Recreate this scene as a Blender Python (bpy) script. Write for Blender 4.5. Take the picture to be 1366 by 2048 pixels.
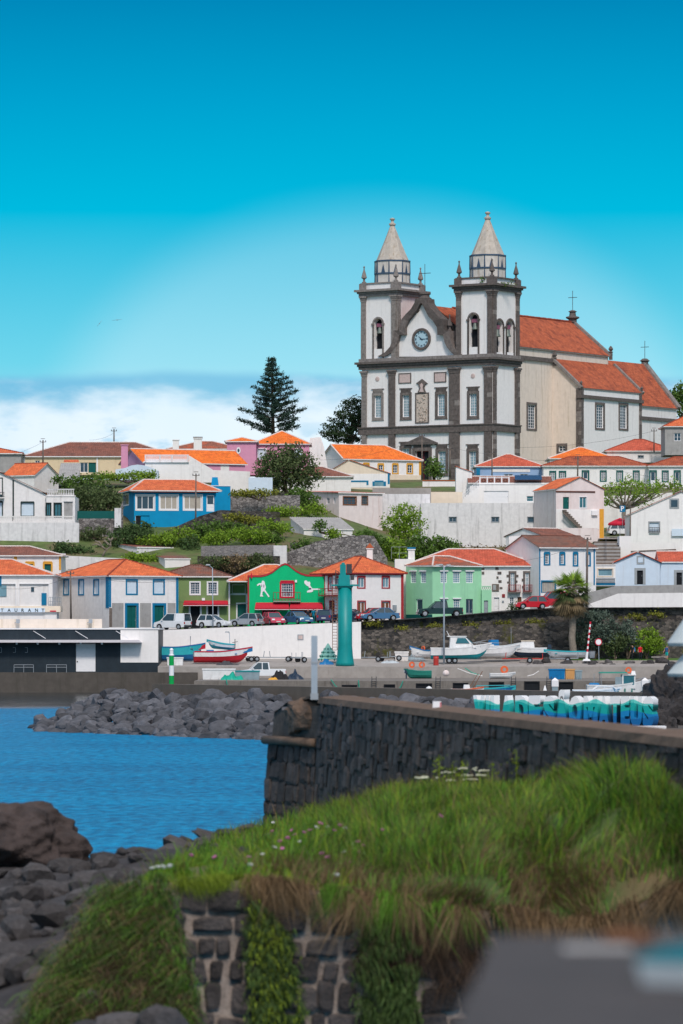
import bpy,bmesh,math,random
import numpy as np
from mathutils import Vector,Matrix,noise as mnoise

random.seed(7)
RNG = np.random.default_rng(7)
scene = bpy.context.scene
for o in list(bpy.data.objects):
 bpy.data.objects.remove(o)
COL = scene.collection
R = math.radians

# ------------------------------------------------------------------ camera
CAMZ = 6.0                 # the eye, metres above the sea
LENS = 150.0
FPX = LENS / 24.0 * 1366.0  # focal length in photograph pixels
HORY = 1274.0              # row of the horizon in the photograph
cam_d = bpy.data.cameras.new('camera')
cam_d.sensor_fit = 'HORIZONTAL'
cam_d.sensor_width = 24.0
cam_d.lens = LENS
cam_d.shift_y = (HORY - 1024.0) / 1366.0
cam_d.clip_start = 0.5
cam_d.clip_end = 20000
cam_d.dof.use_dof = True
cam_d.dof.focus_distance = 430.0
cam_d.dof.aperture_fstop = 3.8
cam = bpy.data.objects.new('camera',cam_d)
cam.location = (0,0,CAMZ)
cam.rotation_euler = (R(90),0,0)
COL.objects.link(cam)
scene.camera = cam

# ------------------------------------------------------------------ light
SUN_ELEV,SUN_AZ = R(46),R(171)      # azimuth from +Y towards +X: behind the camera, to the left
sun_d = bpy.data.lights.new('sun','SUN')
sun_d.energy = 2.0
sun_d.angle = R(9)
sun_d.color = (1.0,0.91,0.83)
sun = bpy.data.objects.new('sun',sun_d)
sd = Vector((math.sin(SUN_AZ) * math.cos(SUN_ELEV),math.cos(SUN_AZ) * math.cos(SUN_ELEV),math.sin(SUN_ELEV)))
sun.rotation_euler = sd.to_track_quat('Z','Y').to_euler()
sun.location = (-60,40,120)
COL.objects.link(sun)

scene.render.engine = 'CYCLES'
scene.cycles.use_denoising = True
scene.cycles.max_bounces = 6
scene.cycles.transparent_max_bounces = 8
scene.view_settings.view_transform = 'Standard'
scene.view_settings.look = 'None'
scene.view_settings.gamma = 1.0
scene.view_settings.exposure = 0.22
scene.view_settings.use_curve_mapping = False

def lin(r,g=None,b=None):
 """sRGB 0-255 (or '#rrggbb') to linear"""
 if isinstance(r,str):
  r,g,b = int(r[1:3],16),int(r[3:5],16),int(r[5:7],16)
 f = lambda c: (c / 255 / 12.92) if c / 255 <= 0.04045 else ((c / 255 + 0.055) / 1.055) ** 2.4
 return (f(r),f(g),f(b))

class NT:
 """small helper to write node trees"""
 def __init__(s,tree):
  s.t = tree
  tree.nodes.clear()

 def n(s,typ,**kw):
  nd = s.t.nodes.new(typ)
  for k,v in kw.items():
   if k.startswith('i_'):
    key = k[2:]
    key = int(key) if key.isdigit() else key.replace('_',' ')
    nd.inputs[key].default_value = v
   else:
    setattr(nd,k,v)
  return nd

 def l(s,a,b):
  s.t.links.new(a,b)

 def math(s,op,a,b=None,clamp=False):
  nd = s.t.nodes.new('ShaderNodeMath')
  nd.operation = op
  nd.use_clamp = clamp
  for i,x in enumerate((a,b)):
   if x is None:
    continue
   if isinstance(x,(int,float)):
    nd.inputs[i].default_value = x
   else:
    s.l(x,nd.inputs[i])
  return nd.outputs[0]

 def mix(s,fac,a,b,blend='MIX'):
  nd = s.t.nodes.new('ShaderNodeMix')
  nd.data_type = 'RGBA'
  nd.blend_type = blend
  for i,x in ((0,fac),(6,a),(7,b)):
   if isinstance(x,(int,float)):
    nd.inputs[i].default_value = x
   elif isinstance(x,tuple):
    nd.inputs[i].default_value = (*x[:3],1)
   else:
    s.l(x,nd.inputs[i])
  return nd.outputs[2]

 def ramp(s,fac,stops,interp='LINEAR'):
  nd = s.t.nodes.new('ShaderNodeValToRGB')
  cr = nd.color_ramp
  cr.interpolation = interp
  while len(cr.elements) < len(stops):
   cr.elements.new(0.5)
  for e,(p,c) in zip(cr.elements,stops):
   e.position = p
   c = (c,c,c) if isinstance(c,(int,float)) else c
   e.color = (*c[:3],1)
  s.l(fac,nd.inputs[0])
  return nd.outputs[0]

 def noise(s,vec,scale,detail=3,rough=0.55,out=0):
  nd = s.n('ShaderNodeTexNoise')
  nd.inputs['Scale'].default_value = scale
  nd.inputs['Detail'].default_value = detail
  nd.inputs['Roughness'].default_value = rough
  if vec is not None:
   s.l(vec,nd.inputs['Vector'])
  return nd.outputs[out]

 def smooth(s,x,a,b):
  nd = s.n('ShaderNodeMapRange',interpolation_type='SMOOTHSTEP')
  nd.inputs[1].default_value = a
  nd.inputs[2].default_value = b
  s.l(x,nd.inputs[0])
  return nd.outputs[0]

 def vscale(s,vec,sc):
  nd = s.n('ShaderNodeMapping')
  nd.inputs['Scale'].default_value = sc
  s.l(vec,nd.inputs['Vector'])
  return nd.outputs[0]

# ------------------------------------------------------------------ sky
world = bpy.data.worlds.new('World')
scene.world = world
world.use_nodes = True
t = NT(world.node_tree)
SKY = 0.1
tc = t.n('ShaderNodeTexCoord')
sep = t.n('ShaderNodeSeparateXYZ')
t.l(tc.outputs['Generated'],sep.inputs[0])
dx,dy,dz = sep.outputs
az = t.math('ARCTAN2',dx,dy)
elv = t.math('MULTIPLY',dz,1.0)
g = t.math('DIVIDE',elv,0.16,clamp=True)
S = lambda *c: tuple(x / SKY for x in lin(*c))
# clear air: pale at the horizon, deep blue higher up
air = t.ramp(g,[(0.0,lin(176,214,232)),(0.26,lin(160,207,228)),(0.40,lin(104,200,222)),(0.62,lin(0,174,209)),
  (0.78,lin(0,151,194)),(1.0,lin(0,112,163))])
# a pale dome of brightening painted into the sky round the town
ex = t.math('DIVIDE',t.math('SUBTRACT',az,0.009),0.082)
ey = t.math('DIVIDE',t.math('SUBTRACT',elv,0.0438),0.0606)
er = t.math('SQRT',t.math('ADD',t.math('MULTIPLY',ex,ex),t.math('MULTIPLY',ey,ey)))
pale_dome = t.math('SUBTRACT',1.0,t.smooth(er,0.78,1.05))
up = t.smooth(elv,0.03,0.105)
pale_dome = t.math('MULTIPLY',pale_dome,t.math('SUBTRACT',0.46,t.math('MULTIPLY',up,0.30)))
air = t.mix(pale_dome,air,lin(198,230,240))
# cloud bank low over the hill
cv = t.n('ShaderNodeCombineXYZ')
t.l(t.math('MULTIPLY',az,40.0),cv.inputs[0])
t.l(t.math('MULTIPLY',elv,95.0),cv.inputs[1])
n1 = t.noise(cv.outputs[0],1.0,5,0.55)
n2 = t.noise(t.vscale(cv.outputs[0],(0.55,0.2,1)),1.3,3,0.5)
topn = t.math('ADD',elv,t.math('MULTIPLY',t.math('SUBTRACT',n2,0.5),0.006))
bank = t.math('SUBTRACT',1.0,t.smooth(topn,0.0595,0.0625))
rim = t.smooth(t.math('ADD',topn,t.math('MULTIPLY',t.math('SUBTRACT',n1,0.5),0.022)),0.0500,0.060)
ccol = t.mix(rim,lin(226,236,245),lin(112,180,214))
low = t.math('MULTIPLY',t.smooth(n1,0.47,0.58),t.math('SUBTRACT',1.0,t.smooth(elv,0.042,0.054)))
ccol = t.mix(t.math('MULTIPLY',low,0.85),ccol,lin(122,184,218))
bank = t.math('MULTIPLY',bank,t.math('ADD',0.55,t.math('MULTIPLY',n2,0.6),clamp=True))
near = t.mix(bank,air,ccol)
# overhead: the physical sky with broken bright cloud, as the soft light implies
nish = t.n('ShaderNodeTexSky',sky_type='NISHITA')
nish.sun_disc = False
nish.sun_elevation = SUN_ELEV
nish.sun_rotation = SUN_AZ
nish.altitude = 10
nsk = t.mix(1.0,nish.outputs[0],(SKY,SKY,SKY),'MULTIPLY')
ncl = t.noise(t.vscale(tc.outputs['Generated'],(1,1,1.6)),3.0,6,0.6)
hi = t.mix(t.math('MULTIPLY',t.smooth(ncl,0.42,0.62),0.85),nsk,(1.05,1.08,1.15))
fin = t.mix(t.smooth(elv,0.17,0.42),near,hi)
fin = t.mix(1.0,fin,(1 / SKY,) * 3,'MULTIPLY')
bg = t.n('ShaderNodeBackground')
bg.inputs['Strength'].default_value = SKY
t.l(fin,bg.inputs[0])
wo = t.n('ShaderNodeOutputWorld')
t.l(bg.outputs[0],wo.inputs[0])

# ------------------------------------------------------------------ mapping of photograph rays to places
def P(px,py,Y):
 return Vector(((px - 683.0) * Y / FPX,Y,CAMZ - (py - HORY) * Y / FPX))

def XY(px,Y):
 return Vector(((px - 683.0) * Y / FPX,Y))

def ZY(py,Y):
 return CAMZ - (py - HORY) * Y / FPX

# ------------------------------------------------------------------ mesh building
class Fr:
 """a local frame: origin, x, y, z axes"""
 def __init__(s,o=(0,0,0),x=(1,0,0),y=(0,1,0),z=(0,0,1)):
  s.o,s.x,s.y,s.z = Vector(o),Vector(x),Vector(y),Vector(z)

 def p(s,a,b,c):
  return s.o + s.x * a + s.y * b + s.z * c

def yawfr(o,yaw):
 c,q = math.cos(yaw),math.sin(yaw)
 return Fr(o,(c,q,0),(-q,c,0),(0,0,1))

W0 = Fr()

class MB:
 def __init__(s):
  s.v,s.f,s.uv,s.mi = [],[],{},[]
  s.cur = 0

 def add(s,pts):
  i = len(s.v)
  s.v.extend(tuple(p) for p in pts)
  return i

 def face(s,idx):
  s.f.append(tuple(idx))
  s.mi.append(s.cur)

 def poly(s,pts):
  i = s.add(pts)
  s.face(range(i,i + len(pts)))

 def box(s,fr,x0,x1,y0,y1,z0,z1):
  i = s.add([fr.p(x,y,z) for z in (z0,z1) for x,y in ((x0,y0),(x1,y0),(x1,y1),(x0,y1))])
  for a in ((3,2,1,0),(4,5,6,7),(0,1,5,4),(1,2,6,5),(2,3,7,6),(3,0,4,7)):
   s.face([i + k for k in a])

 def frust(s,fr,b,z0,tp,z1):
  """box with different bottom and top rectangles b, tp = (x0,x1,y0,y1)"""
  i = s.add([fr.p(x,y,z) for (r,z) in ((b,z0),(tp,z1)) for x,y in ((r[0],r[2]),(r[1],r[2]),(r[1],r[3]),(r[0],r[3]))])
  for a in ((3,2,1,0),(4,5,6,7),(0,1,5,4),(1,2,6,5),(2,3,7,6),(3,0,4,7)):
   s.face([i + k for k in a])

 def prism(s,fr,pts,y0,y1):
  """outline pts (x,z) extruded along the frame's y"""
  n = len(pts)
  i = s.add([fr.p(x,y0,z) for x,z in pts] + [fr.p(x,y1,z) for x,z in pts])
  s.face([i + k for k in range(n)])
  s.face([i + n + k for k in reversed(range(n))])
  for k in range(n):
   m = (k + 1) % n
   s.face((i + m,i + k,i + n + k,i + n + m))

 def prismz(s,fr,pts,z0,z1):
  n = len(pts)
  i = s.add([fr.p(x,y,z0) for x,y in pts] + [fr.p(x,y,z1) for x,y in pts])
  s.face([i + k for k in reversed(range(n))])
  s.face([i + n + k for k in range(n)])
  for k in range(n):
   m = (k + 1) % n
   s.face((i + k,i + m,i + n + m,i + n + k))

 def tube(s,pts,r,n=6,cap=True):
  pts = [Vector(p) for p in pts]
  if isinstance(r,(int,float)):
   r = [r] * len(pts)
  rings = []
  for k,p in enumerate(pts):
   d = (pts[min(k + 1,len(pts) - 1)] - pts[max(k - 1,0)])
   d = d.normalized() if d.length > 1e-9 else Vector((0,0,1))
   up = Vector((0,0,1)) if abs(d.z) < 0.95 else Vector((0,1,0))
   a = d.cross(up).normalized()
   b = a.cross(d)
   rings.append(s.add([p + (a * math.cos(q * 2 * math.pi / n) + b * math.sin(q * 2 * math.pi / n)) * r[k] for q in range(n)]))
  for k in range(len(rings) - 1):
   for q in range(n):
    m = (q + 1) % n
    s.face((rings[k] + q,rings[k] + m,rings[k + 1] + m,rings[k + 1] + q))
  if cap:
   s.face([rings[0] + q for q in reversed(range(n))])
   s.face([rings[-1] + q for q in range(n)])

 def lathe(s,fr,prof,n=8,rot=0.0,cap=True):
  rings = []
  for r,z in prof:
   rings.append(s.add([fr.p(r * math.cos(rot + q * 2 * math.pi / n),r * math.sin(rot + q * 2 * math.pi / n),z) for q in range(n)]))
  for k in range(len(rings) - 1):
   for q in range(n):
    m = (q + 1) % n
    s.face((rings[k] + q,rings[k] + m,rings[k + 1] + m,rings[k + 1] + q))
  if cap:
   s.face([rings[0] + q for q in reversed(range(n))])
   s.face([rings[-1] + q for q in range(n)])

 def bar(s,a,b,w,h=None):
  a,b = Vector(a),Vector(b)
  h = h or w
  d = (b - a).normalized()
  up = Vector((0,0,1)) if abs(d.z) < 0.95 else Vector((0,1,0))
  x = d.cross(up).normalized()
  z = x.cross(d)
  fr = Fr(a,x,d,z)
  s.box(fr,-w / 2,w / 2,0,(b - a).length,-h / 2,h / 2)

 def build(s,name,m,parent=None,smooth=False,loc=None):
  me = bpy.data.meshes.new(name)
  off = Vector((0,0,0))
  if parent is not None:
   q = parent
   while q is not None:
    off += q.location
    q = q.parent
  if loc is not None:
   off += Vector(loc)
  v = [(p[0] - off.x,p[1] - off.y,p[2] - off.z) for p in s.v]
  me.from_pydata(v,[],s.f)
  for mm in (m if isinstance(m,(list,tuple)) else [m]):
   me.materials.append(M[mm] if isinstance(mm,str) else mm)
  if any(s.mi):
   me.polygons.foreach_set('material_index',s.mi)
  if s.uv:
   ul = me.uv_layers.new(name='UVMap')
   for lp in me.loops:
    ul.data[lp.index].uv = s.uv.get(lp.vertex_index,(0,0))
  if smooth:
   me.polygons.foreach_set('use_smooth',[True] * len(me.polygons))
  me.update()
  o = bpy.data.objects.new(name,me)
  COL.objects.link(o)
  if loc is not None:
   o.location = loc
  if parent is not None:
   o.parent = parent
  return o

def fast_mesh(name,V,Fc,mats,parent=None,smooth=False,mi=None,attr=None):
 """V (n,3), Fc (m,k) numpy arrays"""
 me = bpy.data.meshes.new(name)
 V = np.asarray(V,dtype=np.float32)
 Fc = np.asarray(Fc,dtype=np.int32)
 if parent is not None:
  off,q = Vector((0,0,0)),parent
  while q is not None:
   off += q.location
   q = q.parent
  V = V - np.array(off,dtype=np.float32)
 me.vertices.add(len(V))
 me.vertices.foreach_set('co',V.ravel())
 k = Fc.shape[1]
 me.loops.add(Fc.size)
 me.loops.foreach_set('vertex_index',Fc.ravel())
 me.polygons.add(len(Fc))
 me.polygons.foreach_set('loop_start',np.arange(0,Fc.size,k,dtype=np.int32))
 me.polygons.foreach_set('loop_total',np.full(len(Fc),k,dtype=np.int32))
 for m in (mats if isinstance(mats,(list,tuple)) else [mats]):
  me.materials.append(M[m] if isinstance(m,str) else m)
 if mi is not None:
  me.polygons.foreach_set('material_index',np.asarray(mi,dtype=np.int32))
 if smooth:
  me.polygons.foreach_set('use_smooth',np.ones(len(Fc),dtype=bool))
 me.update(calc_edges=True)
 me.validate()
 o = bpy.data.objects.new(name,me)
 COL.objects.link(o)
 if parent is not None:
  o.parent = parent
 return o

def tag(o,label=None,cat=None,group=None,kind=None):
 if label:
  o['label'] = label
 if cat:
  o['category'] = cat
 if group:
  o['group'] = group
 if kind:
  o['kind'] = kind
 return o

def empty(name,loc,label=None,cat=None,group=None):
 o = bpy.data.objects.new(name,None)
 o.empty_display_size = 0.3
 o.location = loc
 COL.objects.link(o)
 return tag(o,label,cat,group)

def part(name,m,parent,fn,smooth=False):
 mb = MB()
 fn(mb)
 return mb.build(name,m,parent,smooth)

def copy_tree(o,parent=None):
 c = o.copy()
 COL.objects.link(c)
 c.parent = parent
 for ch in list(o.children):
  copy_tree(ch,c)
 return c

# ------------------------------------------------------------------ materials
M = {}

def mat(name,col,rough=0.8,var=0.12,scale=3.0,stain=0.0,stain_col=(0.12,0.11,0.10),bump=0.0,bscale=30.0,island=0.0,
  spec=0.3,streak=False,metal=0.0,trans=0.0,alt=None,alt_scale=0.6,alt_lo=0.45,alt_hi=0.6,uvrow=0.0,blotch=0.0,orand=0.0):
 m = bpy.data.materials.new(name)
 m.use_nodes = True
 t = NT(m.node_tree)
 tc = t.n('ShaderNodeTexCoord')
 vec = tc.outputs['Object']
 c = None
 base = col
 n = t.noise(vec,scale,4,0.6)
 dark = tuple(x * (1 - var) for x in base)
 lite = tuple(min(1,x * (1 + var)) for x in base)
 c = t.ramp(n,[(0.3,dark),(0.7,lite)])
 if alt is not None:
  na = t.noise(vec,alt_scale,4,0.6)
  c = t.mix(t.smooth(na,alt_lo,alt_hi),c,alt)
 if blotch:
  nb = t.noise(vec,scale * 0.25,3,0.5)
  c = t.mix(t.math('MULTIPLY',t.smooth(nb,0.5,0.7),blotch),c,tuple(x * 0.45 for x in base))
 if island:
  gi = t.n('ShaderNodeNewGeometry')
  rv = gi.outputs['Random Per Island']
  k = t.ramp(rv,[(0.0,1 - island),(1.0,1 + island * 0.6)])
  c = t.mix(1.0,c,k,'MULTIPLY')
 if orand:
  oi = t.n('ShaderNodeObjectInfo')
  c = t.mix(1.0,c,t.ramp(oi.outputs['Random'],[(0,1 - orand),(1,1 + orand)]),'MULTIPLY')
 if stain:
  sv = t.vscale(vec,(1.6,1.6,0.14 if streak else 0.8))
  ns = t.noise(sv,1.1,5,0.68)
  c = t.mix(t.math('MULTIPLY',t.smooth(ns,0.50,0.72),stain),c,stain_col)
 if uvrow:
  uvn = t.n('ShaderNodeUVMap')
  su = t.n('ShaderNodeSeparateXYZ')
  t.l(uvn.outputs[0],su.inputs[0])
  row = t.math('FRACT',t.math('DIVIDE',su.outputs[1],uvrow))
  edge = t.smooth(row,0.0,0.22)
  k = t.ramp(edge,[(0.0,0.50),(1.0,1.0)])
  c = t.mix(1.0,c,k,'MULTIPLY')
  # every tile fired a little differently
  wn = t.n('ShaderNodeTexWhiteNoise',noise_dimensions='2D')
  fl = t.n('ShaderNodeCombineXYZ')
  t.l(t.math('FLOOR',t.math('DIVIDE',su.outputs[0],0.30)),fl.inputs[0])
  t.l(t.math('FLOOR',t.math('DIVIDE',su.outputs[1],uvrow)),fl.inputs[1])
  t.l(fl.outputs[0],wn.inputs['Vector'])
  k2 = t.ramp(wn.outputs[0],[(0.0,0.82),(1.0,1.12)])
  c = t.mix(1.0,c,k2,'MULTIPLY')
 b = t.n('ShaderNodeBsdfPrincipled')
 t.l(c,b.inputs['Base Color'])
 b.inputs['Roughness'].default_value = rough
 b.inputs['Metallic'].default_value = metal
 b.inputs['Specular IOR Level'].default_value = spec
 if bump:
  bn = t.noise(vec,bscale,4,0.65)
  bp = t.n('ShaderNodeBump')
  bp.inputs['Strength'].default_value = bump
  bp.inputs['Distance'].default_value = 0.05
  t.l(bn,bp.inputs['Height'])
  t.l(bp.outputs[0],b.inputs['Normal'])
 o = t.n('ShaderNodeOutputMaterial')
 if trans:
  tr = t.n('ShaderNodeBsdfTranslucent')
  t.l(c,tr.inputs[0])
  mx = t.n('ShaderNodeMixShader')
  mx.inputs[0].default_value = trans
  t.l(b.outputs[0],mx.inputs[1])
  t.l(tr.outputs[0],mx.inputs[2])
  t.l(mx.outputs[0],o.inputs[0])
 else:
  t.l(b.outputs[0],o.inputs[0])
 M[name] = m
 return m

def stone_mat(name,c1,c2,joint,scale=1.2,stretch=(1,1,1.5),green=None,bump=0.7,jw=0.06,gl=0.55,gh=0.68):
 """rubble masonry too far off to pick the stones apart"""
 m = bpy.data.materials.new(name)
 m.use_nodes = True
 t = NT(m.node_tree)
 tc = t.n('ShaderNodeTexCoord')
 v = t.vscale(tc.outputs['Object'],stretch)
 wob = t.noise(v,scale * 1.5,2,0.5,out=1)
 v2 = t.n('ShaderNodeVectorMath',operation='ADD')
 sc = t.n('ShaderNodeVectorMath',operation='SCALE')
 sc.inputs['Scale'].default_value = 0.35 / scale
 t.l(wob,sc.inputs[0])
 t.l(v,v2.inputs[0])
 t.l(sc.outputs[0],v2.inputs[1])
 vo = t.n('ShaderNodeTexVoronoi',feature='DISTANCE_TO_EDGE')
 vo.inputs['Scale'].default_value = scale
 t.l(v2.outputs[0],vo.inputs['Vector'])
 vc = t.n('ShaderNodeTexVoronoi',feature='F1')
 vc.inputs['Scale'].default_value = scale
 t.l(v2.outputs[0],vc.inputs['Vector'])
 sp = t.n('ShaderNodeSeparateColor')
 t.l(vc.outputs['Color'],sp.inputs[0])
 nz = t.noise(v,scale * 6,4,0.6)
 c = t.mix(sp.outputs[0],c1,c2)
 c = t.mix(1.0,c,t.ramp(nz,[(0.25,0.6),(0.75,1.35)]),'MULTIPLY')
 e = t.smooth(vo.outputs['Distance'],0.0,jw)
 c = t.mix(e,joint,c)
 if green:
  ng = t.noise(tc.outputs['Object'],0.5,5,0.65)
  c = t.mix(t.smooth(ng,gl,gh),c,green)
 b = t.n('ShaderNodeBsdfPrincipled')
 b.inputs['Roughness'].default_value = 0.9
 b.inputs['Specular IOR Level'].default_value = 0.2
 t.l(c,b.inputs['Base Color'])
 bp = t.n('ShaderNodeBump')
 bp.inputs['Strength'].default_value = bump
 bp.inputs['Distance'].default_value = 0.12
 t.l(t.math('ADD',t.math('MULTIPLY',e,0.8),t.math('MULTIPLY',nz,0.4)),bp.inputs['Height'])
 t.l(bp.outputs[0],b.inputs['Normal'])
 o = t.n('ShaderNodeOutputMaterial')
 t.l(b.outputs[0],o.inputs[0])
 M[name] = m

GREY = (0.30,0.29,0.27)
DIRT = (0.20,0.17,0.14)
mat('plaster',(0.82,0.79,0.77),0.9,0.06,2.0,stain=0.36,stain_col=(0.42,0.38,0.36),streak=True,bump=0.15,bscale=20)
mat('plaster_fresh',(0.86,0.83,0.81),0.9,0.04,2.0,stain=0.26,stain_col=(0.5,0.47,0.45),streak=True,bump=0.1,bscale=20)
mat('plaster_old',(0.72,0.70,0.70),0.92,0.10,2.2,stain=0.6,stain_col=(0.30,0.29,0.29),streak=True,bump=0.3,bscale=12)
mat('plaster_warm',(0.76,0.66,0.57),0.9,0.06,1.5,stain=0.55,stain_col=(0.45,0.36,0.24),streak=True,bump=0.15,bscale=15)
mat('plaster_pink',(0.78,0.68,0.66),0.9,0.06,1.5,stain=0.6,stain_col=(0.55,0.40,0.36),streak=True,bump=0.15,bscale=15)
mat('plaster_grey',(0.36,0.35,0.34),0.92,0.12,1.5,stain=0.5,stain_col=(0.2,0.19,0.18),bump=0.3,bscale=12)
mat('plaster_blueish',(0.62,0.72,0.82),0.9,0.04,1.5,stain=0.25,stain_col=(0.5,0.52,0.55),streak=True)
mat('plaster_tan',(0.74,0.60,0.40),0.9,0.05,1.5,stain=0.3,stain_col=(0.45,0.34,0.22),streak=True)
mat('plaster_cream',(0.78,0.66,0.52),0.9,0.05,1.5,stain=0.3,stain_col=(0.5,0.42,0.34),streak=True)
mat('pink_wall',(0.68,0.30,0.44),0.9,0.05,1.5,stain=0.25,stain_col=(0.5,0.28,0.36),streak=True)
mat('lilac_wall',(0.62,0.36,0.56),0.9,0.05,1.5,stain=0.2,stain_col=(0.5,0.34,0.46),streak=True)
mat('blue_wall',(0.0,0.27,0.52),0.85,0.06,1.2,stain=0.25,stain_col=(0.0,0.14,0.36),streak=True)
mat('mint_wall',(0.34,0.68,0.42),0.9,0.05,1.2,stain=0.3,stain_col=(0.22,0.44,0.30),streak=True)
mat('olive_wall',(0.19,0.28,0.11),0.9,0.05,1.2,stain=0.2,stain_col=(0.11,0.17,0.07),streak=True)
mat('green_wall',(0.0,0.50,0.19),0.85,0.04,1.2,stain=0.25,stain_col=(0.01,0.31,0.12),streak=True)
mat('greyblue_wall',(0.30,0.44,0.66),0.9,0.05,1.2,stain=0.3,stain_col=(0.35,0.42,0.52),streak=True)
mat('black_wall',(0.012,0.022,0.032),0.55,0.2,1.5,stain=0.3,stain_col=(0.03,0.045,0.055),streak=True,spec=0.4)
for nm,cc,al in (('tile_orange',(0.68,0.17,0.065),(0.55,0.115,0.05)),('tile_vivid',(0.84,0.20,0.035),(0.72,0.15,0.03)),
  ('tile_red',(0.58,0.125,0.07),(0.45,0.09,0.05)),('tile_church',(0.44,0.115,0.055),(0.24,0.065,0.04)),
  ('tile_brown',(0.26,0.105,0.075),(0.16,0.08,0.065)),('tile_old',(0.20,0.11,0.085),(0.30,0.10,0.06)),
  ('tile_mixed',(0.30,0.115,0.075),(0.62,0.12,0.045))):
 mat(nm,cc,0.85,0.10,4.0,alt=al,alt_scale=0.7,alt_lo=0.42,alt_hi=0.75,uvrow=0.42,stain=0.13,stain_col=(0.13,0.09,0.075),spec=0.2)
mat('mortar',(0.70,0.62,0.58),0.9,0.15,3.0,stain=0.3,stain_col=(0.4,0.33,0.3))
mat('basalt',(0.135,0.114,0.105),0.85,0.35,2.5,stain=0.35,stain_col=(0.16,0.12,0.10),bump=0.4,bscale=10,island=0.45)
mat('basalt_light',(0.25,0.222,0.205),0.85,0.25,2.5,stain=0.5,stain_col=(0.09,0.08,0.075),bump=0.4,bscale=10,island=0.3)
mat('spire_stone',(0.48,0.43,0.37),0.85,0.15,1.6,stain=0.75,stain_col=(0.26,0.18,0.10),streak=True,bump=0.2)
mat('drum_plaster',(0.62,0.58,0.53),0.9,0.10,1.5,stain=0.75,stain_col=(0.30,0.22,0.15),streak=True)
mat('slate_line',(0.05,0.09,0.15),0.7,0.1)
mat('glass',(0.025,0.06,0.09),0.12,0.25,0.8,spec=0.6)
mat('glass_pale',(0.16,0.30,0.36),0.15,0.25,0.8,spec=0.6)
mat('glass_teal',(0.03,0.16,0.20),0.12,0.25,0.8,spec=0.6)
mat('blind',(0.62,0.72,0.80),0.6,0.04)
mat('curtain',(0.45,0.40,0.34),0.8,0.1)
mat('interior_shade',(0.012,0.014,0.018),0.9,0.2)  # near-black tone painted where rooms and openings lie in shade
mat('white_paint',(0.84,0.83,0.84),0.6,0.03)
mat('blue_trim',(0.0,0.175,0.34),0.7,0.05)
mat('dark_green',(0.0,0.10,0.09),0.6,0.1)
mat('black_trim',(0.012,0.03,0.03),0.6,0.1)
mat('yellow_trim',(0.72,0.36,0.045),0.8,0.1)
mat('red_trim',(0.40,0.03,0.04),0.7,0.1)
mat('red_brown',(0.28,0.03,0.035),0.7,0.1)
mat('crimson',(0.55,0.012,0.04),0.7,0.1)
mat('awning_red',(0.52,0.02,0.04),0.8,0.08)
mat('grey_trim',(0.34,0.36,0.37),0.8,0.1)
mat('wood',(0.20,0.085,0.045),0.8,0.2,4)
mat('wood_grey',(0.16,0.13,0.11),0.85,0.25,4)
mat('concrete_mid',(0.20,0.178,0.158),0.9,0.2,1.2,stain=0.7,stain_col=(0.07,0.062,0.05),streak=True,bump=0.25,bscale=8)
mat('concrete',(0.095,0.083,0.072),0.9,0.15,1.2,stain=0.6,stain_col=(0.06,0.055,0.045),streak=True,bump=0.25,bscale=8)
mat('concrete_light',(0.34,0.31,0.285),0.9,0.12,1.2,stain=0.4,stain_col=(0.22,0.2,0.18),bump=0.2,bscale=8)
mat('concrete_brown',(0.14,0.115,0.094),0.9,0.12,0.8,stain=0.6,stain_col=(0.11,0.10,0.08),streak=True,bump=0.2,bscale=8)
mat('asphalt',(0.055,0.055,0.058),0.9,0.2,2.0,bump=0.2)
mat('metal_grey',(0.30,0.33,0.36),0.5,0.1,spec=0.5)
mat('metal_pole',(0.34,0.40,0.46),0.45,0.1,2.0,stain=0.3,stain_col=(0.25,0.27,0.3),spec=0.5)
mat('metal_dark',(0.05,0.05,0.055),0.5,0.15,spec=0.5)
mat('rust',(0.20,0.08,0.04),0.85,0.3)
mat('rubber',(0.018,0.018,0.02),0.8,0.2)
mat('soil',(0.095,0.135,0.04),0.95,0.35,0.8,alt=(0.14,0.12,0.06),alt_scale=0.15,bump=0.5,bscale=3)
mat('turf',(0.055,0.105,0.022),0.95,0.4,1.5,alt=(0.15,0.11,0.05),alt_scale=0.4,bump=0.5,bscale=6)
mat('lawn',(0.075,0.16,0.03),0.95,0.3,2.0,bump=0.3)
for nm,cc,tr in (('leaf_dark',(0.08,0.14,0.045),.3),('leaf_mid',(0.125,0.22,0.042),.35),('leaf_olive',(0.12,0.165,0.062),.35),
  ('leaf_bright',(0.25,0.39,0.04),.4),('leaf_yellow',(0.26,0.27,0.04),.3),('leaf_pine',(0.030,0.065,0.045),.12),
  ('leaf_blue',(0.12,0.165,0.125),.25),('leaf_dry',(0.27,0.20,0.11),.25),('leaf_cypress',(0.035,0.068,0.026),.15)):
 mat(nm,cc,0.75,0.2,1.0,island=0.55,trans=tr,spec=0.25)
mat('bark',(0.10,0.075,0.055),0.9,0.3,4,bump=0.5)
mat('bark_pale',(0.24,0.20,0.16),0.9,0.25,4,bump=0.5)
stone_mat('harbour_stone',(0.034,0.034,0.035),(0.18,0.155,0.135),(0.09,0.08,0.066),2.3,(1,1,1.5),green=(0.085,0.085,0.02),gl=0.56,gh=0.70)
stone_mat('rubble_grey',(0.13,0.12,0.12),(0.36,0.33,0.32),(0.06,0.055,0.05),2.4,(1,1,1.5),green=(0.13,0.12,0.05),gl=0.62,gh=0.75)
stone_mat('rubble_dark',(0.035,0.034,0.034),(0.13,0.115,0.105),(0.02,0.018,0.016),2.2,(1,1,1.5),green=(0.06,0.065,0.02),gl=0.55,gh=0.7)
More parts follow.
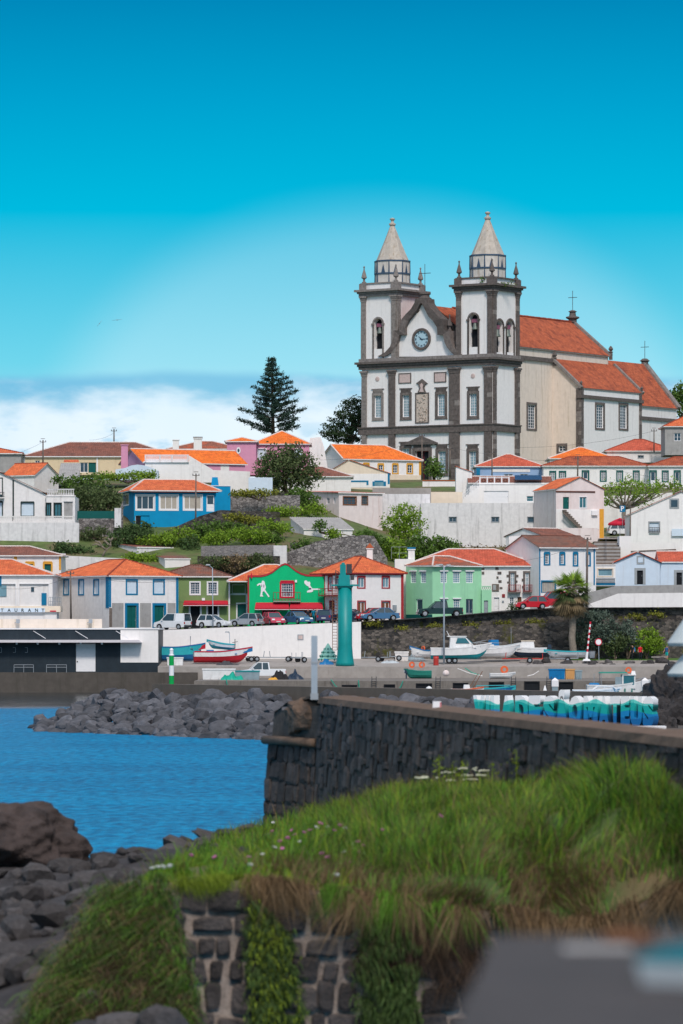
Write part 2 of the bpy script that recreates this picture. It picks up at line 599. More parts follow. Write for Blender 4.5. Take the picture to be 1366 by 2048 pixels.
stone_mat('block_wall',(0.20,0.19,0.19),(0.30,0.28,0.27),(0.12,0.11,0.10),2.6,(1,1,2.2),bump=0.4)
# ================================================================== the setting
def water_mat():
 m = bpy.data.materials.new('sea_water')
 m.use_nodes = True
 t = NT(m.node_tree)
 tc = t.n('ShaderNodeTexCoord')
 b = t.n('ShaderNodeBsdfPrincipled')
 b.inputs['Base Color'].default_value = (0.0,0.15,0.36,1)
 b.inputs['Roughness'].default_value = 0.22
 b.inputs['IOR'].default_value = 1.33
 b.inputs['Specular IOR Level'].default_value = 0.10
 v = t.vscale(tc.outputs['Object'],(2.6,0.8,1.0))
 n1 = t.noise(v,0.9,5,0.62)
 n2 = t.noise(t.vscale(tc.outputs['Object'],(0.5,1.0,1.0)),0.10,3,0.5)
 col = t.ramp(t.math('ADD',t.math('MULTIPLY',n1,0.82),t.math('MULTIPLY',n2,0.18)),
  [(0.36,(0.0,0.085,0.22)),(0.62,(0.0,0.28,0.53))])
 # sheltered water is darker and smoother, with the dark quayside reflection painted in
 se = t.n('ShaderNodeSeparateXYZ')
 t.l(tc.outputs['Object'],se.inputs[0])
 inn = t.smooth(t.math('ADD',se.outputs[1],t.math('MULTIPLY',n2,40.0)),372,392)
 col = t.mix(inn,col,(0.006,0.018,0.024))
 t.l(col,b.inputs['Base Color'])
 t.l(t.math('ADD',0.04,t.math('MULTIPLY',inn,0.16)),b.inputs['Specular IOR Level'])
 t.l(t.math('SUBTRACT',0.32,t.math('MULTIPLY',inn,0.22)),b.inputs['Roughness'])
 h = t.math('ADD',t.math('MULTIPLY',n1,0.5),t.math('MULTIPLY',n2,1.5))
 bp = t.n('ShaderNodeBump')
 bp.inputs['Distance'].default_value = 0.8
 t.l(t.math('SUBTRACT',0.8,t.math('MULTIPLY',inn,0.68)),bp.inputs['Strength'])
 t.l(h,bp.inputs['Height'])
 t.l(bp.outputs[0],b.inputs['Normal'])
 o = t.n('ShaderNodeOutputMaterial')
 t.l(b.outputs[0],o.inputs[0])
 M['sea_water'] = m

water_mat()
sea = MB()
SEA = 0.0
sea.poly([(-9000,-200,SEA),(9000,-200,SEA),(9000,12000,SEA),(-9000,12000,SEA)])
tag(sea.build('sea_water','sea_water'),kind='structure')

def interp(x,tab):
 return float(np.interp(x,[a for a,b in tab],[b for a,b in tab]))

STREET_TAB = [(-300,1266),(320,1260),(720,1243),(850,1236),(1000,1223),(1100,1215),(1700,1213)]

def street_z(X,Y=479.0):
 px = 683 + X * FPX / Y
 return ZY(interp(px,STREET_TAB),479.0)

# quay: a low landing in front, a ramp of hard standing behind it
qm = MB()
xl,xr = XY(398,445).x,70
qm.box(W0,xl,xr,430,464,-3,1.57)
tag(qm.build('quay_landing','concrete_mid'),kind='structure')
qm = MB()
x0,x1 = XY(318,465).x,XY(1345,465).x
i = qm.add([(x0,462,2.8),(x1,462,2.8),(90,480.2,3.62),(x0,480.2,3.62),(x0,462,-3),(x1,462,-3),(90,480.2,-3),(x0,480.2,-3)])
for f in ((0,1,2,3),(4,5,1,0),(5,6,2,1),(7,4,0,3)):
 qm.face([i + k for k in f])
tag(qm.build('quay','concrete_light'),kind='structure')
qm = MB()
qm.box(W0,-90,XY(395,461).x,461,482,-3,2.17)
tag(qm.build('quay_terrace','concrete'),kind='structure')
# strip of lawn and promenade kerb under the dark wall
qm = MB()
xa,xb = XY(1135,476).x,80
qm.poly([(xa,473,3.36),(xb,473,3.36),(xb,480,3.66),(xa,480,3.66)])
tag(qm.build('lawn','lawn'),kind='structure')
qm = MB()
qm.box(W0,XY(1040,470).x,80,470.2,471.4,2.6,3.42)
tag(qm.build('promenade_kerb','concrete_light'),kind='structure')

# street above the walls
st = MB()
xs = np.linspace(-120,120,49)
for a,b in zip(xs[:-1],xs[1:]):
 za,zb = street_z(a) - 0.05,street_z(b) - 0.05
 st.poly([(a,479.4,za),(b,479.4,zb),(b,506,zb + 0.3),(a,506,za + 0.3)])
tag(st.build('street','asphalt'),kind='structure')

# hillside
PROF_L = [(500,7.6),(506,10.5),(515,14),(530,18),(545,20.2),(560,23),(580,25.5),(610,27.5),(625,29.0),(680,31),(760,32),(900,30),(1300,4),(1500,-6)]
PROF_R = [(500,7.8),(506,9.5),(520,12.5),(545,16.0),(562,18.0),(572,21),(590,24.8),(610,27.3),(625,29.0),(680,31),(760,32),(900,30),(1300,4),(1500,-6)]
PROF_E = [(500,8.6),(506,9.5),(520,14.0),(545,18.2),(562,19.6),(575,20.0),(592,24.0),(610,27.0),(625,29.0),(680,31),(760,32),(900,30),(1300,4),(1500,-6)]

def hill_z(X,Y):
 zl,zr,ze = interp(Y,PROF_L),interp(Y,PROF_R),interp(Y,PROF_E)
 f = min(1,max(0,(X + 4) / 14))
 g2 = min(1,max(0,(X - 27) / 8))
 z = zl * (1 - f) + zr * f
 z = z * (1 - g2) + ze * g2
 return z + 0.5 * mnoise.noise((X * 0.12,Y * 0.12,0.3)) * (1 if Y < 610 else 0.3)

xs = np.concatenate([np.linspace(-900,-100,9)[:-1],np.linspace(-100,100,81),np.linspace(100,900,9)[1:]])
ys = np.concatenate([np.linspace(500,640,71),np.linspace(660,1500,30)])
V = np.array([(x,y,hill_z(x,y)) for y in ys for x in xs])
nx,ny = len(xs),len(ys)
ii = np.arange(nx * ny).reshape(ny,nx)
Fc = np.stack([ii[:-1,:-1],ii[:-1,1:],ii[1:,1:],ii[1:,:-1]],-1).reshape(-1,4)
tag(fast_mesh('hillside',V,Fc,'soil',smooth=True),kind='structure')

# ------------------------------------------------------------------ walls of buildings with real openings
class Face:
 """vertical plane from plan point A to plan point B; u along it, y into the building, z absolute"""
 def __init__(s,A,B):
  s.A,s.B = Vector(A),Vector(B)
  d = s.B - s.A
  s.L = d.length
  s.d = d / s.L
  s.nin = Vector((-s.d.y,s.d.x))
  s.fr = Fr((s.A.x,s.A.y,0),(s.d.x,s.d.y,0),(s.nin.x,s.nin.y,0))

 def hit(s,px,py):
  k = (px - 683.0) / FPX
  u = (k * s.A.y - s.A.x) / (s.d.x - k * s.d.y)
  Y = s.A.y + u * s.d.y
  return u,CAMZ - (py - HORY) * Y / FPX

 def rect(s,x0,y0,x1,y1):
  ua,_ = s.hit(x0,y0)
  ub,_ = s.hit(x1,y0)
  xm = (x0 + x1) / 2
  return min(ua,ub),max(ua,ub),s.hit(xm,y1)[1],s.hit(xm,y0)[1]

def wall_with_holes(mb,fr,u0,u1,z0,z1,holes,reveal=0.2):
 us = sorted({u0,u1,*[min(max(h[k],u0),u1) for h in holes for k in (0,1)]})
 zs = sorted({z0,z1,*[min(max(h[k],z0),z1) for h in holes for k in (2,3)]})
 for a,b in zip(us[:-1],us[1:]):
  run = None
  for c,d in zip(zs[:-1],zs[1:]):
   um,zm = (a + b) / 2,(c + d) / 2
   if b - a < 1e-5 or d - c < 1e-5:
    continue
   if any(h[0] < um < h[1] and h[2] < zm < h[3] for h in holes):
    if run:
     mb.poly([fr.p(a,0,run[0]),fr.p(b,0,run[0]),fr.p(b,0,run[1]),fr.p(a,0,run[1])])
    run = None
   else:
    run = (run[0],d) if run else (c,d)
  if run:
   mb.poly([fr.p(a,0,run[0]),fr.p(b,0,run[0]),fr.p(b,0,run[1]),fr.p(a,0,run[1])])
 for a,b,c,d in holes:
  r = reveal
  mb.poly([fr.p(a,0,c),fr.p(a,r,c),fr.p(a,r,d),fr.p(a,0,d)])
  mb.poly([fr.p(b,r,c),fr.p(b,0,c),fr.p(b,0,d),fr.p(b,r,d)])
  mb.poly([fr.p(a,0,d),fr.p(a,r,d),fr.p(b,r,d),fr.p(b,0,d)])
  mb.poly([fr.p(a,r,c),fr.p(a,0,c),fr.p(b,0,c),fr.p(b,r,c)])

def window(root,fr,h,style,name='window'):
 """an opening filled with pane and sash, a surround in relief; h = (u0,u1,z0,z1)"""
 a,b,c,d = h
 s = dict(trim=None,tw=0.16,tb=None,sash='white_paint',sw=0.05,grid=(2,3),pane='glass',sill=None,proud=0.04,rec=0.14,lintel=None,head=0)
 s.update(style)
 mb = MB()
 w = s['tw']
 tb = w if s['tb'] is None else s['tb']
 e = -s['proud']
 if s['trim']:
  mb.box(fr,a - w,a,e,0.10,c - tb,d + w)
  mb.box(fr,b,b + w,e,0.10,c - tb,d + w)
  mb.box(fr,a,b,e,0.10,d,d + w)
  if tb:
   mb.box(fr,a,b,e,0.10,c - tb,c)
  if s['head']:
   k = s['head']
   mb.box(fr,a - w * .6,b + w * .6,e - .02,0.05,d + w + .002,d + w + k)
  o = mb.build(name,s['trim'],root)
 else:
  f = 0.06
  y0,y1 = s['rec'] - 0.05,s['rec'] + 0.03
  mb.box(fr,a,a + f,y0,y1,c,d)
  mb.box(fr,b - f,b,y0,y1,c,d)
  mb.box(fr,a + f,b - f,y0,y1,d - f,d)
  mb.box(fr,a + f,b - f,y0,y1,c,c + f)
  o = mb.build(name,s['sash'] or 'white_paint',root)
 p = MB()
 y = s['rec'] + 0.005
 p.poly([fr.p(a,y,c),fr.p(b,y,c),fr.p(b,y,d),fr.p(a,y,d)])
 p.build('pane',s['pane'],o)
 if s['sash']:
  q = MB()
  nx_,ny_ = s['grid']
  f = s['sw']
  y0,y1 = s['rec'] - 0.04,s['rec']
  q.box(fr,a,a + f * 1.5,y0,y1,c,d)
  q.box(fr,b - f * 1.5,b,y0,y1,c,d)
  q.box(fr,a + f * 1.5,b - f * 1.5,y0,y1,d - f * 1.5,d)
  q.box(fr,a + f * 1.5,b - f * 1.5,y0,y1,c,c + f * 1.5)
  for k in range(1,nx_):
   x = a + (b - a) * k / nx_
   ww = f * (1.4 if nx_ % 2 == 0 and k == nx_ // 2 else 0.7)
   q.box(fr,x - ww / 2,x + ww / 2,y0 + .005,y1,c + f,d - f)
  for k in range(1,ny_):
   z = c + (d - c) * k / ny_
   q.box(fr,a + f,b - f,y0 + .01,y1,z - f * .35,z + f * .35)
  q.build('sash',s['sash'],o)
 if s['sill']:
  q = MB()
  q.box(fr,a - w - .06,b + w + .06,-0.12,0.06,c - tb - 0.10,c - tb - .002)
  q.build('sill',s['sill'],o)
 if s['lintel']:
  q = MB()
  q.box(fr,a - w - .12,b + w + .12,-0.14,0.06,d + w + s['head'] + .004,d + w + s['head'] + 0.14)
  q.build('lintel',s['lintel'],o)
 return o

def door(root,fr,h,m='dark_green',trim=None,tw=0.14,glass=0.0,gm='glass',split=1,name='door'):
 a,b,c,d = h
 mb = MB()
 y = 0.14
 n = split
 for k in range(n):
  xa,xb = a + (b - a) * k / n,a + (b - a) * (k + 1) / n
  mb.box(fr,xa + .012,xb - .012,y,y + .05,c,d)
  zt = d - (d - c) * glass if glass else d
  for (pa,pb) in ((0.08,0.46),(0.54,0.94)):
   za,zb = c + (zt - c) * pa,c + (zt - c) * pb
   if zb - za > 0.3:
    mb.box(fr,xa + .12 * (xb - xa),xb - .12 * (xb - xa),y - .02,y + .002,za,zb)
 o = mb.build(name,m,root)
 if glass:
  q = MB()
  for k in range(n):
   xa,xb = a + (b - a) * k / n,a + (b - a) * (k + 1) / n
   q.box(fr,xa + .14 * (xb - xa),xb - .14 * (xb - xa),y - .015,y + .01,d - (d - c) * glass,d - 0.12)
  q.build('pane',gm,o)
 q = MB()
 q.box(fr,b - .14,b - .09,y - .07,y,c + .95,c + 1.07)
 q.build('handle','metal_grey',o)
 if trim:
  q = MB()
  q.box(fr,a - tw,a,-.04,.1,c,d + tw)
  q.box(fr,b,b + tw,-.04,.1,c,d + tw)
  q.box(fr,a,b,-.04,.1,d,d + tw)
  q.build('door_frame',trim,o)
 return o

def tiles(mb,e0,e1,t0,t1,per=0.30,amp=0.055):
 """a pitched plane of channel tiles: eave e0-e1, top edge t0-t1 (t0 above e0)"""
 e0,e1,t0,t1 = map(Vector,(e0,e1,t0,t1))
 x = (e1 - e0)
 L = x.length
 x /= L
 s = (t0 - e0) - x * (t0 - e0).dot(x)
 if s.length < 1e-6:
  s = (t1 - e0) - x * (t1 - e0).dot(x)
 h = s.length
 s /= h
 n = x.cross(s)
 if n.z < 0:
  n = -n
 a0,a1 = (t0 - e0).dot(x),(t1 - e0).dot(x)
 a0 = 0.0 if abs(a0) < .02 else a0
 a1 = L if abs(a1 - L) < .02 else a1
 lo,hi = min(0,a0),max(L,a1)
 xs_ = list(np.arange(lo,hi,per / 4)) + [hi]
 for extra in (0,L,a0,a1):
  xs_.append(extra)
 xs_ = sorted(set(round(q,4) for q in xs_))
 prev = None
 for q in xs_:
  v0,v1 = 0.0,h
  if q < 0:
   v0 = h * q / a0 if a0 < 0 else 0
  if q > L and a1 > L:
   v0 = h * (q - L) / (a1 - L)
  if q < a0 and a0 > 0:
   v1 = h * q / a0
  if q > a1:
   v1 = h * (L - q) / (L - a1) if L > a1 else h
  off = amp * abs(math.sin(math.pi * q / per))
  k = mb.add([e0 + x * q + s * v0 + n * off,e0 + x * q + s * v1 + n * off])
  mb.uv[k] = (q,v0)
  mb.uv[k + 1] = (q,v1)
  if prev is not None:
   mb.face((prev,k,k + 1,prev + 1))
  prev = k

def caps(mb,a,b,r=0.11,wob=0.02):
 """a line of ridge tiles bedded in mortar"""
 a,b = Vector(a),Vector(b)
 n = max(2,int((b - a).length / 0.45))
 pts,rr = [],[]
 for k in range(n):
  p,q = a.lerp(b,k / n),a.lerp(b,(k + 1) / n)
  pts += [p + Vector((0,0,.02)),q + Vector((0,0,.02))]
  j = r * random.uniform(.9,1.1)
  rr += [j * 1.12,j * 0.92]
 mb.tube(pts,rr,6)

def roof(root,fr,W,D,ze,kind,rise,over=0.35,m='tile_orange',cap='mortar',off=0.0,th=0.10,ins=None,fascia=None,side_over=None):
 """fr: x along the front, y into the house; front eave at y=0"""
 so = over if side_over is None else side_over
 x0,x1,y0,y1 = -so,W + so,-over,D + over
 p = fr.p
 t_,c_ = MB(),MB()
 under = []
 pitch = None

 def plane(a,b,c,d):
  tiles(t_,a,b,c,d)
  dn = Vector((0,0,-th))
  under.append([Vector(a) + dn,Vector(b) + dn,Vector(d) + dn] + ([Vector(c) + dn] if (Vector(c) - Vector(d)).length > 1e-4 else []))
  under.append([Vector(a) + dn,Vector(b) + dn,Vector(b) + Vector((0,0,.03)),Vector(a) + Vector((0,0,.03))])

 if kind == 'hip':
  if W >= D:
   i_ = ins if ins is not None else (y1 - y0) / 2
   ym = (y0 + y1) / 2
   r0,r1 = p(x0 + i_,ym,ze + rise),p(x1 - i_,ym,ze + rise)
  else:
   i_ = ins if ins is not None else (x1 - x0) / 2
   xm = (x0 + x1) / 2
   r0,r1 = p(xm,y0 + i_,ze + rise),p(xm,y1 - i_,ze + rise)
  A,B,C,E = p(x0,y0,ze),p(x1,y0,ze),p(x1,y1,ze),p(x0,y1,ze)
  if W >= D:
   plane(A,B,r0,r1)
   plane(B,C,r1,r1)
   plane(C,E,r1,r0)
   plane(E,A,r0,r0)
   ed = ((A,r0),(B,r1),(C,r1),(E,r0),(r0,r1))
  else:
   plane(A,B,r0,r0)
   plane(B,C,r0,r1)
   plane(C,E,r1,r1)
   plane(E,A,r1,r0)
   ed = ((A,r0),(B,r0),(C,r1),(E,r1),(r0,r1))
  for a,b in ed:
   if (b - a).length > 0.3:
    caps(c_,a,b)
 elif kind == 'gx':
  ym = (y0 + y1) / 2 + off
  r0,r1 = p(x0,ym,ze + rise),p(x1,ym,ze + rise)
  plane(p(x0,y0,ze),p(x1,y0,ze),r0,r1)
  plane(p(x1,y1,ze),p(x0,y1,ze),r1,r0)
  caps(c_,r0,r1)
 elif kind == 'gh':           # gable on the left, hip on the right
  ym = (y0 + y1) / 2
  i_ = ins if ins is not None else (y1 - y0) / 2
  r0,r1 = p(x0,ym,ze + rise),p(x1 - i_,ym,ze + rise)
  plane(p(x0,y0,ze),p(x1,y0,ze),r0,r1)
  plane(p(x1,y0,ze),p(x1,y1,ze),r1,r1)
  plane(p(x1,y1,ze),p(x0,y1,ze),r1,r0)
  for a,b in ((r0,r1),(p(x1,y0,ze),r1),(p(x1,y1,ze),r1),(p(x0,y0,ze),r0)):
   caps(c_,a,b)
 elif kind == 'gy':
  xm = (x0 + x1) / 2 + off
  r0,r1 = p(xm,y0,ze + rise),p(xm,y1,ze + rise)
  plane(p(x1,y0,ze),p(x1,y1,ze),r0,r1)
  plane(p(x0,y1,ze),p(x0,y0,ze),r1,r0)
  caps(c_,r0,r1)
 elif kind == 'shed':
  plane(p(x0,y0,ze),p(x1,y0,ze),p(x0,y1,ze + rise),p(x1,y1,ze + rise))
 elif kind == 'shedx':        # rises towards +x
  plane(p(x0,y1,ze),p(x0,y0,ze),p(x1,y1,ze + rise),p(x1,y0,ze + rise))
 elif kind == 'shedr':        # rises towards -x
  plane(p(x1,y0,ze),p(x1,y1,ze),p(x0,y0,ze + rise),p(x0,y1,ze + rise))
 o = t_.build('roof',m,root)
 u = MB()
 for q in under:
  u.poly(q)
 u.build('soffit',fascia or 'plaster',o)
 if c_.v:
  c_.build('ridge_cap',cap,o)
 return o

def house(name,label,A,B,D,yb,ye,wall='plaster',rf=None,wins=(),doors=(),group=None,gable=None,cat='house',chimneys=(),base=None,
  zb=None,parapet=None):
 """A,B = (column, distance) of the front's two ends; D depth; yb, ye rows of ground and eave at A; gable in L,R,F adds wall up to a gable"""
 f = Face(XY(*A),XY(*B))
 zb_ = ZY(yb,A[1]) if zb is None else zb
 ze = ZY(ye,A[1])
 root = empty(name,(f.A.x,f.A.y,zb_),label,cat,group)
 fr = f.fr
 fL = Face(f.A + f.nin * D,f.A)
 fR = Face(f.B,f.B + f.nin * D)
 faces = {'F': f,'L': fL,'R': fR}
 holes = {'F': [],'L': [],'R': []}
 todo = []
 for w in wins:
  fc = w[5] if len(w) > 5 else 'F'
  h = faces[fc].rect(*w[:4])
  holes[fc].append(h)
  todo.append((faces[fc],h,w[4]))
 dtodo = []
 for w in doors:
  fc = w[5] if len(w) > 5 else 'F'
  h = faces[fc].rect(*w[:4])
  holes[fc].append(h)
  dtodo.append((faces[fc],h,w[4]))
 mb = MB()
 zt = ze
 for k,fc in faces.items():
  wall_with_holes(mb,fc.fr,0,fc.L,zb_,zt,holes[k])
 mb.poly([fr.p(f.L,D,zb_),fr.p(0,D,zb_),fr.p(0,D,zt),fr.p(f.L,D,zt)])
 r = dict(kind='hip',rise=1.6)
 r.update(rf or {})
 if r['kind'] == 'flat':
  mb.poly([fr.p(0,0,zt - .02),fr.p(f.L,0,zt - .02),fr.p(f.L,D,zt - .02),fr.p(0,D,zt - .02)])
  if parapet:
   mb.box(fr,-.08,f.L + .08,-.08,.2,zt,zt + .12)
 if r['kind'] in ('gx','gh'):
  ym = D / 2 + r.get('off',0)
  ov = r.get('over',.35)
  hh = r['rise'] * (ym) / (ym + ov) if ym > 0 else r['rise']
  z1 = zt + r['rise'] - 0.06
  for x in ((0,f.L) if r['kind'] == 'gx' else (0,)):
   mb.poly([fr.p(x,0,zt),fr.p(x,D,zt),fr.p(x,ym,z1)])
 if r['kind'] == 'gy':
  xm = f.L / 2 + r.get('off',0)
  for y in (0,D):
   mb.poly([fr.p(0,y,zt),fr.p(f.L,y,zt),fr.p(xm,y,zt + r['rise'] - .06)])
 if r['kind'] == 'shed':
  for x in (0,f.L):
   mb.poly([fr.p(x,0,zt),fr.p(x,D,zt),fr.p(x,D,zt + r['rise'] - .08)])
  mb.poly([fr.p(0,D,zt),fr.p(f.L,D,zt),fr.p(f.L,D,zt + r['rise'] - .08),fr.p(0,D,zt + r['rise'] - .08)])
 if r['kind'] in ('shedx','shedr'):
  xa = f.L if r['kind'] == 'shedx' else 0
  xo = f.L - xa
  for y in (0,D):
   mb.poly([fr.p(xo,y,zt),fr.p(xa,y,zt),fr.p(xa,y,zt + r['rise'] - .08)])
  mb.poly([fr.p(xa,0,zt),fr.p(xa,D,zt),fr.p(xa,D,zt + r['rise'] - .08),fr.p(xa,0,zt + r['rise'] - .08)])
 mb.build('wall',wall,root)
 if base:
  q = MB()
  q.box(fr,-.02,f.L + .02,-.04,.05,zb_,zb_ + base[1])
  q.build('plinth',base[0],root)
 for fc,h,stl in todo:
  window(root,fc.fr,h,stl if isinstance(stl,dict) else WS[stl])
 for fc,h,stl in dtodo:
  door(root,fc.fr,h,**(stl if isinstance(stl,dict) else DS[stl]))
 if r['kind'] != 'flat':
  r2 = dict(r)
  ro = roof(root,fr,f.L,D,ze,r2.pop('kind'),r2.pop('rise'),**r2)
 for c in chimneys:
  chimney(root,*c)
 return root,f,zb_,ze

def chimney(root,x0,x1,ytop,ybot,Y,m='plaster_fresh',capm=None,d=0.9):
 mb = MB()
 a,b = XY(x0,Y),XY(x1,Y)
 fr = Fr((a.x,Y,0))
 w = b.x - a.x
 zt,z0 = ZY(ytop,Y),ZY(ybot,Y)
 mb.frust(fr,(0,w,0,d),z0 - 1.5,(0.04,w - .04,.04,d - .04),zt - .12)
 mb.box(fr,-.06,w + .06,-.06,d + .06,zt - .12,zt)
 o = mb.build('chimney',m,root)
 q = MB()
 if capm == 'tile':
  q.frust(fr,(-.1,w + .1,-.1,d + .1),zt + .002,(w / 2 - .05,w / 2 + .05,d / 2 - .05,d / 2 + .05),zt + .55)
  q.build('chimney_cap','tile_orange',o)
 elif capm:
  q.box(fr,-.07,w + .07,-.07,d + .07,zt + .002,zt + .2)
  q.build('chimney_cap',capm,o)
 return o

WS = {
 'blue': dict(trim='blue_trim',tw=.17,pane='blind',sash=None),
 'bluegrid': dict(trim='blue_trim',tw=.17,pane='glass',grid=(3,4),head=.10),
 'plain': dict(trim=None,pane='glass',grid=(2,2)),
 'grid': dict(trim=None,pane='glass',grid=(2,4)),
 'white': dict(trim='white_paint',tw=.14,pane='glass',grid=(4,5),sw=.04),
 'red': dict(trim='red_trim',tw=.13,pane='glass_pale',grid=(2,1),head=.10),
 'redgrid': dict(trim='crimson',tw=.2,pane='glass',grid=(5,5),head=.16),
 'green': dict(trim='dark_green',tw=.18,pane='glass',grid=(4,5),sw=.05),
 'yellow': dict(trim='yellow_trim',tw=.2,pane='dark_green',sash=None,head=.12),
 'yellow2': dict(trim='yellow_trim',tw=.18,pane='glass',grid=(2,3),head=.10),
 'black': dict(trim='black_trim',tw=.12,pane='blind',sash=None,head=.08),
 'blackg': dict(trim='black_trim',tw=.12,pane='glass_teal',grid=(2,1),sash='black_trim'),
 'grey': dict(trim='grey_trim',tw=.16,pane='blind',sash=None),
 'greyd': dict(trim='grey_trim',tw=.16,pane='interior_shade',sash=None),
 'mint': dict(trim=None,pane='glass_pale',grid=(3,5),sw=.05,lintel='white_paint',tw=0),
 'wood': dict(trim='wood',tw=.12,pane='glass',grid=(3,3),sash='wood'),
 'slot': dict(trim='grey_trim',tw=.06,pane='glass',grid=(2,1),sash='metal_grey'),
 'tri': dict(trim='white_paint',tw=.1,pane='glass',grid=(3,1),sw=.12),
 'tric': dict(trim='white_paint',tw=.1,pane='curtain',grid=(3,1),sw=.12),
}
DS = {
 'green': dict(m='dark_green'),
 'greenb': dict(m='dark_green',trim='blue_trim',tw=.28,split=2),
 'greenw': dict(m='dark_green',trim='white_paint',tw=.16),
 'whitew': dict(m='white_paint',trim='white_paint',tw=.12),
 'whiteglass': dict(m='white_paint',glass=.55),
 'redw': dict(m='white_paint',trim='red_trim',tw=.12,glass=.5,gm='wood',split=2),
 'dark': dict(m='interior_shade'),
 'darkw': dict(m='interior_shade',trim='white_paint',tw=.2),
 'darkg': dict(m='interior_shade',trim='grey_trim',tw=.3),
 'grey': dict(m='metal_grey',split=3),
 'greenw2': dict(m='white_paint',trim='dark_green',tw=.2,glass=.6),
}
# ================================================================== the church
CA = R(34)
CC = XY(985,680)                       # plan position of the near corner
CF = Vector((-math.cos(CA),math.sin(CA)))    # along the front, to the left
CS = Vector((math.sin(CA),math.cos(CA)))     # along the flank, to the back
CZ0 = 29.0
WF = 25.0

def cpt(u,w):
 return CC + CF * u + CS * w

def church():
 root = empty('church',(CC.x,CC.y,CZ0),'white church with two bell towers, dark stone trim and a clock gable on the hill','church')
 # frames: front face runs left end -> near corner ; U(u) converts church u to front-face coordinate
 f = Face(cpt(WF,0),cpt(0,0))
 side = Face(cpt(0,0),cpt(0,8))
 U = lambda u: WF - u
 F_ = lambda px,py: f.hit(px,py)
 zc = F_(985,714)[1]          # top of main cornice
 zc0 = F_(985,731)[1]         # its underside
 zm1 = F_(985,849)[1]         # string course
 zm0 = F_(985,862)[1]
 zt0 = F_(985,580)[1]         # belfry cornice underside
 zt1 = F_(985,558)[1]         # its top
 TW,TD = 6.7,7.8
 # --- body walls of the front, ground to cornice
 st = {'big': dict(trim='basalt',tw=.42,pane='glass_pale',grid=(4,8),sw=.07,sill='basalt',lintel='basalt',head=.55,proud=.12,rec=.3),
  'bigl': dict(trim='basalt_light',tw=.42,pane='glass_pale',grid=(4,8),sw=.07,sill='basalt_light',lintel='basalt_light',head=.55,proud=.12,rec=.3),
  'door': dict(trim='basalt',tw=.55,pane='interior_shade',grid=(2,2),sash='red_brown',proud=.15,rec=.5,head=.3,lintel='basalt')}
 wins = [(749,791,763,835,'bigl'),(805,790,819,834,'big'),(875,788,890,832,'big'),(939,787,954,832,'big'),
   (804,897,819,944,'big'),(876,902,892,946,'big'),(938,902,953,945,'big'),(831,902,858,965,'door')]
 holes = [(f.rect(*w[:4]),w[4]) for w in wins]
 mb = MB()
 wall_with_holes(mb,f.fr,0,WF,CZ0 - 3,zc,[h for h,_ in holes],0.5)
 fr = f.fr
 # flank of the near tower, back and far flank
 mb.poly([fr.p(WF,0,CZ0 - 3),fr.p(WF,TD,CZ0 - 3),fr.p(WF,TD,zc),fr.p(WF,0,zc)])
 mb.poly([fr.p(0,TD,CZ0 - 3),fr.p(0,0,CZ0 - 3),fr.p(0,0,zc),fr.p(0,TD,zc)])
 mb.poly([fr.p(WF,TD,CZ0 - 3),fr.p(0,TD,CZ0 - 3),fr.p(0,TD,zc),fr.p(WF,TD,zc)])
 mb.build('front_wall','plaster_fresh',root)
 for h,s in holes:
  window(root,f.fr,h,st[s],'window' if s != 'door' else 'portal')
 # pediment over the portal
 a,z = F_(812,890)
 b,_ = F_(876,890)
 m_,zp = F_(844,872)
 part('portal_pediment','basalt',root,lambda q: (q.prism(fr,[(a,z),(b,z),(b,z + .25),(m_,zp),(a,z + .25)],-.5,-.02),
  q.prism(fr,[(a + .9,z + .3),(b - .9,z + .3),(m_,zp - .6)],-.52,-.48)))
 # --- pilasters in courses
 def pil(u0,u1,z0,z1,proud,light=False,capital=True,fr_=None,name='pilaster'):
  fr_ = fr_ or fr
  o = part(name,'basalt_light' if light else 'basalt',root,lambda q: q.box(fr_,u0 + .03,u1 - .03,-proud + .03,.05,z0,z1))
  hgt,k = 0.78,0
  zz = z0
  w = u1 - u0
  mbs = None
  while zz < z1 - .2:
   zt_ = min(zz + hgt * random.uniform(.85,1.15),z1)
   spl = [u0,u1] if k % 2 or w < .9 else [u0,u0 + w * random.uniform(.4,.6),u1]
   for aa,bb in zip(spl[:-1],spl[1:]):
    q = MB()
    e = random.uniform(0,.03)
    q.box(fr_,aa + .012,bb - .012,-proud - e,.02,zz + .012,zt_ - .012)
    q.build('stone_block','basalt_light' if light or random.random() < .12 else 'basalt',o)
   zz = zt_
   k += 1
  if capital:
   q = MB()
   for j,(e,za,zb2) in enumerate(((.06,0,.35),(.13,.35,.62),(.24,.62,.9))):
    q.box(fr_,u0 - e,u1 + e,-proud - e,.05,z1 + za + .002 * j,z1 + zb2)
   q.build('capital','basalt_light' if light else 'basalt',o)
  return o
 for i,(xa,xb) in enumerate(((725,734),(779,791),(900,920),(970,987))):
  ua,ub = F_(xa,800)[0],F_(xb,800)[0]
  ua,ub = max(ua,-.06),min(ub,WF + .0)
  pil(ua,ub,zm1,zc0 - .95,.35,light=(i == 0))
  pil(ua,ub,CZ0 - 2.5,zm0,.35,light=(i == 0),capital=False)
 sfr = side.fr
 for xa,xb in ((985.5,990),(1029,1038)):
  ua,ub = side.hit(xa,800)[0],side.hit(xb,800)[0]
  pil(max(ua,-.36),min(ub,TD),zm1,zc0 - .95,.35,fr_=sfr)
  pil(max(ua,-.36),min(ub,TD),CZ0 - 2.5,zm0,.35,capital=False,fr_=sfr)

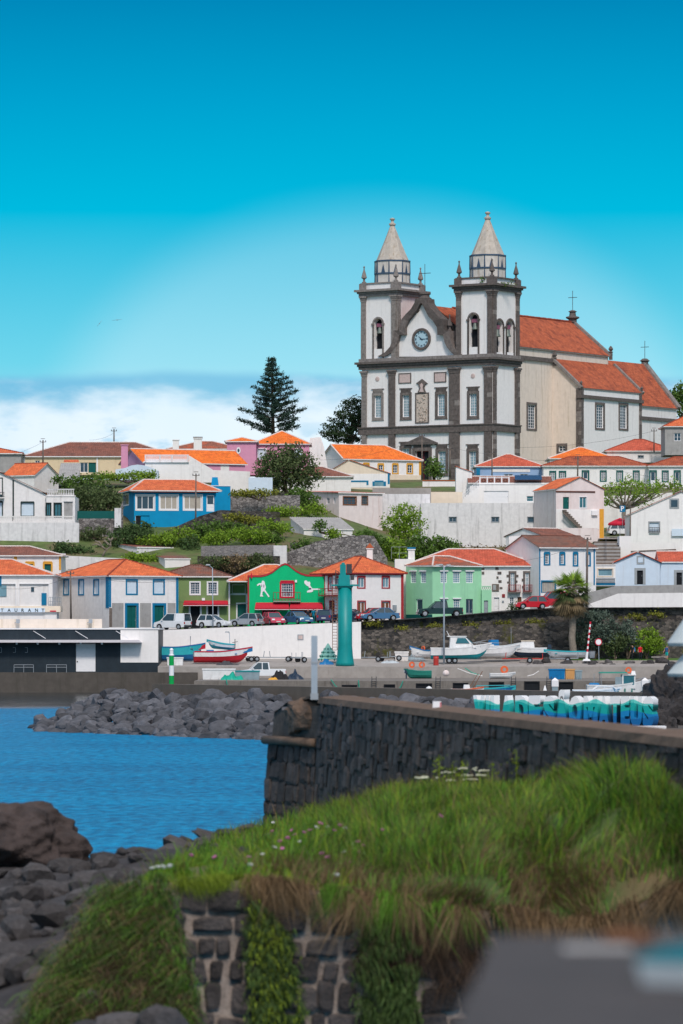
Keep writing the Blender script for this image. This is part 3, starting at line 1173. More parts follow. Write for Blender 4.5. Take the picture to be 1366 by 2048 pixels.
 # --- string course and main cornice round front and flank
 def band(z0,z1,e,name,m='basalt',lf=WF,ls=TD):
  mb = MB()
  mb.box(fr,-e,WF + e,-e,.04,z0,z1)
  mb.box(sfr,.045,ls + e * .5,-e,.04,z0 + .003,z1 - .003)
  lfr = Face(cpt(WF,TD),cpt(WF,0)).fr
  mb.box(lfr,0,TD - .045,-e,.04,z0 + .003,z1 - .003)
  return mb.build(name,m,root)
 band(zm0,zm1,.42,'string_course')
 band(zm1 + .003,zm1 + .2,.55,'string_course')
 band(zc0 + .15,zc - .75,.42,'cornice')
 band(zc - .747,zc - .35,.6,'cornice')
 band(zc - .347,zc,.9,'cornice')
 band(zc + .003,zc + .55,.40,'cornice','basalt_light')
 # --- curved gable with the clock, between the towers
 G = [(769,713),(783,706),(792,695),(797,676),(797,668),(810,668),(811,655),(817,641),(826,630),(833,620),(841,607),(846,607),
  (851,620),(858,632),(868,641),(876,653),(878,668),(890,668),(892,690),(899,703),(913,713)]
 pts = [F_(x,y) for x,y in G]
 part('clock_gable','plaster_fresh',root,lambda q: q.prism(fr,pts,.35,1.2))
 O = [(757,713),(772,705),(782,694),(788,678),(790,661),(800,661),(801,650),(806,638),(814,628),(824,618),(831,606),(833,597),
  (856,597),(857,606),(864,617),(874,628),(884,638),(889,650),(890,661),(900,661),(903,680),(908,694),(918,704),(930,713)]
 I_ = [(772,713),(784,706),(793,695),(798,680),(800,670),(812,670),(812,655),(818,642),(827,631),(835,621),(841,610),(844,606),
  (845,606),(848,611),(853,621),(859,633),(868,642),(876,655),(877,670),(888,670),(891,684),(896,695),(905,705),(913,713)]
 q = MB()
 po,pi = [F_(x,y) for x,y in O],[F_(x,y) for x,y in I_]
 for k in range(len(O) - 1):
  q.prism(fr,[po[k],po[k + 1],pi[k + 1],pi[k]],-.35,1.9)
 q.build('scroll_moulding','basalt',root)
 # top block and urn of the gable
 u_,z_ = F_(845,597)
 q = MB()
 tf = Fr(fr.p(u_,.7,0),fr.x,fr.y)
 q.lathe(tf,[(.9,z_ - .6),(1.05,z_ - .1),(1.1,z_ + .1),(.8,z_ + .25),(.75,z_ + .6),(.95,z_ + .7),(.95,z_ + .95),(.45,z_ + 1.0),(.35,z_ + 1.2)],10)
 q.lathe(Fr(fr.p(u_ - 1.2,.9,0),fr.x,fr.y),[(.5,z_ - 2.4),(.75,z_ - 1.9),(.6,z_ - 1.5),(.8,z_ - .9),(.4,z_ - .4)],8)
 q.build('gable_finial','basalt',root,smooth=False)
 # cross on the gable
 def cross(o,base,h,w,th=.09,m='metal_dark'):
  q = MB()
  q.bar(base,base + Vector((0,0,h)),th)
  q.bar(base + Vector((CF.x,CF.y,0)) * (-w / 2) + Vector((0,0,h * .66)),base + Vector((CF.x,CF.y,0)) * (w / 2) + Vector((0,0,h * .66)),th)
  q.build('cross',m,o)
 bp = fr.p(u_,.7,z_ + 1.2)
 cross(root,bp,4.4,2.2)
 # small pinnacles on the shoulders of the gable
 def pinnacle(o,base,s,m='basalt',name='pinnacle',rot=0.0):
  q = MB()
  q.lathe(Fr(base),[(.42 * s,0),(.42 * s,.25 * s),(.22 * s,.35 * s),(.20 * s,.8 * s),(.5 * s,1.0 * s),(.52 * s,1.15 * s),(.30 * s,2.0 * s),
  (.12 * s,2.6 * s),(.10 * s,2.9 * s),(.17 * s,3.0 * s),(.16 * s,3.15 * s),(.03,3.3 * s)],8,rot)
  q.build(name,m,o)
 for (x,y) in ((795,661),(894,661)):
  uu,zz = F_(x,y)
  pinnacle(root,fr.p(uu,.8,zz),.8)
 # --- clock
 uc,zcl = F_(841,678)
 Rc = 1.35
 cf = Fr(fr.p(uc,.33,zcl),fr.x,fr.z,-fr.y)
 ck = MB()
 ck.lathe(cf,[(Rc * .99,0),(Rc * .99,.05)],32)
 ck = ck.build('clock',mat('dial',(0.42,0.60,0.68),.5,.06),root)
 q = MB()
 q.lathe(cf,[(Rc,-.02),(Rc + .02,.22),(Rc + .40,.22),(Rc + .44,-.02)],32,cap=False)
 q.build('clock_frame','basalt',ck)
 q = MB()
 for k in range(12):
  an = math.pi / 2 - k * math.pi / 6
  rad = Vector((math.cos(an),math.sin(an)))
  tn = Vector((-rad.y,rad.x))
  for off_ in ((-.10,0,.10) if k % 3 else (-.13,-.04,.05,.13)):
   a_,b_ = rad * Rc * .70 + tn * off_,rad * Rc * .93 + tn * off_ * 1.15
   c3 = lambda v,e: cf.p(v.x,v.y,e)
   t2 = tn * .032
   q.poly([c3(a_ - t2,.06),c3(b_ - t2,.06),c3(b_ + t2,.06),c3(a_ + t2,.06)])
 q.build('numerals',mat('dial_ink',(0.012,0.03,0.06),.5,.1),ck)
 for an,ln,wd,nm in ((R(150 - 10),.52,.10,'hour_hand'),(R(0),.80,.07,'minute_hand')):
  q = MB()
  d_ = Vector((math.cos(an),math.sin(an)))
  n_ = Vector((-d_.y,d_.x)) * wd
  e = .09 if nm == 'hour_hand' else .11
  q.poly([cf.p(*(-d_ * .2 * Rc - n_),e),cf.p(*(d_ * ln * Rc - n_ * .4),e),cf.p(*(d_ * ln * Rc + n_ * .4),e),cf.p(*(-d_ * .2 * Rc + n_),e)])
  q.build(nm,'dial_ink',ck)
 # --- carved panel, plaques and small tablets
 def panel(x0,y0,x1,y1,m,tw,name,e=.1):
  a_,b_,c_,d_ = f.rect(x0,y0,x1,y1)
  q = MB()
  q.box(fr,a_,b_,-.05,.02,c_,d_)
  o = q.build(name,m,root)
  if tw:
   q = MB()
   q.box(fr,a_ - tw,a_,-e,.02,c_ - tw,d_ + tw)
   q.box(fr,b_,b_ + tw,-e,.02,c_ - tw,d_ + tw)
   q.box(fr,a_,b_,-e,.02,d_,d_ + tw)
   q.box(fr,a_,b_,-e,.02,c_ - tw,c_)
   q.build('panel_frame','basalt',o)
  return o
 mat('carving',(0.56,0.47,0.40),.85,.2,5,bump=.5,bscale=14)
 mat('carving_dark',(0.26,0.19,0.15),.85,.2,5)
 mat('tablet',(0.60,0.47,0.44),.85,.12,4)
 cp = panel(833,788,856,844,'carving',.22,'carved_panel')
 a_,b_,c_,d_ = f.rect(833,788,856,844)
 q = MB()
 rr = random.Random(3)
 for k in range(26):          # figures in relief
  cx,cz = rr.uniform(a_ + .2,b_ - .2),c_ + (d_ - c_) * (rr.random() ** 1.3) * .95 + .1
  l,an = rr.uniform(.25,.6),rr.uniform(0,3.14)
  dv = Vector((math.cos(an),math.sin(an))) * l * .5
  q.tube([fr.p(max(a_,cx - dv.x),-.07,max(c_,cz - dv.y)),fr.p(cx,-.12,cz),fr.p(min(b_,cx + dv.x),-.07,min(d_,cz + dv.y))],[.05,.09,.04],5)
 q.build('relief','carving',cp)
 q = MB()
 for k in range(16):
  cx,cz = rr.uniform(a_ + .2,b_ - .2),c_ + (d_ - c_) * (rr.random() ** 1.3) * .95 + .1
  an,l = rr.uniform(0,3.14),rr.uniform(.2,.5)
  dv = Vector((math.cos(an),math.sin(an))) * l * .5
  q.tube([fr.p(cx - dv.x,-.08,cz - dv.y),fr.p(cx + dv.x,-.08,cz + dv.y)],[.04,.05],5)
 q.build('relief','carving_dark',cp)
 # shaped head over the carved panel
 hp = [F_(x,y) for x,y in ((836,786),(840,776),(837,768),(833,767),(845,758),(856,767),(852,768),(849,776),(853,786))]
 part('panel_head','basalt',root,lambda q: q.prism(fr,hp,-.2,.02))
 ip = [F_(x,y) for x,y in ((840,784),(843,776),(841,770),(844.5,766),(848,770),(846.5,776),(849,784))]
 part('panel_head_tablet','tablet',root,lambda q: q.prism(fr,ip,-.26,-.19))
 panel(799,748,821,765,'tablet',.16,'plaque')
 panel(870,746,891,763,'tablet',.16,'plaque')
 for (x,y) in ((755,758),(946,752)):
  uu,zz = F_(x,y)
  q = MB()
  q.lathe(Fr(fr.p(uu,.0,zz),fr.x,fr.z,-fr.y),[(.38,0),(.40,.06),(.2,.1)],12)
  q.build('medallion','tablet',root)

 # --- belfries
 def belfry(u0,u1,light,s):
  """u0<u1 church u of the tower; walls with arched openings on front and flank"""
  mB = 'basalt_light' if light else 'basalt'
  tw = empty('bell_tower',(0,0,0))
  tw.parent = root
  tw.location = (0,0,0)
  ff = Face(cpt(u1,0),cpt(u0,0))
  fs = Face(cpt(u0,0),cpt(u0,TD))
  fb = Face(cpt(u0,TD),cpt(u1,TD))
  fl = Face(cpt(u1,TD),cpt(u1,0))
  zb,zt_ = zc + .5,zt0 + (0.0)
  W = u1 - u0

  def arch_wall(fc,holes,m):
   mb = MB()
   L = fc.L
   us = sorted({0,L,*[x for h in holes for x in h[:2]]})
   for a,b in zip(us[:-1],us[1:]):
    um = (a + b) / 2
    hh = [h for h in holes if h[0] < um < h[1]]
    if not hh:
     mb.poly([fc.fr.p(a,0,zb),fc.fr.p(b,0,zb),fc.fr.p(b,0,zt_),fc.fr.p(a,0,zt_)])
    else:
     h = hh[0]
     r = (b - a) / 2
     if h[2] > zb:
      mb.poly([fc.fr.p(a,0,zb),fc.fr.p(b,0,zb),fc.fr.p(b,0,h[2]),fc.fr.p(a,0,h[2])])
     arc = [(um - r * math.cos(k * math.pi / 10),h[3] - r + r * math.sin(k * math.pi / 10)) for k in range(11)]
     mb.poly([fc.fr.p(x,0,z) for x,z in arc[:6]] + [fc.fr.p(um,0,zt_),fc.fr.p(a,0,zt_)])
     mb.poly([fc.fr.p(x,0,z) for x,z in arc[5:]] + [fc.fr.p(b,0,zt_),fc.fr.p(um,0,zt_)])
     rim = [(a,h[2])] + arc + [(b,h[2])]
     for (x0,z0),(x1,z1) in zip(rim[:-1],rim[1:]):
      mb.poly([fc.fr.p(x0,0,z0),fc.fr.p(x1,0,z1),fc.fr.p(x1,.94,z1),fc.fr.p(x0,.94,z0)])
   mb.build('belfry_wall',m,root)
   for h in holes:
    a,b = h[:2]
    um,r = (a + b) / 2,(b - a) / 2
    q = MB()
    arc = [(math.cos(math.pi - k * math.pi / 10),math.sin(math.pi - k * math.pi / 10)) for k in range(11)]
    for (x0,z0),(x1,z1) in zip(arc[:-1],arc[1:]):
     zc_ = h[3] - r
     ro = r + .28
     q.prism(fc.fr,[(um + x0 * r,zc_ + z0 * r),(um + x0 * ro,zc_ + z0 * ro),(um + x1 * ro,zc_ + z1 * ro),(um + x1 * r,zc_ + z1 * r)],-.12,.05)
    for sx in (-1,1):
     xa,xb = sorted((um + sx * r,um + sx * (r + .28)))
     q.box(fc.fr,xa,xb,-.12,.05,zb,h[3] - r)
     xa,xb = sorted((um + sx * (r - .05),um + sx * (r + .42)))
     q.box(fc.fr,xa,xb,-.2,.06,h[3] - r - .25,h[3] - r + .05)
    q.build('arch_surround',mB,root)
    # low parapet and bell
    q = MB()
    q.box(fc.fr,a,b,.15,.5,zb,h[2])
    q.build('opening_parapet','plaster_fresh' if r > .8 else 'wood',root)
    bell = MB()
    bz = h[3] - r * 1.0 - 1.6
    s_ = min(1.0,r * 1.05)
    bell.lathe(Fr(fc.fr.p(um,.5,bz),fc.fr.x,fc.fr.y),[(.62 * s_,0),(.60 * s_,.1),(.45 * s_,.45 * s_),(.38 * s_,.9 * s_),(.25 * s_,1.15 * s_),(.05,1.25 * s_)],12)
    bo = bell.build('bell',mat('bronze',(.16,.19,.17),.5,.2,3,metal=.3) if 'bronze' not in M else 'bronze',root,True)
    bell = MB()
    bell.box(fc.fr,um - r * .7,um + r * .7,.38,.62,bz + 1.25 * s_,bz + 1.9 * s_)
    bell.build('headstock',mat('headstock',(.28,.10,.16),.8,.2) if 'headstock' not in M else 'headstock',bo)
  rc = lambda fc,*r: fc.rect(*r)
  if s == 'near':
   hf = [rc(ff,938,628,956,694)]
   hs = [rc(fs,992,640,1006,705),rc(fs,1013,640,1027,705)]
  else:
   hf = [rc(ff,748,637,765,698)]
   hs = []
  arch_wall(ff,hf,'plaster_fresh')
  arch_wall(fs,hs,'plaster_pink' if s == 'far' else 'plaster_fresh')
  mb = MB()
  for fc in (fb,fl):
   mb.poly([fc.fr.p(0,0,zb),fc.fr.p(fc.L,0,zb),fc.fr.p(fc.L,0,zt_),fc.fr.p(0,0,zt_)])
  mb.build('belfry_wall','plaster_fresh',root)
  # black box paints the shade inside the belfry
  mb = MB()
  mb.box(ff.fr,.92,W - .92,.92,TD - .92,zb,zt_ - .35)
  mb.build('belfry_shade_box','interior_shade',root)
  mb = MB()
  mb.box(ff.fr,.05,W - .05,.05,TD - .05,zt_ - .3,zt_)
  mb.build('belfry_ceiling','plaster',root)
  # corner piers in courses
  pw = .82
  for fc in (ff,fs):
   for (a,b) in ((-.04,pw),(fc.L - pw,fc.L + .04)):
    e = .30 if fc is ff else .296
    pil(a,b,zb + .05,zt_ - .85,e,light=light,fr_=fc.fr,name='corner_pier')
  # cornice, parapet
  for (z0,z1,e) in ((zt_,zt_ + .45,.4),(zt_ + .45,zt_ + .75,.6),(zt_ + .75,zt_ + 1.1,.95)):
   mb = MB()
   mb.box(ff.fr,-e,W + e,-e,TD + e,z0 + .002,z1)
   mb.build('belfry_cornice',mB,root)
  zp0 = zt_ + 1.15
  zp1 = zp0 + .85
  mb = MB()
  mb.box(ff.fr,.1,W - .1,-.05,TD + .05,zp0 + .002,zp1)
  mb.build('parapet','plaster',root)
  for (a,b) in ((-.35,.9),(W - .9,W + .35)):
   for (c,d) in ((-.35,.9),(TD - .9,TD + .35)):
    mb = MB()
    mb.box(ff.fr,a,b,c,d,zp0 + .004,zp1 + .1)
    mb.build('parapet_pier',mB,root)
  mb = MB()
  mb.box(ff.fr,-.2,W + .2,-.2,TD + .2,zp1 + .004,zp1 + .22)
  mb.build('parapet_coping',mB,root)
  for a in (.25,W - .25):
   for c in (.25,TD - .25):
    pinnacle(root,ff.fr.p(a,c,zp1 + .2),.86,mB)
  # octagonal drum and spire
  cx = ff.fr.p(W / 2,TD / 2,0)
  fo = Fr(cx,ff.fr.x,ff.fr.y)
  r8 = math.pi / 8
  zz = zp1 + .1
  rd = 2.85
  zd = zz + 3.75
  zm = zz + 1.7
  q = MB()
  q.lathe(fo,[(rd,zz),(rd,zm)],8,r8)
  q.lathe(fo,[(rd + .05,zm + .005),(rd + .05,zd)],8,r8)
  q.build('drum','drum_plaster',root)
  q = MB()
  for z_ in (zm,zd):
   q.lathe(fo,[(rd + .16,z_ - .1),(rd + .16,z_ + .12)],8,r8)
  for k in range(8):
   an = r8 + k * math.pi / 4
   px_,py_ = (rd + .05) * math.cos(an),(rd + .05) * math.sin(an)
   for z0,z1,ww in ((zz,zm,.10),(zm,zd,.12)):
    q.tube([fo.p(px_,py_,z0),fo.p(px_,py_,z1)],[ww,ww * .6],4)
  q.build('drum_band','slate_line',root)
  q = MB()
  for k in range(8):         # pointed dark niches on the drum's faces
   an = k * math.pi / 4
   rr_ = (rd + .05) * math.cos(r8)
   d_ = Vector((math.cos(an),math.sin(an)))
   n_ = Vector((-d_.y,d_.x))
   w_ = .36
   q.poly([fo.p(*(d_ * (rr_ + .05) - n_ * w_),zm + .15),fo.p(*(d_ * (rr_ + .05) + n_ * w_),zm + .15),fo.p(*(d_ * (rr_ + .05)),zd - .5)])
  q.build('drum_niche','slate_line',root)
  hs_ = 5.9
  q = MB()
  q.lathe(fo,[(rd - .12,zd + .12),(rd * .76,zd + hs_ * .24),(rd * .48,zd + hs_ * .56),(.34,zd + hs_)],8,r8)
  q.build('spire','spire_stone',root)
  q = MB()
  q.lathe(fo,[(.38,zd + hs_ - .1),(.56,zd + hs_ + .08),(.56,zd + hs_ + .28),(.28,zd + hs_ + .45),(.2,zd + hs_ + .75),(.42,zd + hs_ + .95),(.46,zd + hs_ + 1.1),(.1,zd + hs_ + 1.25)],8)
  q.build('spire_finial','spire_stone',root)
  bpy.data.objects.remove(tw)
 belfry(0,TW,False,'near')
 belfry(WF - TW,WF,True,'far')

 # --- nave, flank wing and chancel
 nfr = Fr((CC.x,CC.y,0),(CS.x,CS.y,0),(CF.x,CF.y,0))        # x = w (to the back), y = u (inwards from the flank)
 nu0,nu1 = 5.4,19.6
 zeN,zrN = 53.4,59.4
 wN = 45.5
 fN = Face(cpt(nu0,TD - .5),cpt(nu0,wN))
 wl = MB()
 nh = [fN.rect(1055,809,1071,857)]
 wall_with_holes(wl,fN.fr,0,fN.L,CZ0 - 3,zeN,nh,.4)
 wl.build('nave_wall','plaster_warm',root)
 wl = MB()
 wl.poly([nfr.p(wN,nu0,CZ0),nfr.p(wN,nu1,CZ0),nfr.p(wN,nu1,zeN),nfr.p(wN,12.5,zrN - .1),nfr.p(wN,nu0,zeN)])
 wl.poly([nfr.p(TD,nu0,CZ0),nfr.p(TD,nu1,CZ0),nfr.p(TD,nu1,zeN),nfr.p(TD,12.5,zrN - .1),nfr.p(TD,nu0,zeN)])
 wl.poly([nfr.p(TD,nu1,CZ0),nfr.p(wN,nu1,CZ0),nfr.p(wN,nu1,zeN),nfr.p(TD,nu1,zeN)])
 wl.build('nave_wall','plaster',root)
 sw = dict(trim='basalt',tw=.34,pane='glass',grid=(4,8),sw=.08,proud=.1,rec=.25)
 window(root,fN.fr,nh[0],sw)
 part('nave_cornice','basalt',root,lambda q: q.box(fN.fr,-.4,fN.hit(1103,718)[0],-.35,.05,fN.hit(1070,722)[1],fN.hit(1070,714)[1]))

 def rplane(pts,m='tile_church',name='roof'):
  q = MB()
  tiles(q,*pts,per=.36,amp=.06)
  o = q.build(name,m,root)
  u = MB()
  dn = Vector((0,0,-.18))
  ps = [Vector(pts[0]) + dn,Vector(pts[1]) + dn,Vector(pts[3]) + dn,Vector(pts[2]) + dn]
  u.poly(ps)
  u.poly([ps[0],ps[1],Vector(pts[1]),Vector(pts[0])])
  u.build('soffit','basalt_light',o)
  return o
 oN = rplane([nfr.p(2.5,nu0 - .3,zeN),nfr.p(wN,nu0 - .3,zeN),nfr.p(2.5,12.5,zrN),nfr.p(wN,12.5,zrN)])
 rplane([nfr.p(wN,nu1 + .3,zeN),nfr.p(2.5,nu1 + .3,zeN),nfr.p(wN,12.5,zrN),nfr.p(2.5,12.5,zrN)])
 part('ridge_cap','tile_red',root,lambda q: caps(q,nfr.p(TD,12.5,zrN + .05),nfr.p(wN,12.5,zrN + .05),.2))
 # verge parapet with finials
 def verge(pts,name='verge_parapet',m='basalt_light',w=.6,h=.45):
  q = MB()
  for a,b in zip(pts[:-1],pts[1:]):
   q.bar(Vector(a) + Vector((0,0,.15)),Vector(b) + Vector((0,0,.15)),w,h)
  return q.build(name,m,root)
 verge([nfr.p(wN + .2,nu0 - .5,zeN - .1),nfr.p(wN + .2,12.5,zrN + .1),nfr.p(wN + .2,nu1 + .5,zeN - .1)])
 part('finial_base','basalt',root,lambda q: q.lathe(Fr(nfr.p(wN + .2,12.5,zrN)),[(.7,0),(.7,.5),(1.15,.75),(1.15,.95),(.6,1.1),(.5,1.7),(.75,1.85),(.3,2.1)],8))
 cross(root,nfr.p(wN + .2,12.5,zrN + 2.0),3.4,1.7)
 def urn(base,s=1.0):
  q = MB()
  q.lathe(Fr(base),[(.3 * s,0),(.3 * s,1.2 * s),(.42 * s,1.3 * s),(.2 * s,1.45 * s),(.42 * s,1.8 * s),(.2 * s,2.2 * s),(.05,2.35 * s)],8)
  q.build('urn','basalt',root)
 urn(nfr.p(wN + .2,nu0 - .4,zeN - .6),1.0)
 urn(nfr.p(27.4,nu0 - .4,50.8),1.0)
 # wing beside the nave
 w0,w1 = 27.4,47.3
 zr,zw = 52.0,46.9
 fA = Face(cpt(nu0,w0),cpt(0,w0))          # faces the front
 fB = Face(cpt(0,w0),cpt(0,w1))            # faces the flank
 hA = [fA.rect(1117,891,1131,903)]
 hB = [fB.rect(1192,809,1207,856),fB.rect(1239,810,1254,857)]
 q = MB()
 wall_with_holes(q,fA.fr,0,fA.L,CZ0 - 3,zw,hA,.3)
 q.poly([fA.fr.p(0,0,zw),fA.fr.p(fA.L,0,zw),fA.fr.p(0,0,zr)])
 q.build('wing_wall','plaster_warm',root)
 q = MB()
 wall_with_holes(q,fB.fr,0,fB.L,CZ0 - 3,zw,hB,.4)
 q.poly([fB.fr.p(fB.L,0,CZ0 - 3),fB.fr.p(fB.L,nu0,CZ0 - 3),fB.fr.p(fB.L,nu0,zr),fB.fr.p(fB.L,0,zw)])
 q.build('wing_wall','plaster_fresh',root)
 for h in hB:
  window(root,fB.fr,h,sw)
 window(root,fA.fr,hA[0],dict(sw,grid=(2,2)))
 rplane([nfr.p(w0,-.15,zw + .15),nfr.p(w1,-.15,zw + .15),nfr.p(w0,nu0,zr),nfr.p(w1,nu0,zr)])
 verge([nfr.p(w0 - .15,-.3,zw),nfr.p(w0 - .15,nu0,zr - .05)])
 verge([nfr.p(w1 + .15,-.3,zw),nfr.p(w1 + .15,nu0,zr - .05)])
 part('wing_cornice','basalt',root,lambda q: q.box(fB.fr,-.3,fB.L + .3,-.35,.04,zw - 1.55,zw - 1.0))
 part('wing_cornice','basalt',root,lambda q: q.box(fA.fr,fA.L - .7,fA.L + .3,-.35,.04,zw - 1.552,zw - .998))
 for a in (0,fB.L - .75):
  pil(a,a + .75,CZ0 - 2,zw + .1,.15,fr_=fB.fr,capital=False,name='corner_pier')
 pil(fA.L - .8,fA.L + .15,CZ0 - 2,zw + .05,.15,fr_=fA.fr,capital=False,name='corner_pier')
 urn(nfr.p(w0,-.1,zw - .1),.6)
 urn(nfr.p(w1,-.1,zw - .1),.6)
 # chancel behind
 v0,v1 = w1,70.0
 ze2,zr2 = 45.6,53.6
 cu0,cu1 = 6.0,19.0
 q = MB()
 q.poly([nfr.p(v0,cu0,CZ0),nfr.p(v1,cu0,CZ0),nfr.p(v1,cu0,ze2),nfr.p(v0,cu0,ze2)])
 q.poly([nfr.p(v1,cu0,CZ0),nfr.p(v1,cu1,CZ0),nfr.p(v1,cu1,ze2),nfr.p(v1,12.5,zr2),nfr.p(v1,cu0,ze2)])
 q.poly([nfr.p(v0,cu1,CZ0),nfr.p(v1,cu1,CZ0),nfr.p(v1,cu1,ze2),nfr.p(v0,cu1,ze2)])
 q.build('chancel_wall','plaster',root)
 rplane([nfr.p(v0,cu0 - .3,ze2),nfr.p(v1,cu0 - .3,ze2),nfr.p(v0,12.5,zr2),nfr.p(v1,12.5,zr2)],name='roof')
 rplane([nfr.p(v1,cu1 + .3,ze2),nfr.p(v0,cu1 + .3,ze2),nfr.p(v1,12.5,zr2),nfr.p(v0,12.5,zr2)],name='roof')
 verge([nfr.p(v1 + .2,cu0 - .4,ze2),nfr.p(v1 + .2,12.5,zr2 + .1),nfr.p(v1 + .2,cu1 + .4,ze2)],w=1.2)
 part('chancel_cornice','basalt',root,lambda q: q.box(nfr,v0,v1,cu0 - .3,cu0 + .05,ze2 - 2.4,ze2 - 1.8))
 part('finial_base','basalt',root,lambda q: q.lathe(Fr(nfr.p(v1 + .2,12.5,zr2)),[(.6,0),(.6,.4),(.9,.6),(.4,1.0)],8))
 cross(root,nfr.p(v1 + .2,12.5,zr2 + .9),3.2,1.6)
 return root

church()
# ================================================================== the town
def strip(root,fc,x0,y0,x1,y1,m,proud=.04,name='trim_band',back=.02):
 a,b,c,d = fc.rect(x0,y0,x1,y1)
 q = MB()
 q.box(fc.fr,a,b,-proud,back,c,d)
 return q.build(name,m,root)

def awning(root,fc,x0,y0,x1,y1,out=1.1,m='awning_red',valance='awning_red',stripe='white_paint'):
 a,b,c,d = fc.rect(x0,y0,x1,y1)
 q = MB()
 i = q.add([fc.fr.p(a + .1,-.03,d),fc.fr.p(b - .1,-.03,d),fc.fr.p(b,-out,c + .25),fc.fr.p(a,-out,c + .25),
  fc.fr.p(a + .1,-.03,d - .06),fc.fr.p(b - .1,-.03,d - .06),fc.fr.p(b,-out,c + .19),fc.fr.p(a,-out,c + .19)])
 for k in ((0,1,2,3),(7,6,5,4),(0,3,7,4),(1,5,6,2),(3,2,6,7)):
  q.face([i + j for j in k])
 o = q.build('awning',m,root)
 q = MB()
 q.box(fc.fr,a,b,-out - .02,-out + .01,c,c + .18)
 q.build('valance',valance,o)
 q = MB()
 q.box(fc.fr,a,b,-out - .035,-out - .022,c + .02,c + .07)
 q.build('valance_stripe',stripe,o)
 return o

def balcony(root,fc,x0,y0,x1,y1,m='red_brown',out=.8,slab='concrete_light',n=9):
 a,b,c,d = fc.rect(x0,y0,x1,y1)
 q = MB()
 q.box(fc.fr,a,b,-out,.02,c - .12,c)
 o = q.build('balcony',slab,root)
 q = MB()
 p = fc.fr.p
 for z in (c + .12,d):
  q.bar(p(a,-out + .04,z),p(b,-out + .04,z),.06)
  q.bar(p(a + .03,-out + .04,z),p(a + .03,0,z),.05)
  q.bar(p(b - .03,-out + .04,z),p(b - .03,0,z),.05)
 for k in range(n + 1):
  x = a + .03 + (b - a - .06) * k / n
  q.bar(p(x,-out + .04,c),p(x,-out + .04,d),.045)
 q.build('railing',m,o)
 return o

def balustrade(root,pa,pb,h,m,n,cap=.12,th=.16,name='balustrade'):
 """turned balusters between two rails"""
 pa,pb = Vector(pa),Vector(pb)
 q = MB()
 q.bar(pa + Vector((0,0,h)),pb + Vector((0,0,h)),th,cap)
 q.bar(pa + Vector((0,0,.06)),pb + Vector((0,0,.06)),th,.1)
 o = q.build(name,m,root)
 q = MB()
 for k in range(n):
  b = pa.lerp(pb,(k + .5) / n)
  q.lathe(Fr(b),[(.05,.1),(.085,.22 * h),(.04,.55 * h),(.06,h - .05)],5)
 tag(q.build('balusters',m,o),kind='stuff')
 return o

def railing(root,pa,pb,h,m,n,r=.03):
 pa,pb = Vector(pa),Vector(pb)
 q = MB()
 up = Vector((0,0,h))
 q.tube([pa + up,pb + up],r,5)
 q.tube([pa + up * .5,pb + up * .5],r * .8,5)
 for k in range(n + 1):
  b = pa.lerp(pb,k / n)
  q.tube([b,b + up],r,5)
 return q.build('railing',m,root)

def wallpiece(name,label,prof,Y0,Y1=None,m='plaster_old',th=.5,cat='wall',cop=None,pts=None):
 """free-standing wall: prof = [(px, ytop, ybottom), ...] along distance Y0..Y1"""
 Y1 = Y0 if Y1 is None else Y1
 n = len(prof)
 Ys = [Y0 + (Y1 - Y0) * (p[0] - prof[0][0]) / (prof[-1][0] - prof[0][0]) for p in prof]
 q = MB()
 top,bot = [P(p[0],p[1],y) for p,y in zip(prof,Ys)],[P(p[0],p[2],y) for p,y in zip(prof,Ys)]
 bk = Vector((0,th,0))
 for k in range(n - 1):
  q.poly([bot[k],bot[k + 1],top[k + 1],top[k]])
  q.poly([top[k],top[k + 1],top[k + 1] + bk,top[k] + bk])
  q.poly([bot[k + 1] + bk,bot[k] + bk,top[k] + bk,top[k + 1] + bk])
 q.poly([bot[0],top[0],top[0] + bk,bot[0] + bk])
 q.poly([bot[-1],bot[-1] + bk,top[-1] + bk,top[-1]])
 if cop:
  root = empty(name,bot[0],label,cat)
  q.build('wall_body',m,root)
  c = MB()
  for k in range(n - 1):
   a,b = top[k] + bk * .5 + Vector((0,0,.06)),top[k + 1] + bk * .5 + Vector((0,0,.06))
   c.bar(a,b,th + .14,.14)
  c.build('coping',cop,root)
  return tag(root,kind='thing')
 return tag(q.build(name,m),label,cat,kind='thing')

sz = lambda px: street_z(XY(px,490).x) - 0.4

# ---- front row along the street
r,f,zb,ze = house('restaurant_house','white terrace house with orange roof above the restaurant sign at the left edge',(-150,486),(105,486),10,0,1150,
  'plaster_fresh',dict(kind='hip',rise=1.85,m='tile_orange'),zb=sz(50) + 1,
  wins=[(39,1168,97,1212,dict(trim='white_paint',tw=.1,pane='plaster',sash=None,rec=.19)),(-20,1168,31,1212,dict(trim='white_paint',tw=.1,pane='plaster',sash=None,rec=.19))])
strip(r,f,62,1174,68,1183,'glass',-.1,'vent',.17)
strip(r,f,83,1186,93,1210,'blue_trim',-.08,'shutter',.17)
strip(r,f,-2,1171,13,1193,'glass_pale',-.1,'small_window',.17)
strip(r,f,-5,1152,3,1171,'blue_trim',.05,'blue_sign')
railing(r,P(98,1212,485.2),P(122,1212,485.2),1.0,'metal_grey',7)

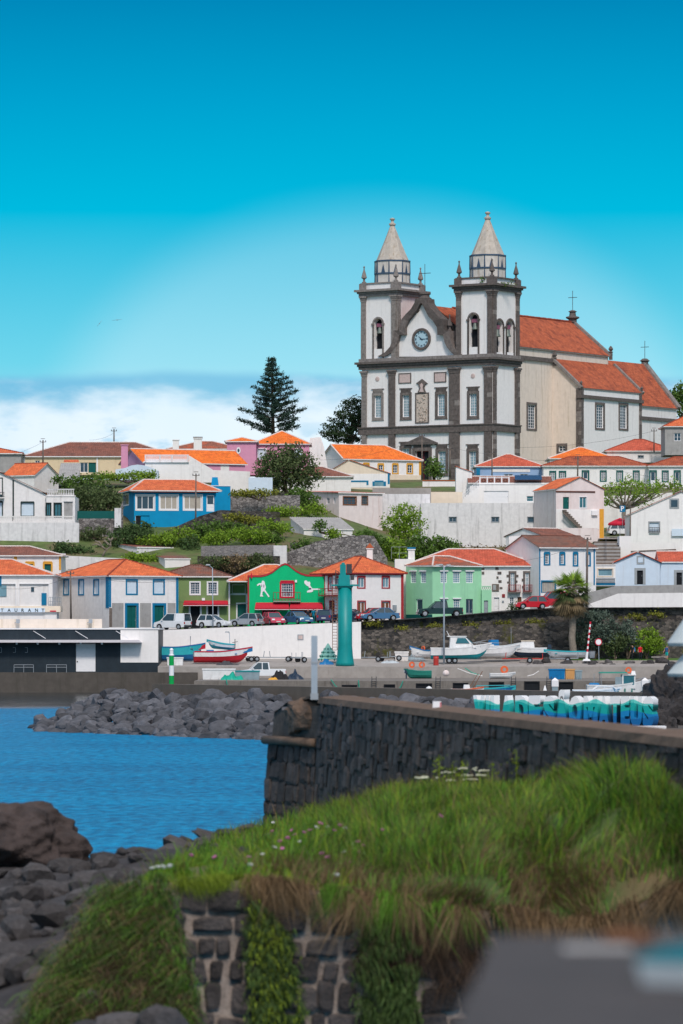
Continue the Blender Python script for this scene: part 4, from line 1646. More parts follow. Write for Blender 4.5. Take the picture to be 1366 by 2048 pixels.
r,f,zb,ze = house('cottage','white cottage with brown roof and yellow window surrounds behind the restaurant',(-90,503),(122,503),8,0,1111,
  'plaster',dict(kind='hip',rise=1.15,m='tile_brown'),zb=9,wins=[(53,1128,66,1143,'yellow'),(89,1128,102,1146,'yellow')])
strip(r,f,28,1112,34,1140,'yellow_trim',.05,'corner_strip')
strip(r,f,118,1112,122,1140,'yellow_trim',.05,'corner_strip')
wallpiece('boundary_wall','low white wall beside the yellow trimmed cottage',[(95,1107,1150),(131,1107,1150)],512,m='plaster')
wallpiece('boundary_wall','long pale wall behind the blue trimmed house roof',[(124,1111,1150),(250,1117,1150)],515,m='plaster_old')

r,f,zb,ze = house('corner_house','white corner house with bright blue window and door surrounds under orange roof',(218,486),(357,490.6),13.6,0,1151.5,
  'plaster',dict(kind='hip',rise=1.95,m='tile_orange',cap='tile_red'),zb=sz(280),
  wins=[(254,1161,273,1187,'blue'),(308,1161,327,1187,'blue'),(128,1161,137,1188,'blue','L'),(158,1161,167,1188,'blue','L'),(188,1161,197,1188,'blue','L')],
  doors=[(254,1211,273,1258,'greenb'),(309,1211,328,1256,'greenb')])
fL = Face(f.A + f.nin * 13.6,f.A)
strip(r,fL,212,1154,218,1216,'blue_trim',.05,'corner_strip')
strip(r,f,218.2,1154,222,1214,'blue_trim',.05,'corner_strip')
strip(r,f,352,1154,356.5,1240,'blue_trim',.05,'corner_strip')
for a,b in ((224,247),(280,302),(335,351)):
 strip(r,f,a,1206,b,1254,'plaster_grey',.012,'bare_render')
strip(r,f,218.3,1216,224,1254,'wood_grey',.03,'bare_render')

r,f,zb,ze = house('cafe','olive green cafe with brown roof, white windows and red awning',(318,493.5),(460,493.5),7,0,1153,
  'olive_wall',dict(kind='hip',rise=1.35,m='tile_old',cap='tile_brown'),zb=sz(400),cat='cafe',
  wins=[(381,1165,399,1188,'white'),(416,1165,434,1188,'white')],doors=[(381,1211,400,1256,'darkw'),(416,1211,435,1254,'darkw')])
awning(r,f,367,1201,457,1212,1.0)
strip(r,f,457,1155,460,1245,'white_paint',.05,'corner_strip')
strip(r,f,404,1196,410,1201,'white_paint',.3,'wall_lamp')

r,f,zb,ze = house('annex','narrow olive green annex with dark green door between cafe and bright green bar',(460.5,494.5),(496,494.5),8,0,1163,
  'olive_wall',dict(kind='flat'),zb=sz(478),wins=[(464,1169,491,1187,dict(trim=None,pane='olive_wall',sash=None,rec=.19))],
  doors=[(475,1208,492,1246,'greenw')])
strip(r,f,461,1187,495,1190,'white_paint',.06)
strip(r,f,491.5,1190,495,1206,'white_paint',.06,'corner_strip')

# bright green bar with a curved front
r,f,zb,ze = house('bar','bright green bar with curved red edged gable, red awnings and two white figures',(495,491),(652,491),7,0,1157,
  'green_wall',dict(kind='flat'),zb=sz(570),cat='bar',wins=[(563,1167,586,1193,'redgrid')],
  doors=[(526,1221,551,1250,dict(m='interior_shade',trim='crimson',tw=.12)),(584,1221,606,1243,dict(m='interior_shade',trim='crimson',tw=.1)),(611,1221,634,1243,dict(m='interior_shade',trim='crimson',tw=.1))])
cur = [(495,1153),(522,1153),(533,1150.5),(545,1145),(555,1137),(563,1131),(570,1128.5),(576,1130),(584,1136),(592,1142.5),(602,1148),(614,1151.5),(652,1152)]
cp = [f.hit(x,y) for x,y in cur]
part('gable_wall','green_wall',r,lambda q: q.prism(f.fr,cp + [(f.L,ze - .02),(0,ze - .02)],-.004,.35))
q = MB()
for (a,b) in zip(cp[:-1],cp[1:]):
 q.prism(f.fr,[(a[0],a[1] - .06),(b[0],b[1] - .06),(b[0],b[1] + .14),(a[0],a[1] + .14)],-.08,.42)
q.build('gable_coping','red_trim',r)
strip(r,f,495.2,1153,498.5,1246,'red_trim',.05,'corner_strip')
strip(r,f,648.5,1152,651.8,1236,'red_trim',.05,'corner_strip')
roof(r,Fr(f.fr.p(-2.2,.8,0),f.fr.x,f.fr.y),9.6,8,ZY(1163,494),'hip',1.95,.2,'tile_orange')
awning(r,f,510,1205,578.5,1220,1.3)
awning(r,f,579.5,1205,646,1220,1.3)
balcony(r,f,547,1185,601,1202,'red_brown')
strip(r,f,590,1160,594,1165,'white_paint',.15,'wall_lamp')
man = [(526,1161),(529,1163),(530,1168),(532,1175),(530,1179),(533,1184),(538,1191),(539,1194),(536.5,1194),(532,1187),(528,1182),(525,1184),(524.5,1190),(527,1193),
  (520,1193),(521,1189),(522,1182),(522,1173),(520,1169),(515,1172),(513.5,1170),(518,1166.5),(523,1166),(524,1162)]
kid = [(610,1161),(613,1161),(616,1164),(619,1163),(621,1166),(620,1170),(622.5,1174),(625,1177),(640,1177),(640,1179.5),(626,1180),(626,1183),(622,1184.5),(614,1185),
  (614,1182),(620,1179),(617,1173),(613,1171),(609,1167),(608.5,1163)]
for pg in (man,kid):
 o = part('painted_figure','white_paint',r,lambda q: q.prism(f.fr,[f.hit(*k) for k in pg],-.035,.0))
for a in ((523,1169,524.2,1174),(527,1169,528.4,1175),(617.5,1176,622.5,1179)):
 strip(r,f,*a,'metal_dark',.045,'figure_mark')
part('pennant','crimson',r,lambda q: q.prism(f.fr,[f.hit(503,1144),f.hit(505.5,1153),f.hit(503.5,1158),f.hit(501,1153)],-.3,-.24))

# white house with dark red trim
r,f,zb,ze = house('red_trim_house','white house with dark red trim and orange hipped roof behind the teal tower',(704,486),(807,489.7),8.3,0,1146,
  'plaster_fresh',dict(kind='hip',rise=1.95,m='tile_orange',cap='tile_red',fascia='red_brown'),zb=sz(750),
  wins=[(716,1155,729,1175,'red'),(765,1155,778,1175,'red'),(657,1154,664,1180,'red','L'),(672,1156,680,1175,'red','L')],
  doors=[(716,1203,730,1246,'redw'),(764,1203,779,1244,'redw'),(660,1203,668,1240,dict(m='wood',trim='red_trim',tw=.12),'L')],
  chimneys=[(733,746,1096,1120,493,'plaster_fresh','tile')])
fL = Face(f.A + f.nin * 8.3,f.A)
strip(r,f,802,1150,806.8,1242,'red_trim',.05,'corner_strip')
strip(r,f,704,1146,806.8,1150,'red_brown',.07)
strip(r,f,785,1210,792,1222,'metal_grey',.15,'meter_box')
strip(r,fL,646,1147,704,1151,'red_brown',.07)
balcony(r,fL,650,1177,690,1190,'red_brown',.9,'red_brown',6)

r,f,zb,ze = house('white_block_house','plain white flat roofed block behind the red trimmed house',(790,495),(826,495),5,0,1118,'plaster_fresh',dict(kind='flat'),zb=8,
  chimneys=[(816,830,1098,1120,495.4,'plaster_fresh','blue_trim')])
railing(r,P(783,1118,496),P(814,1118,496),1.4,'metal_grey',2,.02)

# mint green house on the bend
r,f,zb,ze = house('mint_house','two storey mint green house with white headed windows and patched brown roof',(865,488),(963,490),8,0,1131,
  'mint_wall',dict(kind='flat'),zb=sz(900),
  wins=[(881,1143,894,1166,'mint'),(906,1143,920,1166,'mint'),(932,1143,946,1166,'mint'),(881,1198,894,1224,'mint'),(907,1198,920,1224,'mint')],
  doors=[(932,1198,946,1237,dict(m='metal_grey',split=2,glass=.7))])
g2 = Face(XY(812,492.3),XY(865,488))
hs = [g2.rect(821,1143,832,1166),g2.rect(841,1143,852,1166),g2.rect(832,1198,845,1240)]
q = MB()
wall_with_holes(q,g2.fr,0,g2.L,zb,ze,hs)
q.poly([(g2.A.x,g2.A.y,zb),(g2.A.x + 1,g2.A.y + 5,zb),(g2.A.x + 1,g2.A.y + 5,ze),(g2.A.x,g2.A.y,ze)])
q.build('wall','mint_wall',r)
for h in hs[:2]:
 window(r,g2.fr,h,WS['mint'])
door(r,g2.fr,hs[2],'white_paint',glass=.6)
strip(r,g2,812.5,1229,864.5,1240,'dark_green',.03,'plinth')
R0,R1 = P(868,1112.5,494.5),P(900,1113,495)
E0,E1,E2 = P(809,1131,492.6),P(865,1131,487.4),P(966,1132,489.6)
t_ = MB()
tiles(t_,E0,E1,R0,R0)
tiles(t_,E1,E2,R0,R1)
ro = t_.build('roof','tile_mixed',r)
q = MB()
dn = Vector((0,0,-.12))
q.poly([E0 + dn,E1 + dn,R0 + dn])
q.poly([E1 + dn,E2 + dn,R1 + dn,R0 + dn])
q.poly([E0 + dn,E1 + dn,E1,E0])
q.poly([E1 + dn,E2 + dn,E2,E1])
q.build('soffit','plaster',ro)
q = MB()
for a,b in ((E0,R0),(E1,R0),(R0,R1),(R1,E2)):
 caps(q,a,b)
q.build('ridge_cap','mortar',ro)
an = Face(XY(963.4,489.4),XY(983,489.4))
q = MB()
ha = [an.rect(968,1201,976,1234)]
wall_with_holes(q,an.fr,0,an.L,zb,an.hit(970,1180)[1],ha)
q.box(an.fr,0,an.L,.25,3,zb,an.hit(970,1180)[1])
q.build('annex_wall','mint_wall',r)
door(r,an.fr,ha[0],'metal_grey')
q = MB()
a,b,c,d = an.rect(963.5,1172,982.5,1180)
q.box(an.fr,a,b,0,.15,d - .08,d)
for k in range(5):
 x = a + (b - a) * (k + .5) / 5
 q.bar(an.fr.p(x - .1,.07,c),an.fr.p(x + .1,.07,d),.06)
 q.bar(an.fr.p(x + .1,.07,c),an.fr.p(x - .1,.07,d),.06)
q.build('lattice_parapet','mint_wall',r)

# white house with dark stone surrounds
stn = dict(trim='basalt',tw=.22,pane='glass_pale',grid=(2,4),sw=.06,proud=.05)
r,f,zb,ze = house('stone_trim_house','white house with dark stone quoins, iron balconies and long reddish roof',(812,496.3),(1078,496.3),10,0,1132,
  'plaster_fresh',dict(kind='hip',rise=2.05,m='tile_red',cap='mortar'),zb=sz(1030),
  wins=[(1021,1146,1029,1182,stn),(1050,1146,1058,1182,stn),(1019,1194,1028,1212,'grid'),(1035,1194,1043,1212,dict(trim=None,pane='wood',sash='wood',grid=(2,1)))],
  doors=[(988,1195,998,1234,'whitew')])
balcony(r,f,1016,1170,1041,1184,'red_brown',.6,'basalt',7)
balcony(r,f,1046,1170,1071,1184,'red_brown',.6,'basalt',7)
rr = random.Random(5)
for (x,y) in ((994,1137),(999,1146),(995,1155),(1000,1163),(1002,1176),(965.5,1138),(966,1146),(1074,1140),(1073.5,1150),(1074,1166),(1017,1152),(1033,1152),(1046,1160),(1062,1152),(1017,1165),(1033,1163),(1046,1174),(1062,1166)):
 w,h = rr.uniform(2,4),rr.uniform(1.8,2.8)
 strip(r,f,x - w,y - h,x + w,y + h,'basalt',rr.uniform(.03,.07),'stone_block')
sg = strip(r,f,984,1168,998,1183,'wood_grey',.06,'sign_board')
strip(r,f,986,1170,992,1180,'grey_trim',.068,'sign_picture')
strip(r,f,1004,1188,1010,1195,'red_brown',.06,'wall_plaque')
strip(r,f,1004,1201,1008,1205,'metal_grey',.08,'wall_plaque')

# white house with blue trim and deep roof
r,f,zb,ze = house('blue_window_house','white house with slim blue framed windows and brown roof above the palm',(1078,494),(1192,496.8),9,0,1095,
  'plaster_fresh',dict(kind='gx',rise=1.45,m='tile_old',cap='tile_brown',side_over=.15),zb=sz(1130),
  wins=[(1090,1108,1098,1128,'bluegrid'),(1121,1108,1128,1128,'bluegrid'),(1148,1108,1154,1130,'bluegrid'),(1174,1108,1179,1130,'bluegrid'),
  (1084,1163,1110,1185,dict(trim='blue_trim',tw=.14,tb=.02,pane='curtain',grid=(6,1),sash='metal_grey'))])
strip(r,f,1078.2,1096,1080.5,1205,'blue_trim',.05,'corner_strip')
strip(r,f,1187,1096,1189.5,1170,'blue_trim',.05,'corner_strip')
r,f,zb,ze = house('back_cottage','small white cottage with broken brown roof peeping above the blue window house',(1083,513),(1150,516),7,0,1071,
  'plaster',dict(kind='gx',rise=.95,m='tile_brown',cap='mortar',side_over=.1),zb=12)

# pale blue gabled house on the raised terrace at the right
r,f,zb,ze = house('gabled_house','pale blue gabled house with dark open doorway on raised terrace',(1231,500),(1320,500),8,1172,1125,
  'plaster_blueish',dict(kind='gy',rise=1.25,m='tile_red',over=.2),wins=[(1276,1114,1286,1126,'grey')],doors=[(1274,1141,1286,1169,'darkg')])
r,f,zb,ze = house('side_house','pale blue house with red roof cut by the right edge, beside gabled house',(1320.5,500.6),(1450,500.6),7,1172,1124,
  'plaster_blueish',dict(kind='gx',rise=1.3,m='tile_red',over=.2),doors=[(1353,1145,1364,1170,'darkg')])
r,f,zb,ze = house('rear_house','higher red roofed house behind the pale blue house at right edge',(1345,510),(1460,510),8,1172,1120,
  'plaster',dict(kind='hip',rise=1.9,m='tile_red',over=.2))
r,f,zb,ze = house('veranda','small white glazed veranda with blue base below the stairway',(1190,498.5),(1231,498.5),5,1172,1131,'plaster_fresh',dict(kind='flat'),
  wins=[(1196,1138,1225,1152,dict(trim='plaster_cream',tw=.12,pane='glass_pale',grid=(1,1)))],cat='veranda',parapet=True)
strip(r,f,1190.5,1166,1230.5,1170,'blue_trim',.06)
balustrade(r,f.fr.p(.05,-.1,f.hit(1200,1166)[1]),f.fr.p(f.L - .05,-.1,f.hit(1200,1166)[1]),.55,'metal_grey',16,.06,.06,'railing')
r = wallpiece('terrace_wall','white retaining wall with bare grey top below the pale blue houses',[(1150,1196,1222),(1185,1183,1222),(1232,1172,1222),(1500,1167,1222)],491.5,m='plaster_grey')
q = MB()
a = [P(1178,1208,491.4),P(1236,1187,491.4),P(1500,1184,491.4)]
b = [P(1178,1222,491.4),P(1236,1222,491.4),P(1500,1222,491.4)]
for k in range(2):
 q.poly([b[k],b[k + 1],a[k + 1],a[k]])
o = q.build('lower_plaster','plaster_fresh')
o.parent = r

# stairway up to the parking terrace
root = empty('stairway',P(1192,1125,503),'flight of dark stone steps climbing between the blue window house and right terrace','stairs')
n = 13
for k in range(n):
 y = 1128 - (1128 - 1082) * k / n
 Y = 503 + 26 * k / n
 a,b = P(1188,y,Y),P(1241,y,Y)
 z1 = ZY(1128 - (1128 - 1082) * (k + .8) / n,Y)
 q = MB()
 q.box(W0,a.x,b.x,Y,Y + 2.3,a.z - .6,z1)
 q.build('step','plaster_grey' if k % 2 else 'wood_grey',root)
railing(root,P(1212,1122,504),P(1212,1080,528),1.0,'metal_dark',8,.025)

# ---- hillside houses, left
r,f,zb,ze = house('black_trim_house','white gabled house with black trim on the left retaining wall',(-115,532),(92,532),10,1046,989,
  'plaster',dict(kind='gy',rise=3.15,m='tile_brown',over=.25),wins=[(43,1006,67,1031,'black'),(-14,1005,4,1032,'black'),(-14,957,4,994,'blackg')])
strip(r,f,25,960,28,1042,'black_trim',.05,'corner_strip')
a,b,c,d = f.rect(-20,992,9,997)
balcony(r,f,-20,985,9,995,'metal_dark',.8,'plaster',8)
r,f,zb,ze = house('porch','white porch with roof terrace attached beside the black trimmed house',(92.5,531.5),(150,531.5),8,1046,993,'plaster',dict(kind='flat'),cat='porch',
  wins=[(109,1007,122,1033,'blackg'),(93,1007,101,1032,'blackg'),(127,1003,146,1040,dict(trim=None,pane='plaster_grey',sash=None,rec=.19))],parapet=True)
balustrade(r,f.fr.p(.1,.2,ze + .1),f.fr.p(f.L - .1,.2,ze + .1),.8,'plaster_old',16)
r = wallpiece('retaining_wall','tall stained white retaining wall with balustrade at left',[(-120,1046,1125),(152,1045,1125),(158,1046,1125)],529,m='plaster_old')
balustrade(r,P(-60,1045,529.2) - r.location,P(150,1045,529.2) - r.location,.75,'plaster',52)
wallpiece('rubble_wall','pale rubble stone wall between left balustrade and blue house',[(157,1037,1100),(232,1037,1100),(246,1000,1100)],534,m='rubble_grey')
wallpiece('garden_fence','dark green garden fence below the big shrubs at left',[(151,1022,1040),(232,1022,1040)],536,m='dark_green',th=.06,cat='fence')
wallpiece('gate_pier','tall stained pier at left corner of blue house',[(229,1016,1055),(242,1016,1055)],533,m='plaster_old',th=.8,cat='pier')

r,f,zb,ze = house('tan_house','long tan house with weathered brown hipped roof on the left skyline',(48,600),(352,600),12,950,913,'plaster_tan',
  dict(kind='hip',rise=2.25,m='tile_brown',cap='mortar',fascia='white_paint'),
  wins=[(70,921,80,929,'plain'),(160,925,176,945,dict(trim=None,pane='glass',grid=(2,1))),(177,925,192,945,dict(trim=None,pane='dark_green',sash='dark_green',grid=(2,1)))])
strip(r,f,46.5,915,50,948,'white_paint',.05,'corner_strip')
strip(r,f,193,915,196,948,'white_paint',.05,'corner_strip')
r,f,zb,ze = house('grey_house','unplastered grey house with orange roof at far left skyline',(-70,596),(42,596),10,945,907,'plaster_grey',dict(kind='hip',rise=1.0,m='tile_orange',cap='tile_red'))
r,f,zb,ze = house('lean_house','small white house with orange roof above the black trimmed house',(8,577.4),(68,575),6,985,952,'plaster',dict(kind='gx',rise=1.75,m='tile_orange',cap='tile_red',over=.25))
r,f,zb,ze = house('outhouse','low white outhouse with sloping grey sheet roof among the left shrubs',(118,568),(155,568),5,965,952,'plaster_old',dict(kind='shed',rise=1.9,m='plaster_grey',over=.1))
part('roof_tiles','tile_orange',r,lambda q: tiles(q,P(127,925,574),P(158,925,574),P(128,920,575.5),P(157,920,575.5)))

# lilac house with terrace
r,f,zb,ze = house('lilac_house','long lilac and pink house with bright orange roof and white terrace',(288,580),(490,586.6),8,960,925,'lilac_wall',
  dict(kind='gx',rise=2.0,m='tile_vivid',cap='mortar',over=.3),chimneys=[(242,256,889,915,581,'pink_wall')])
strip(r,f,415,928,489,955,'pink_wall',.03,'pink_panel')
strip(r,f,441,931,458,945,'plaster',.05,'shutter')
root = empty('roof_terrace',P(290,958,574),'white roof terrace block with pale railing in front of the lilac house','terrace')
fc = Face(XY(290,574),XY(378,574))
part('wall','plaster_fresh',root,lambda q: q.box(fc.fr,0,fc.L,0,4,ZY(965,574),ZY(925,574)))
part('side_wall','plaster',root,lambda q: q.prism(fc.fr,[fc.hit(*k) for k in ((378,911),(430,942),(430,965),(378,965))],.0,.5))
part('slab','white_paint',root,lambda q: q.box(fc.fr,-.2,fc.L,-.25,4,ZY(925,574) + .003,ZY(925,574) + .15))
balustrade(root,P(291,924,573.9),P(377,924,573.9),.95,'white_paint',40,.08,.1,'railing')
for x in (291,320,344,376):
 part('railing_post','plaster_pink',root,lambda q: q.box(Fr(P(x,924,573.8)),-.1,.1,-.1,.15,0,1.0))
q = MB()
arc = [(231,946),(231,939),(250,936),(262,931),(275,929),(290,931),(305,936),(316,941),(316,960),(231,960)]
q.prism(Fr((0,570,0)),[(P(x,y,570).x,P(x,y,570).z) for x,y in arc],0,3)
tag(q.build('curved_shed','plaster_blueish'),'low pale shed with rounded top under the lilac gable','shed')
wallpiece('garden_wall','stained white garden wall right of the roof terrace',[(428,940,985),(500,943,985)],576,m='plaster')
wallpiece('garden_wall','pale garden gate wall behind the round olive shrub',[(497,955,990),(545,955,990)],570,m='plaster_blueish')

# blue house
r,f,zb,ze = house('blue_house','vivid blue house with orange roof and wide white windows on the slope',(268,545),(432,547.2),9,1075,981,'blue_wall',
  dict(kind='hip',rise=1.55,m='tile_orange',ins=2.6,over=.6),
  wins=[(272,990,309,1020,'tri'),(319,990,356,1020,'tric'),(367,990,404,1020,'tric'),(247,989,258,1010,dict(trim='white_paint',tw=.12,pane='glass',grid=(1,1)),'L'),
  (271,1031,299,1066,dict(trim=None,pane='interior_shade',sash=None,rec=.19))],doors=[(413,990,429,1023,'whiteglass')])
strip(r,f,282,1031,299,1066,'blue_wall',-.12,'recess_wall',.16)
strip(r,f,262,981,435,985,'tile_red',.5,'eave_canopy',0)
r,f,zb,ze = house('blue_outbuilding','flat roofed blue outbuilding with tapered chimney behind the blue house',(418,552),(461,553),7,1035,972,'blue_wall',dict(kind='flat'),parapet=False)
part('chimney','blue_wall',r,lambda q: q.frust(Fr(P(422,972,554)),(0,1.0,0,1.0),-.1,(.15,.85,.15,.85),1.15))
part('coping','white_paint',r,lambda q: q.box(f.fr,-.05,f.L + .05,-.05,.3,ze + .003,ze + .08))

# pink hipped house
r,f,zb,ze = house('pink_house','pink house with vivid orange hipped roof left of the church',(508,612),(618,612),8,950,888,'pink_wall',dict(kind='hip',rise=2.05,m='tile_vivid'),
  wins=[(516,898,532,918,dict(trim='white_paint',tw=.1,pane='blind',sash=None)),(590,898,604,918,dict(trim='white_paint',tw=.1,pane='blind',sash=None))])
r,f,zb,ze = house('pink_wing','low pink wing with oval window left of the pink hipped house',(454,607),(512,607),6,950,883,'pink_wall',dict(kind='hip',rise=.65,m='tile_vivid'))
u,z = f.hit(477,901)
q = MB()
q.lathe(Fr(f.fr.p(u,-.02,z),f.fr.x * .62,f.fr.z * 1.0,-f.fr.y),[(.48,0),(.48,.08),(.26,.08),(.26,.02)],16,cap=False)
o = q.build('oval_window','white_paint',r)
q = MB()
q.lathe(Fr(f.fr.p(u,-.02,z),f.fr.x * .62,f.fr.z,-f.fr.y),[(.27,0),(.27,.03)],16)
q.build('pane','glass',o)
r,f,zb,ze = house('far_house','far brown roofed house with two white chimneys behind the lilac house',(338,650),(482,650),9,940,898,'plaster',dict(kind='hip',rise=1.35,m='tile_mixed'),
  chimneys=[(345,358,879,900,640),(387,404,876,900,640,'plaster_fresh','plaster_grey')])

# yellow trimmed house and its neighbours under the church
r,f,zb,ze = house('yellow_trim_house','white house with yellow trim and vivid orange roof below the church',(688,625),(842,630.5),8,985,918,'plaster_fresh',
  dict(kind='gh',rise=2.3,m='tile_vivid',over=.3),
  wins=[(728,929,737,935,'yellow2'),(757,930,766,944,'yellow2'),(786,930,795,946,'yellow2'),(815,930,824,946,'yellow2')])
strip(r,f,838,920,842,950,'yellow_trim',.05,'corner_strip')
strip(r,f,775,950,841.5,985,'plaster_cream',.06,'lower_wall')
q = MB()
q.prism(Fr((0,622,0)),[(P(x,y,622).x,P(x,y,622).z) for x,y in ((611,935),(620,876),(641,874),(648,893),(655,935))],0,2.5)
tag(q.build('chimney_stack','plaster_fresh'),'broad white tapering kitchen chimney between pink and yellow trimmed houses','chimney')
r,f,zb,ze = house('cream_gable_house','low cream gabled house with blue window below the yellow trimmed house',(652,605),(780,605),8,990,947,'plaster_cream',
  dict(kind='gy',rise=1.95,m='tile_orange',off=-1.3,over=.12))
strip(r,f,690,947.5,779.5,975,'plaster_fresh',.03,'lower_wall')
strip(r,f,775.5,946,779.5,968,'blue_trim',.07,'corner_strip')
strip(r,f,748,964,768,972,'glass_pale',.05,'window')
for a in ((745,963,749,972),(767,963,772,972),(749,961,767,964),(701,961,737,964),(733,964,737,970)):
 strip(r,f,*a,'blue_trim',.08,'blue_shutter')
r,f,zb,ze = house('brown_roof_house','low white house with brown roof right of the round olive shrub',(560,592),(702,592),8,990,953,'plaster',dict(kind='hip',rise=1.5,m='tile_brown'))

# sheds on the slope
r,f,zb,ze = house('window_shed','peeling pale shed with wooden window and thin red roof on the slope',(678,560),(765,563.2),9,1075,985,'plaster_pink',dict(kind='shed',rise=.45,m='tile_red',over=.25),
  wins=[(687,994,712,1009,'wood'),(724,993,735,1009,dict(trim='wood',tw=.1,pane='glass',grid=(3,3),sash='wood_grey')),(653,995,659,1008,'plain','L'),(667,996,671,1007,'plain','L')])
r,f,zb,ze = house('grey_shed','small weathered shed with grey sheet roof low on the slope',(608,535),(705,537.2),5,1095,1058,'plaster',dict(kind='shed',rise=1.6,m='plaster_grey',over=.15),
  wins=[(595,1068,599,1084,dict(trim=None,pane='interior_shade',sash=None),'L')])
wallpiece('concrete_wall','grey concrete terrace wall right of the peeling shed',[(745,976,1020),(862,976,1020)],568,m='concrete_light')
wallpiece('stepped_wall','stained wall under the grey concrete terrace',[(760,988,1080),(860,988,1080)],566,m='plaster_old')
wallpiece('orange_coped_wall','white wall with orange tile coping beside the yellow trimmed house',[(845,962,990),(915,962,990)],612,m='plaster',cop='tile_orange')
r,f,zb,ze = house('long_warehouse','long stained white warehouse wall with three slot windows',(842,560),(1120,560),10,1110,1006,'plaster_old',dict(kind='flat'),cat='warehouse',
  wins=[(898,1034,913,1044,'slot'),(983,1034,998,1044,'slot'),(1055,1034,1081,1045,'slot')])
wallpiece('terrace_parapet','pale parapet left of the garage below the church',[(862,984,1012),(925,984,1012)],572,m='plaster_cream')
r,f,zb,ze = house('garage_house','white house with patterned balustrade over a wide garage door',(958,576),(1116,576),6,1012,969,'plaster_fresh',dict(kind='flat'),parapet=True,
  wins=[(1053,992,1067,1003,dict(trim=None,pane='glass_teal',grid=(1,2)))],doors=[(968,982,1017,1008,dict(m='white_paint',split=1))])
q = MB()
fz = f.hit(985,969)[1] + .12
a = f.hit(960,969)[0]
b = f.hit(1018,969)[0]
q.box(f.fr,a,b,.0,.12,fz + .75,fz + .85)
q.box(f.fr,a,b,.0,.12,fz,fz + .1)
for k in range(5):
 x = a + (b - a) * k / 4
 q.box(f.fr,x - .08,x + .08,-.02,.14,fz,fz + .9)
o = q.build('balustrade','white_paint',r)
for k in range(4):
 x = a + (b - a) * (k + .5) / 4
 part('balustrade_panel','tile_brown',o,lambda q: (q.lathe(Fr(f.fr.p(x,.05,fz + .42),f.fr.x,f.fr.z,-f.fr.y),[(.3,0),(.3,.04),(.14,.04),(.14,0)],8,cap=False)))
q = MB()
for k in range(9):
 x0 = f.hit(958 - k * 5.2,990)[0]
 q.box(f.fr,x0 - .35,x0,-.9,-.05,ze - 3.2,ze - .2 - k * .30)
q.build('outside_stair','plaster_fresh',r)
railing(r,f.fr.p(f.hit(958,1)[0],-.9,ze - .2),f.fr.p(f.hit(912,1)[0],-.9,ze - 2.8),.8,'white_paint',14,.03)
r,f,zb,ze = house('brown_roof_terrace_house','white house with brown tile roof and solar panel above the garage',(940,584),(1100,584),6,1000,966,'plaster_fresh',dict(kind='gx',rise=1.0,m='tile_brown',over=.3))
q = MB()
q.box(Fr(P(1030,962,583.2),(1,0,0),Vector((0,1,.35)).normalized(),Vector((0,-.35,1)).normalized()),0,3.7,0,1.9,.15,.25)
q.build('solar_panel',mat('solar',(0.01,0.06,0.14),.2,.2,3,spec=.6),r)
r,f,zb,ze = house('white_hut','small white hut with orange tile edge below the church corner',(912,586),(944,586),4,1000,944,'plaster_fresh',dict(kind='shedr',rise=.8,m='tile_orange',over=.1))

# right: rows under the church
r,f,zb,ze = house('grey_blue_house','grey blue house with red hipped roof below the church',(952,620),(1086,620),9,965,933,'greyblue_wall',dict(kind='hip',rise=1.95,m='tile_red'),
  wins=[(1008,948,1026,960,'plain'),(1040,948,1056,960,'plain')])
strip(r,f,984,938,1060,944,'plaster',.06,'awning_box')
strip(r,f,953,937,960,950,'blue_trim',.4,'water_tank')
r,f,zb,ze = house('orange_roof_house','house with vivid orange pyramid roof behind the green window house',(1100,641),(1228,641),9,960,917,'plaster',dict(kind='hip',rise=1.85,m='tile_vivid'))
r,f,zb,ze = house('green_window_house','long white house with dark green window frames and red roof',(1087,615),(1297,615),8,985,932,'plaster_fresh',dict(kind='hip',rise=1.5,m='tile_church',cap='tile_red'),
  wins=[(1101,944,1110,961,'green'),(1120,944,1130,961,'green'),(1202,943,1211,961,'green'),(1235,943,1244,961,'green'),(1268,943,1277,961,'green')],
  doors=[(1166,943,1176,966,'greenw2')])
r,f,zb,ze = house('green_door_house','white house with dark green door frames continuing the row at right edge',(1298,613),(1430,613),8,990,932,'plaster_fresh',dict(kind='hip',rise=1.45,m='tile_church',cap='tile_red'),
  wins=[(1326,943,1335,962,'green')],doors=[(1301,943,1311,972,'greenw2'),(1350,943,1359,972,'greenw2')])
r,f,zb,ze = house('red_roof_house','white house with broad red hipped roof beside the church wing',(1214,650),(1350,650),9,925,902,'plaster',dict(kind='hip',rise=1.95,m='tile_red',cap='tile_red'),wins=[(1276,911,1287,916,'slot')])
r,f,zb,ze = house('edge_house','grey house with orange roof at right edge beside the church',(1330,638),(1430,638),8,910,853,'plaster_grey',dict(kind='hip',rise=1.95,m='tile_orange',cap='tile_red'),wins=[(1348,866,1362,882,'plain')])

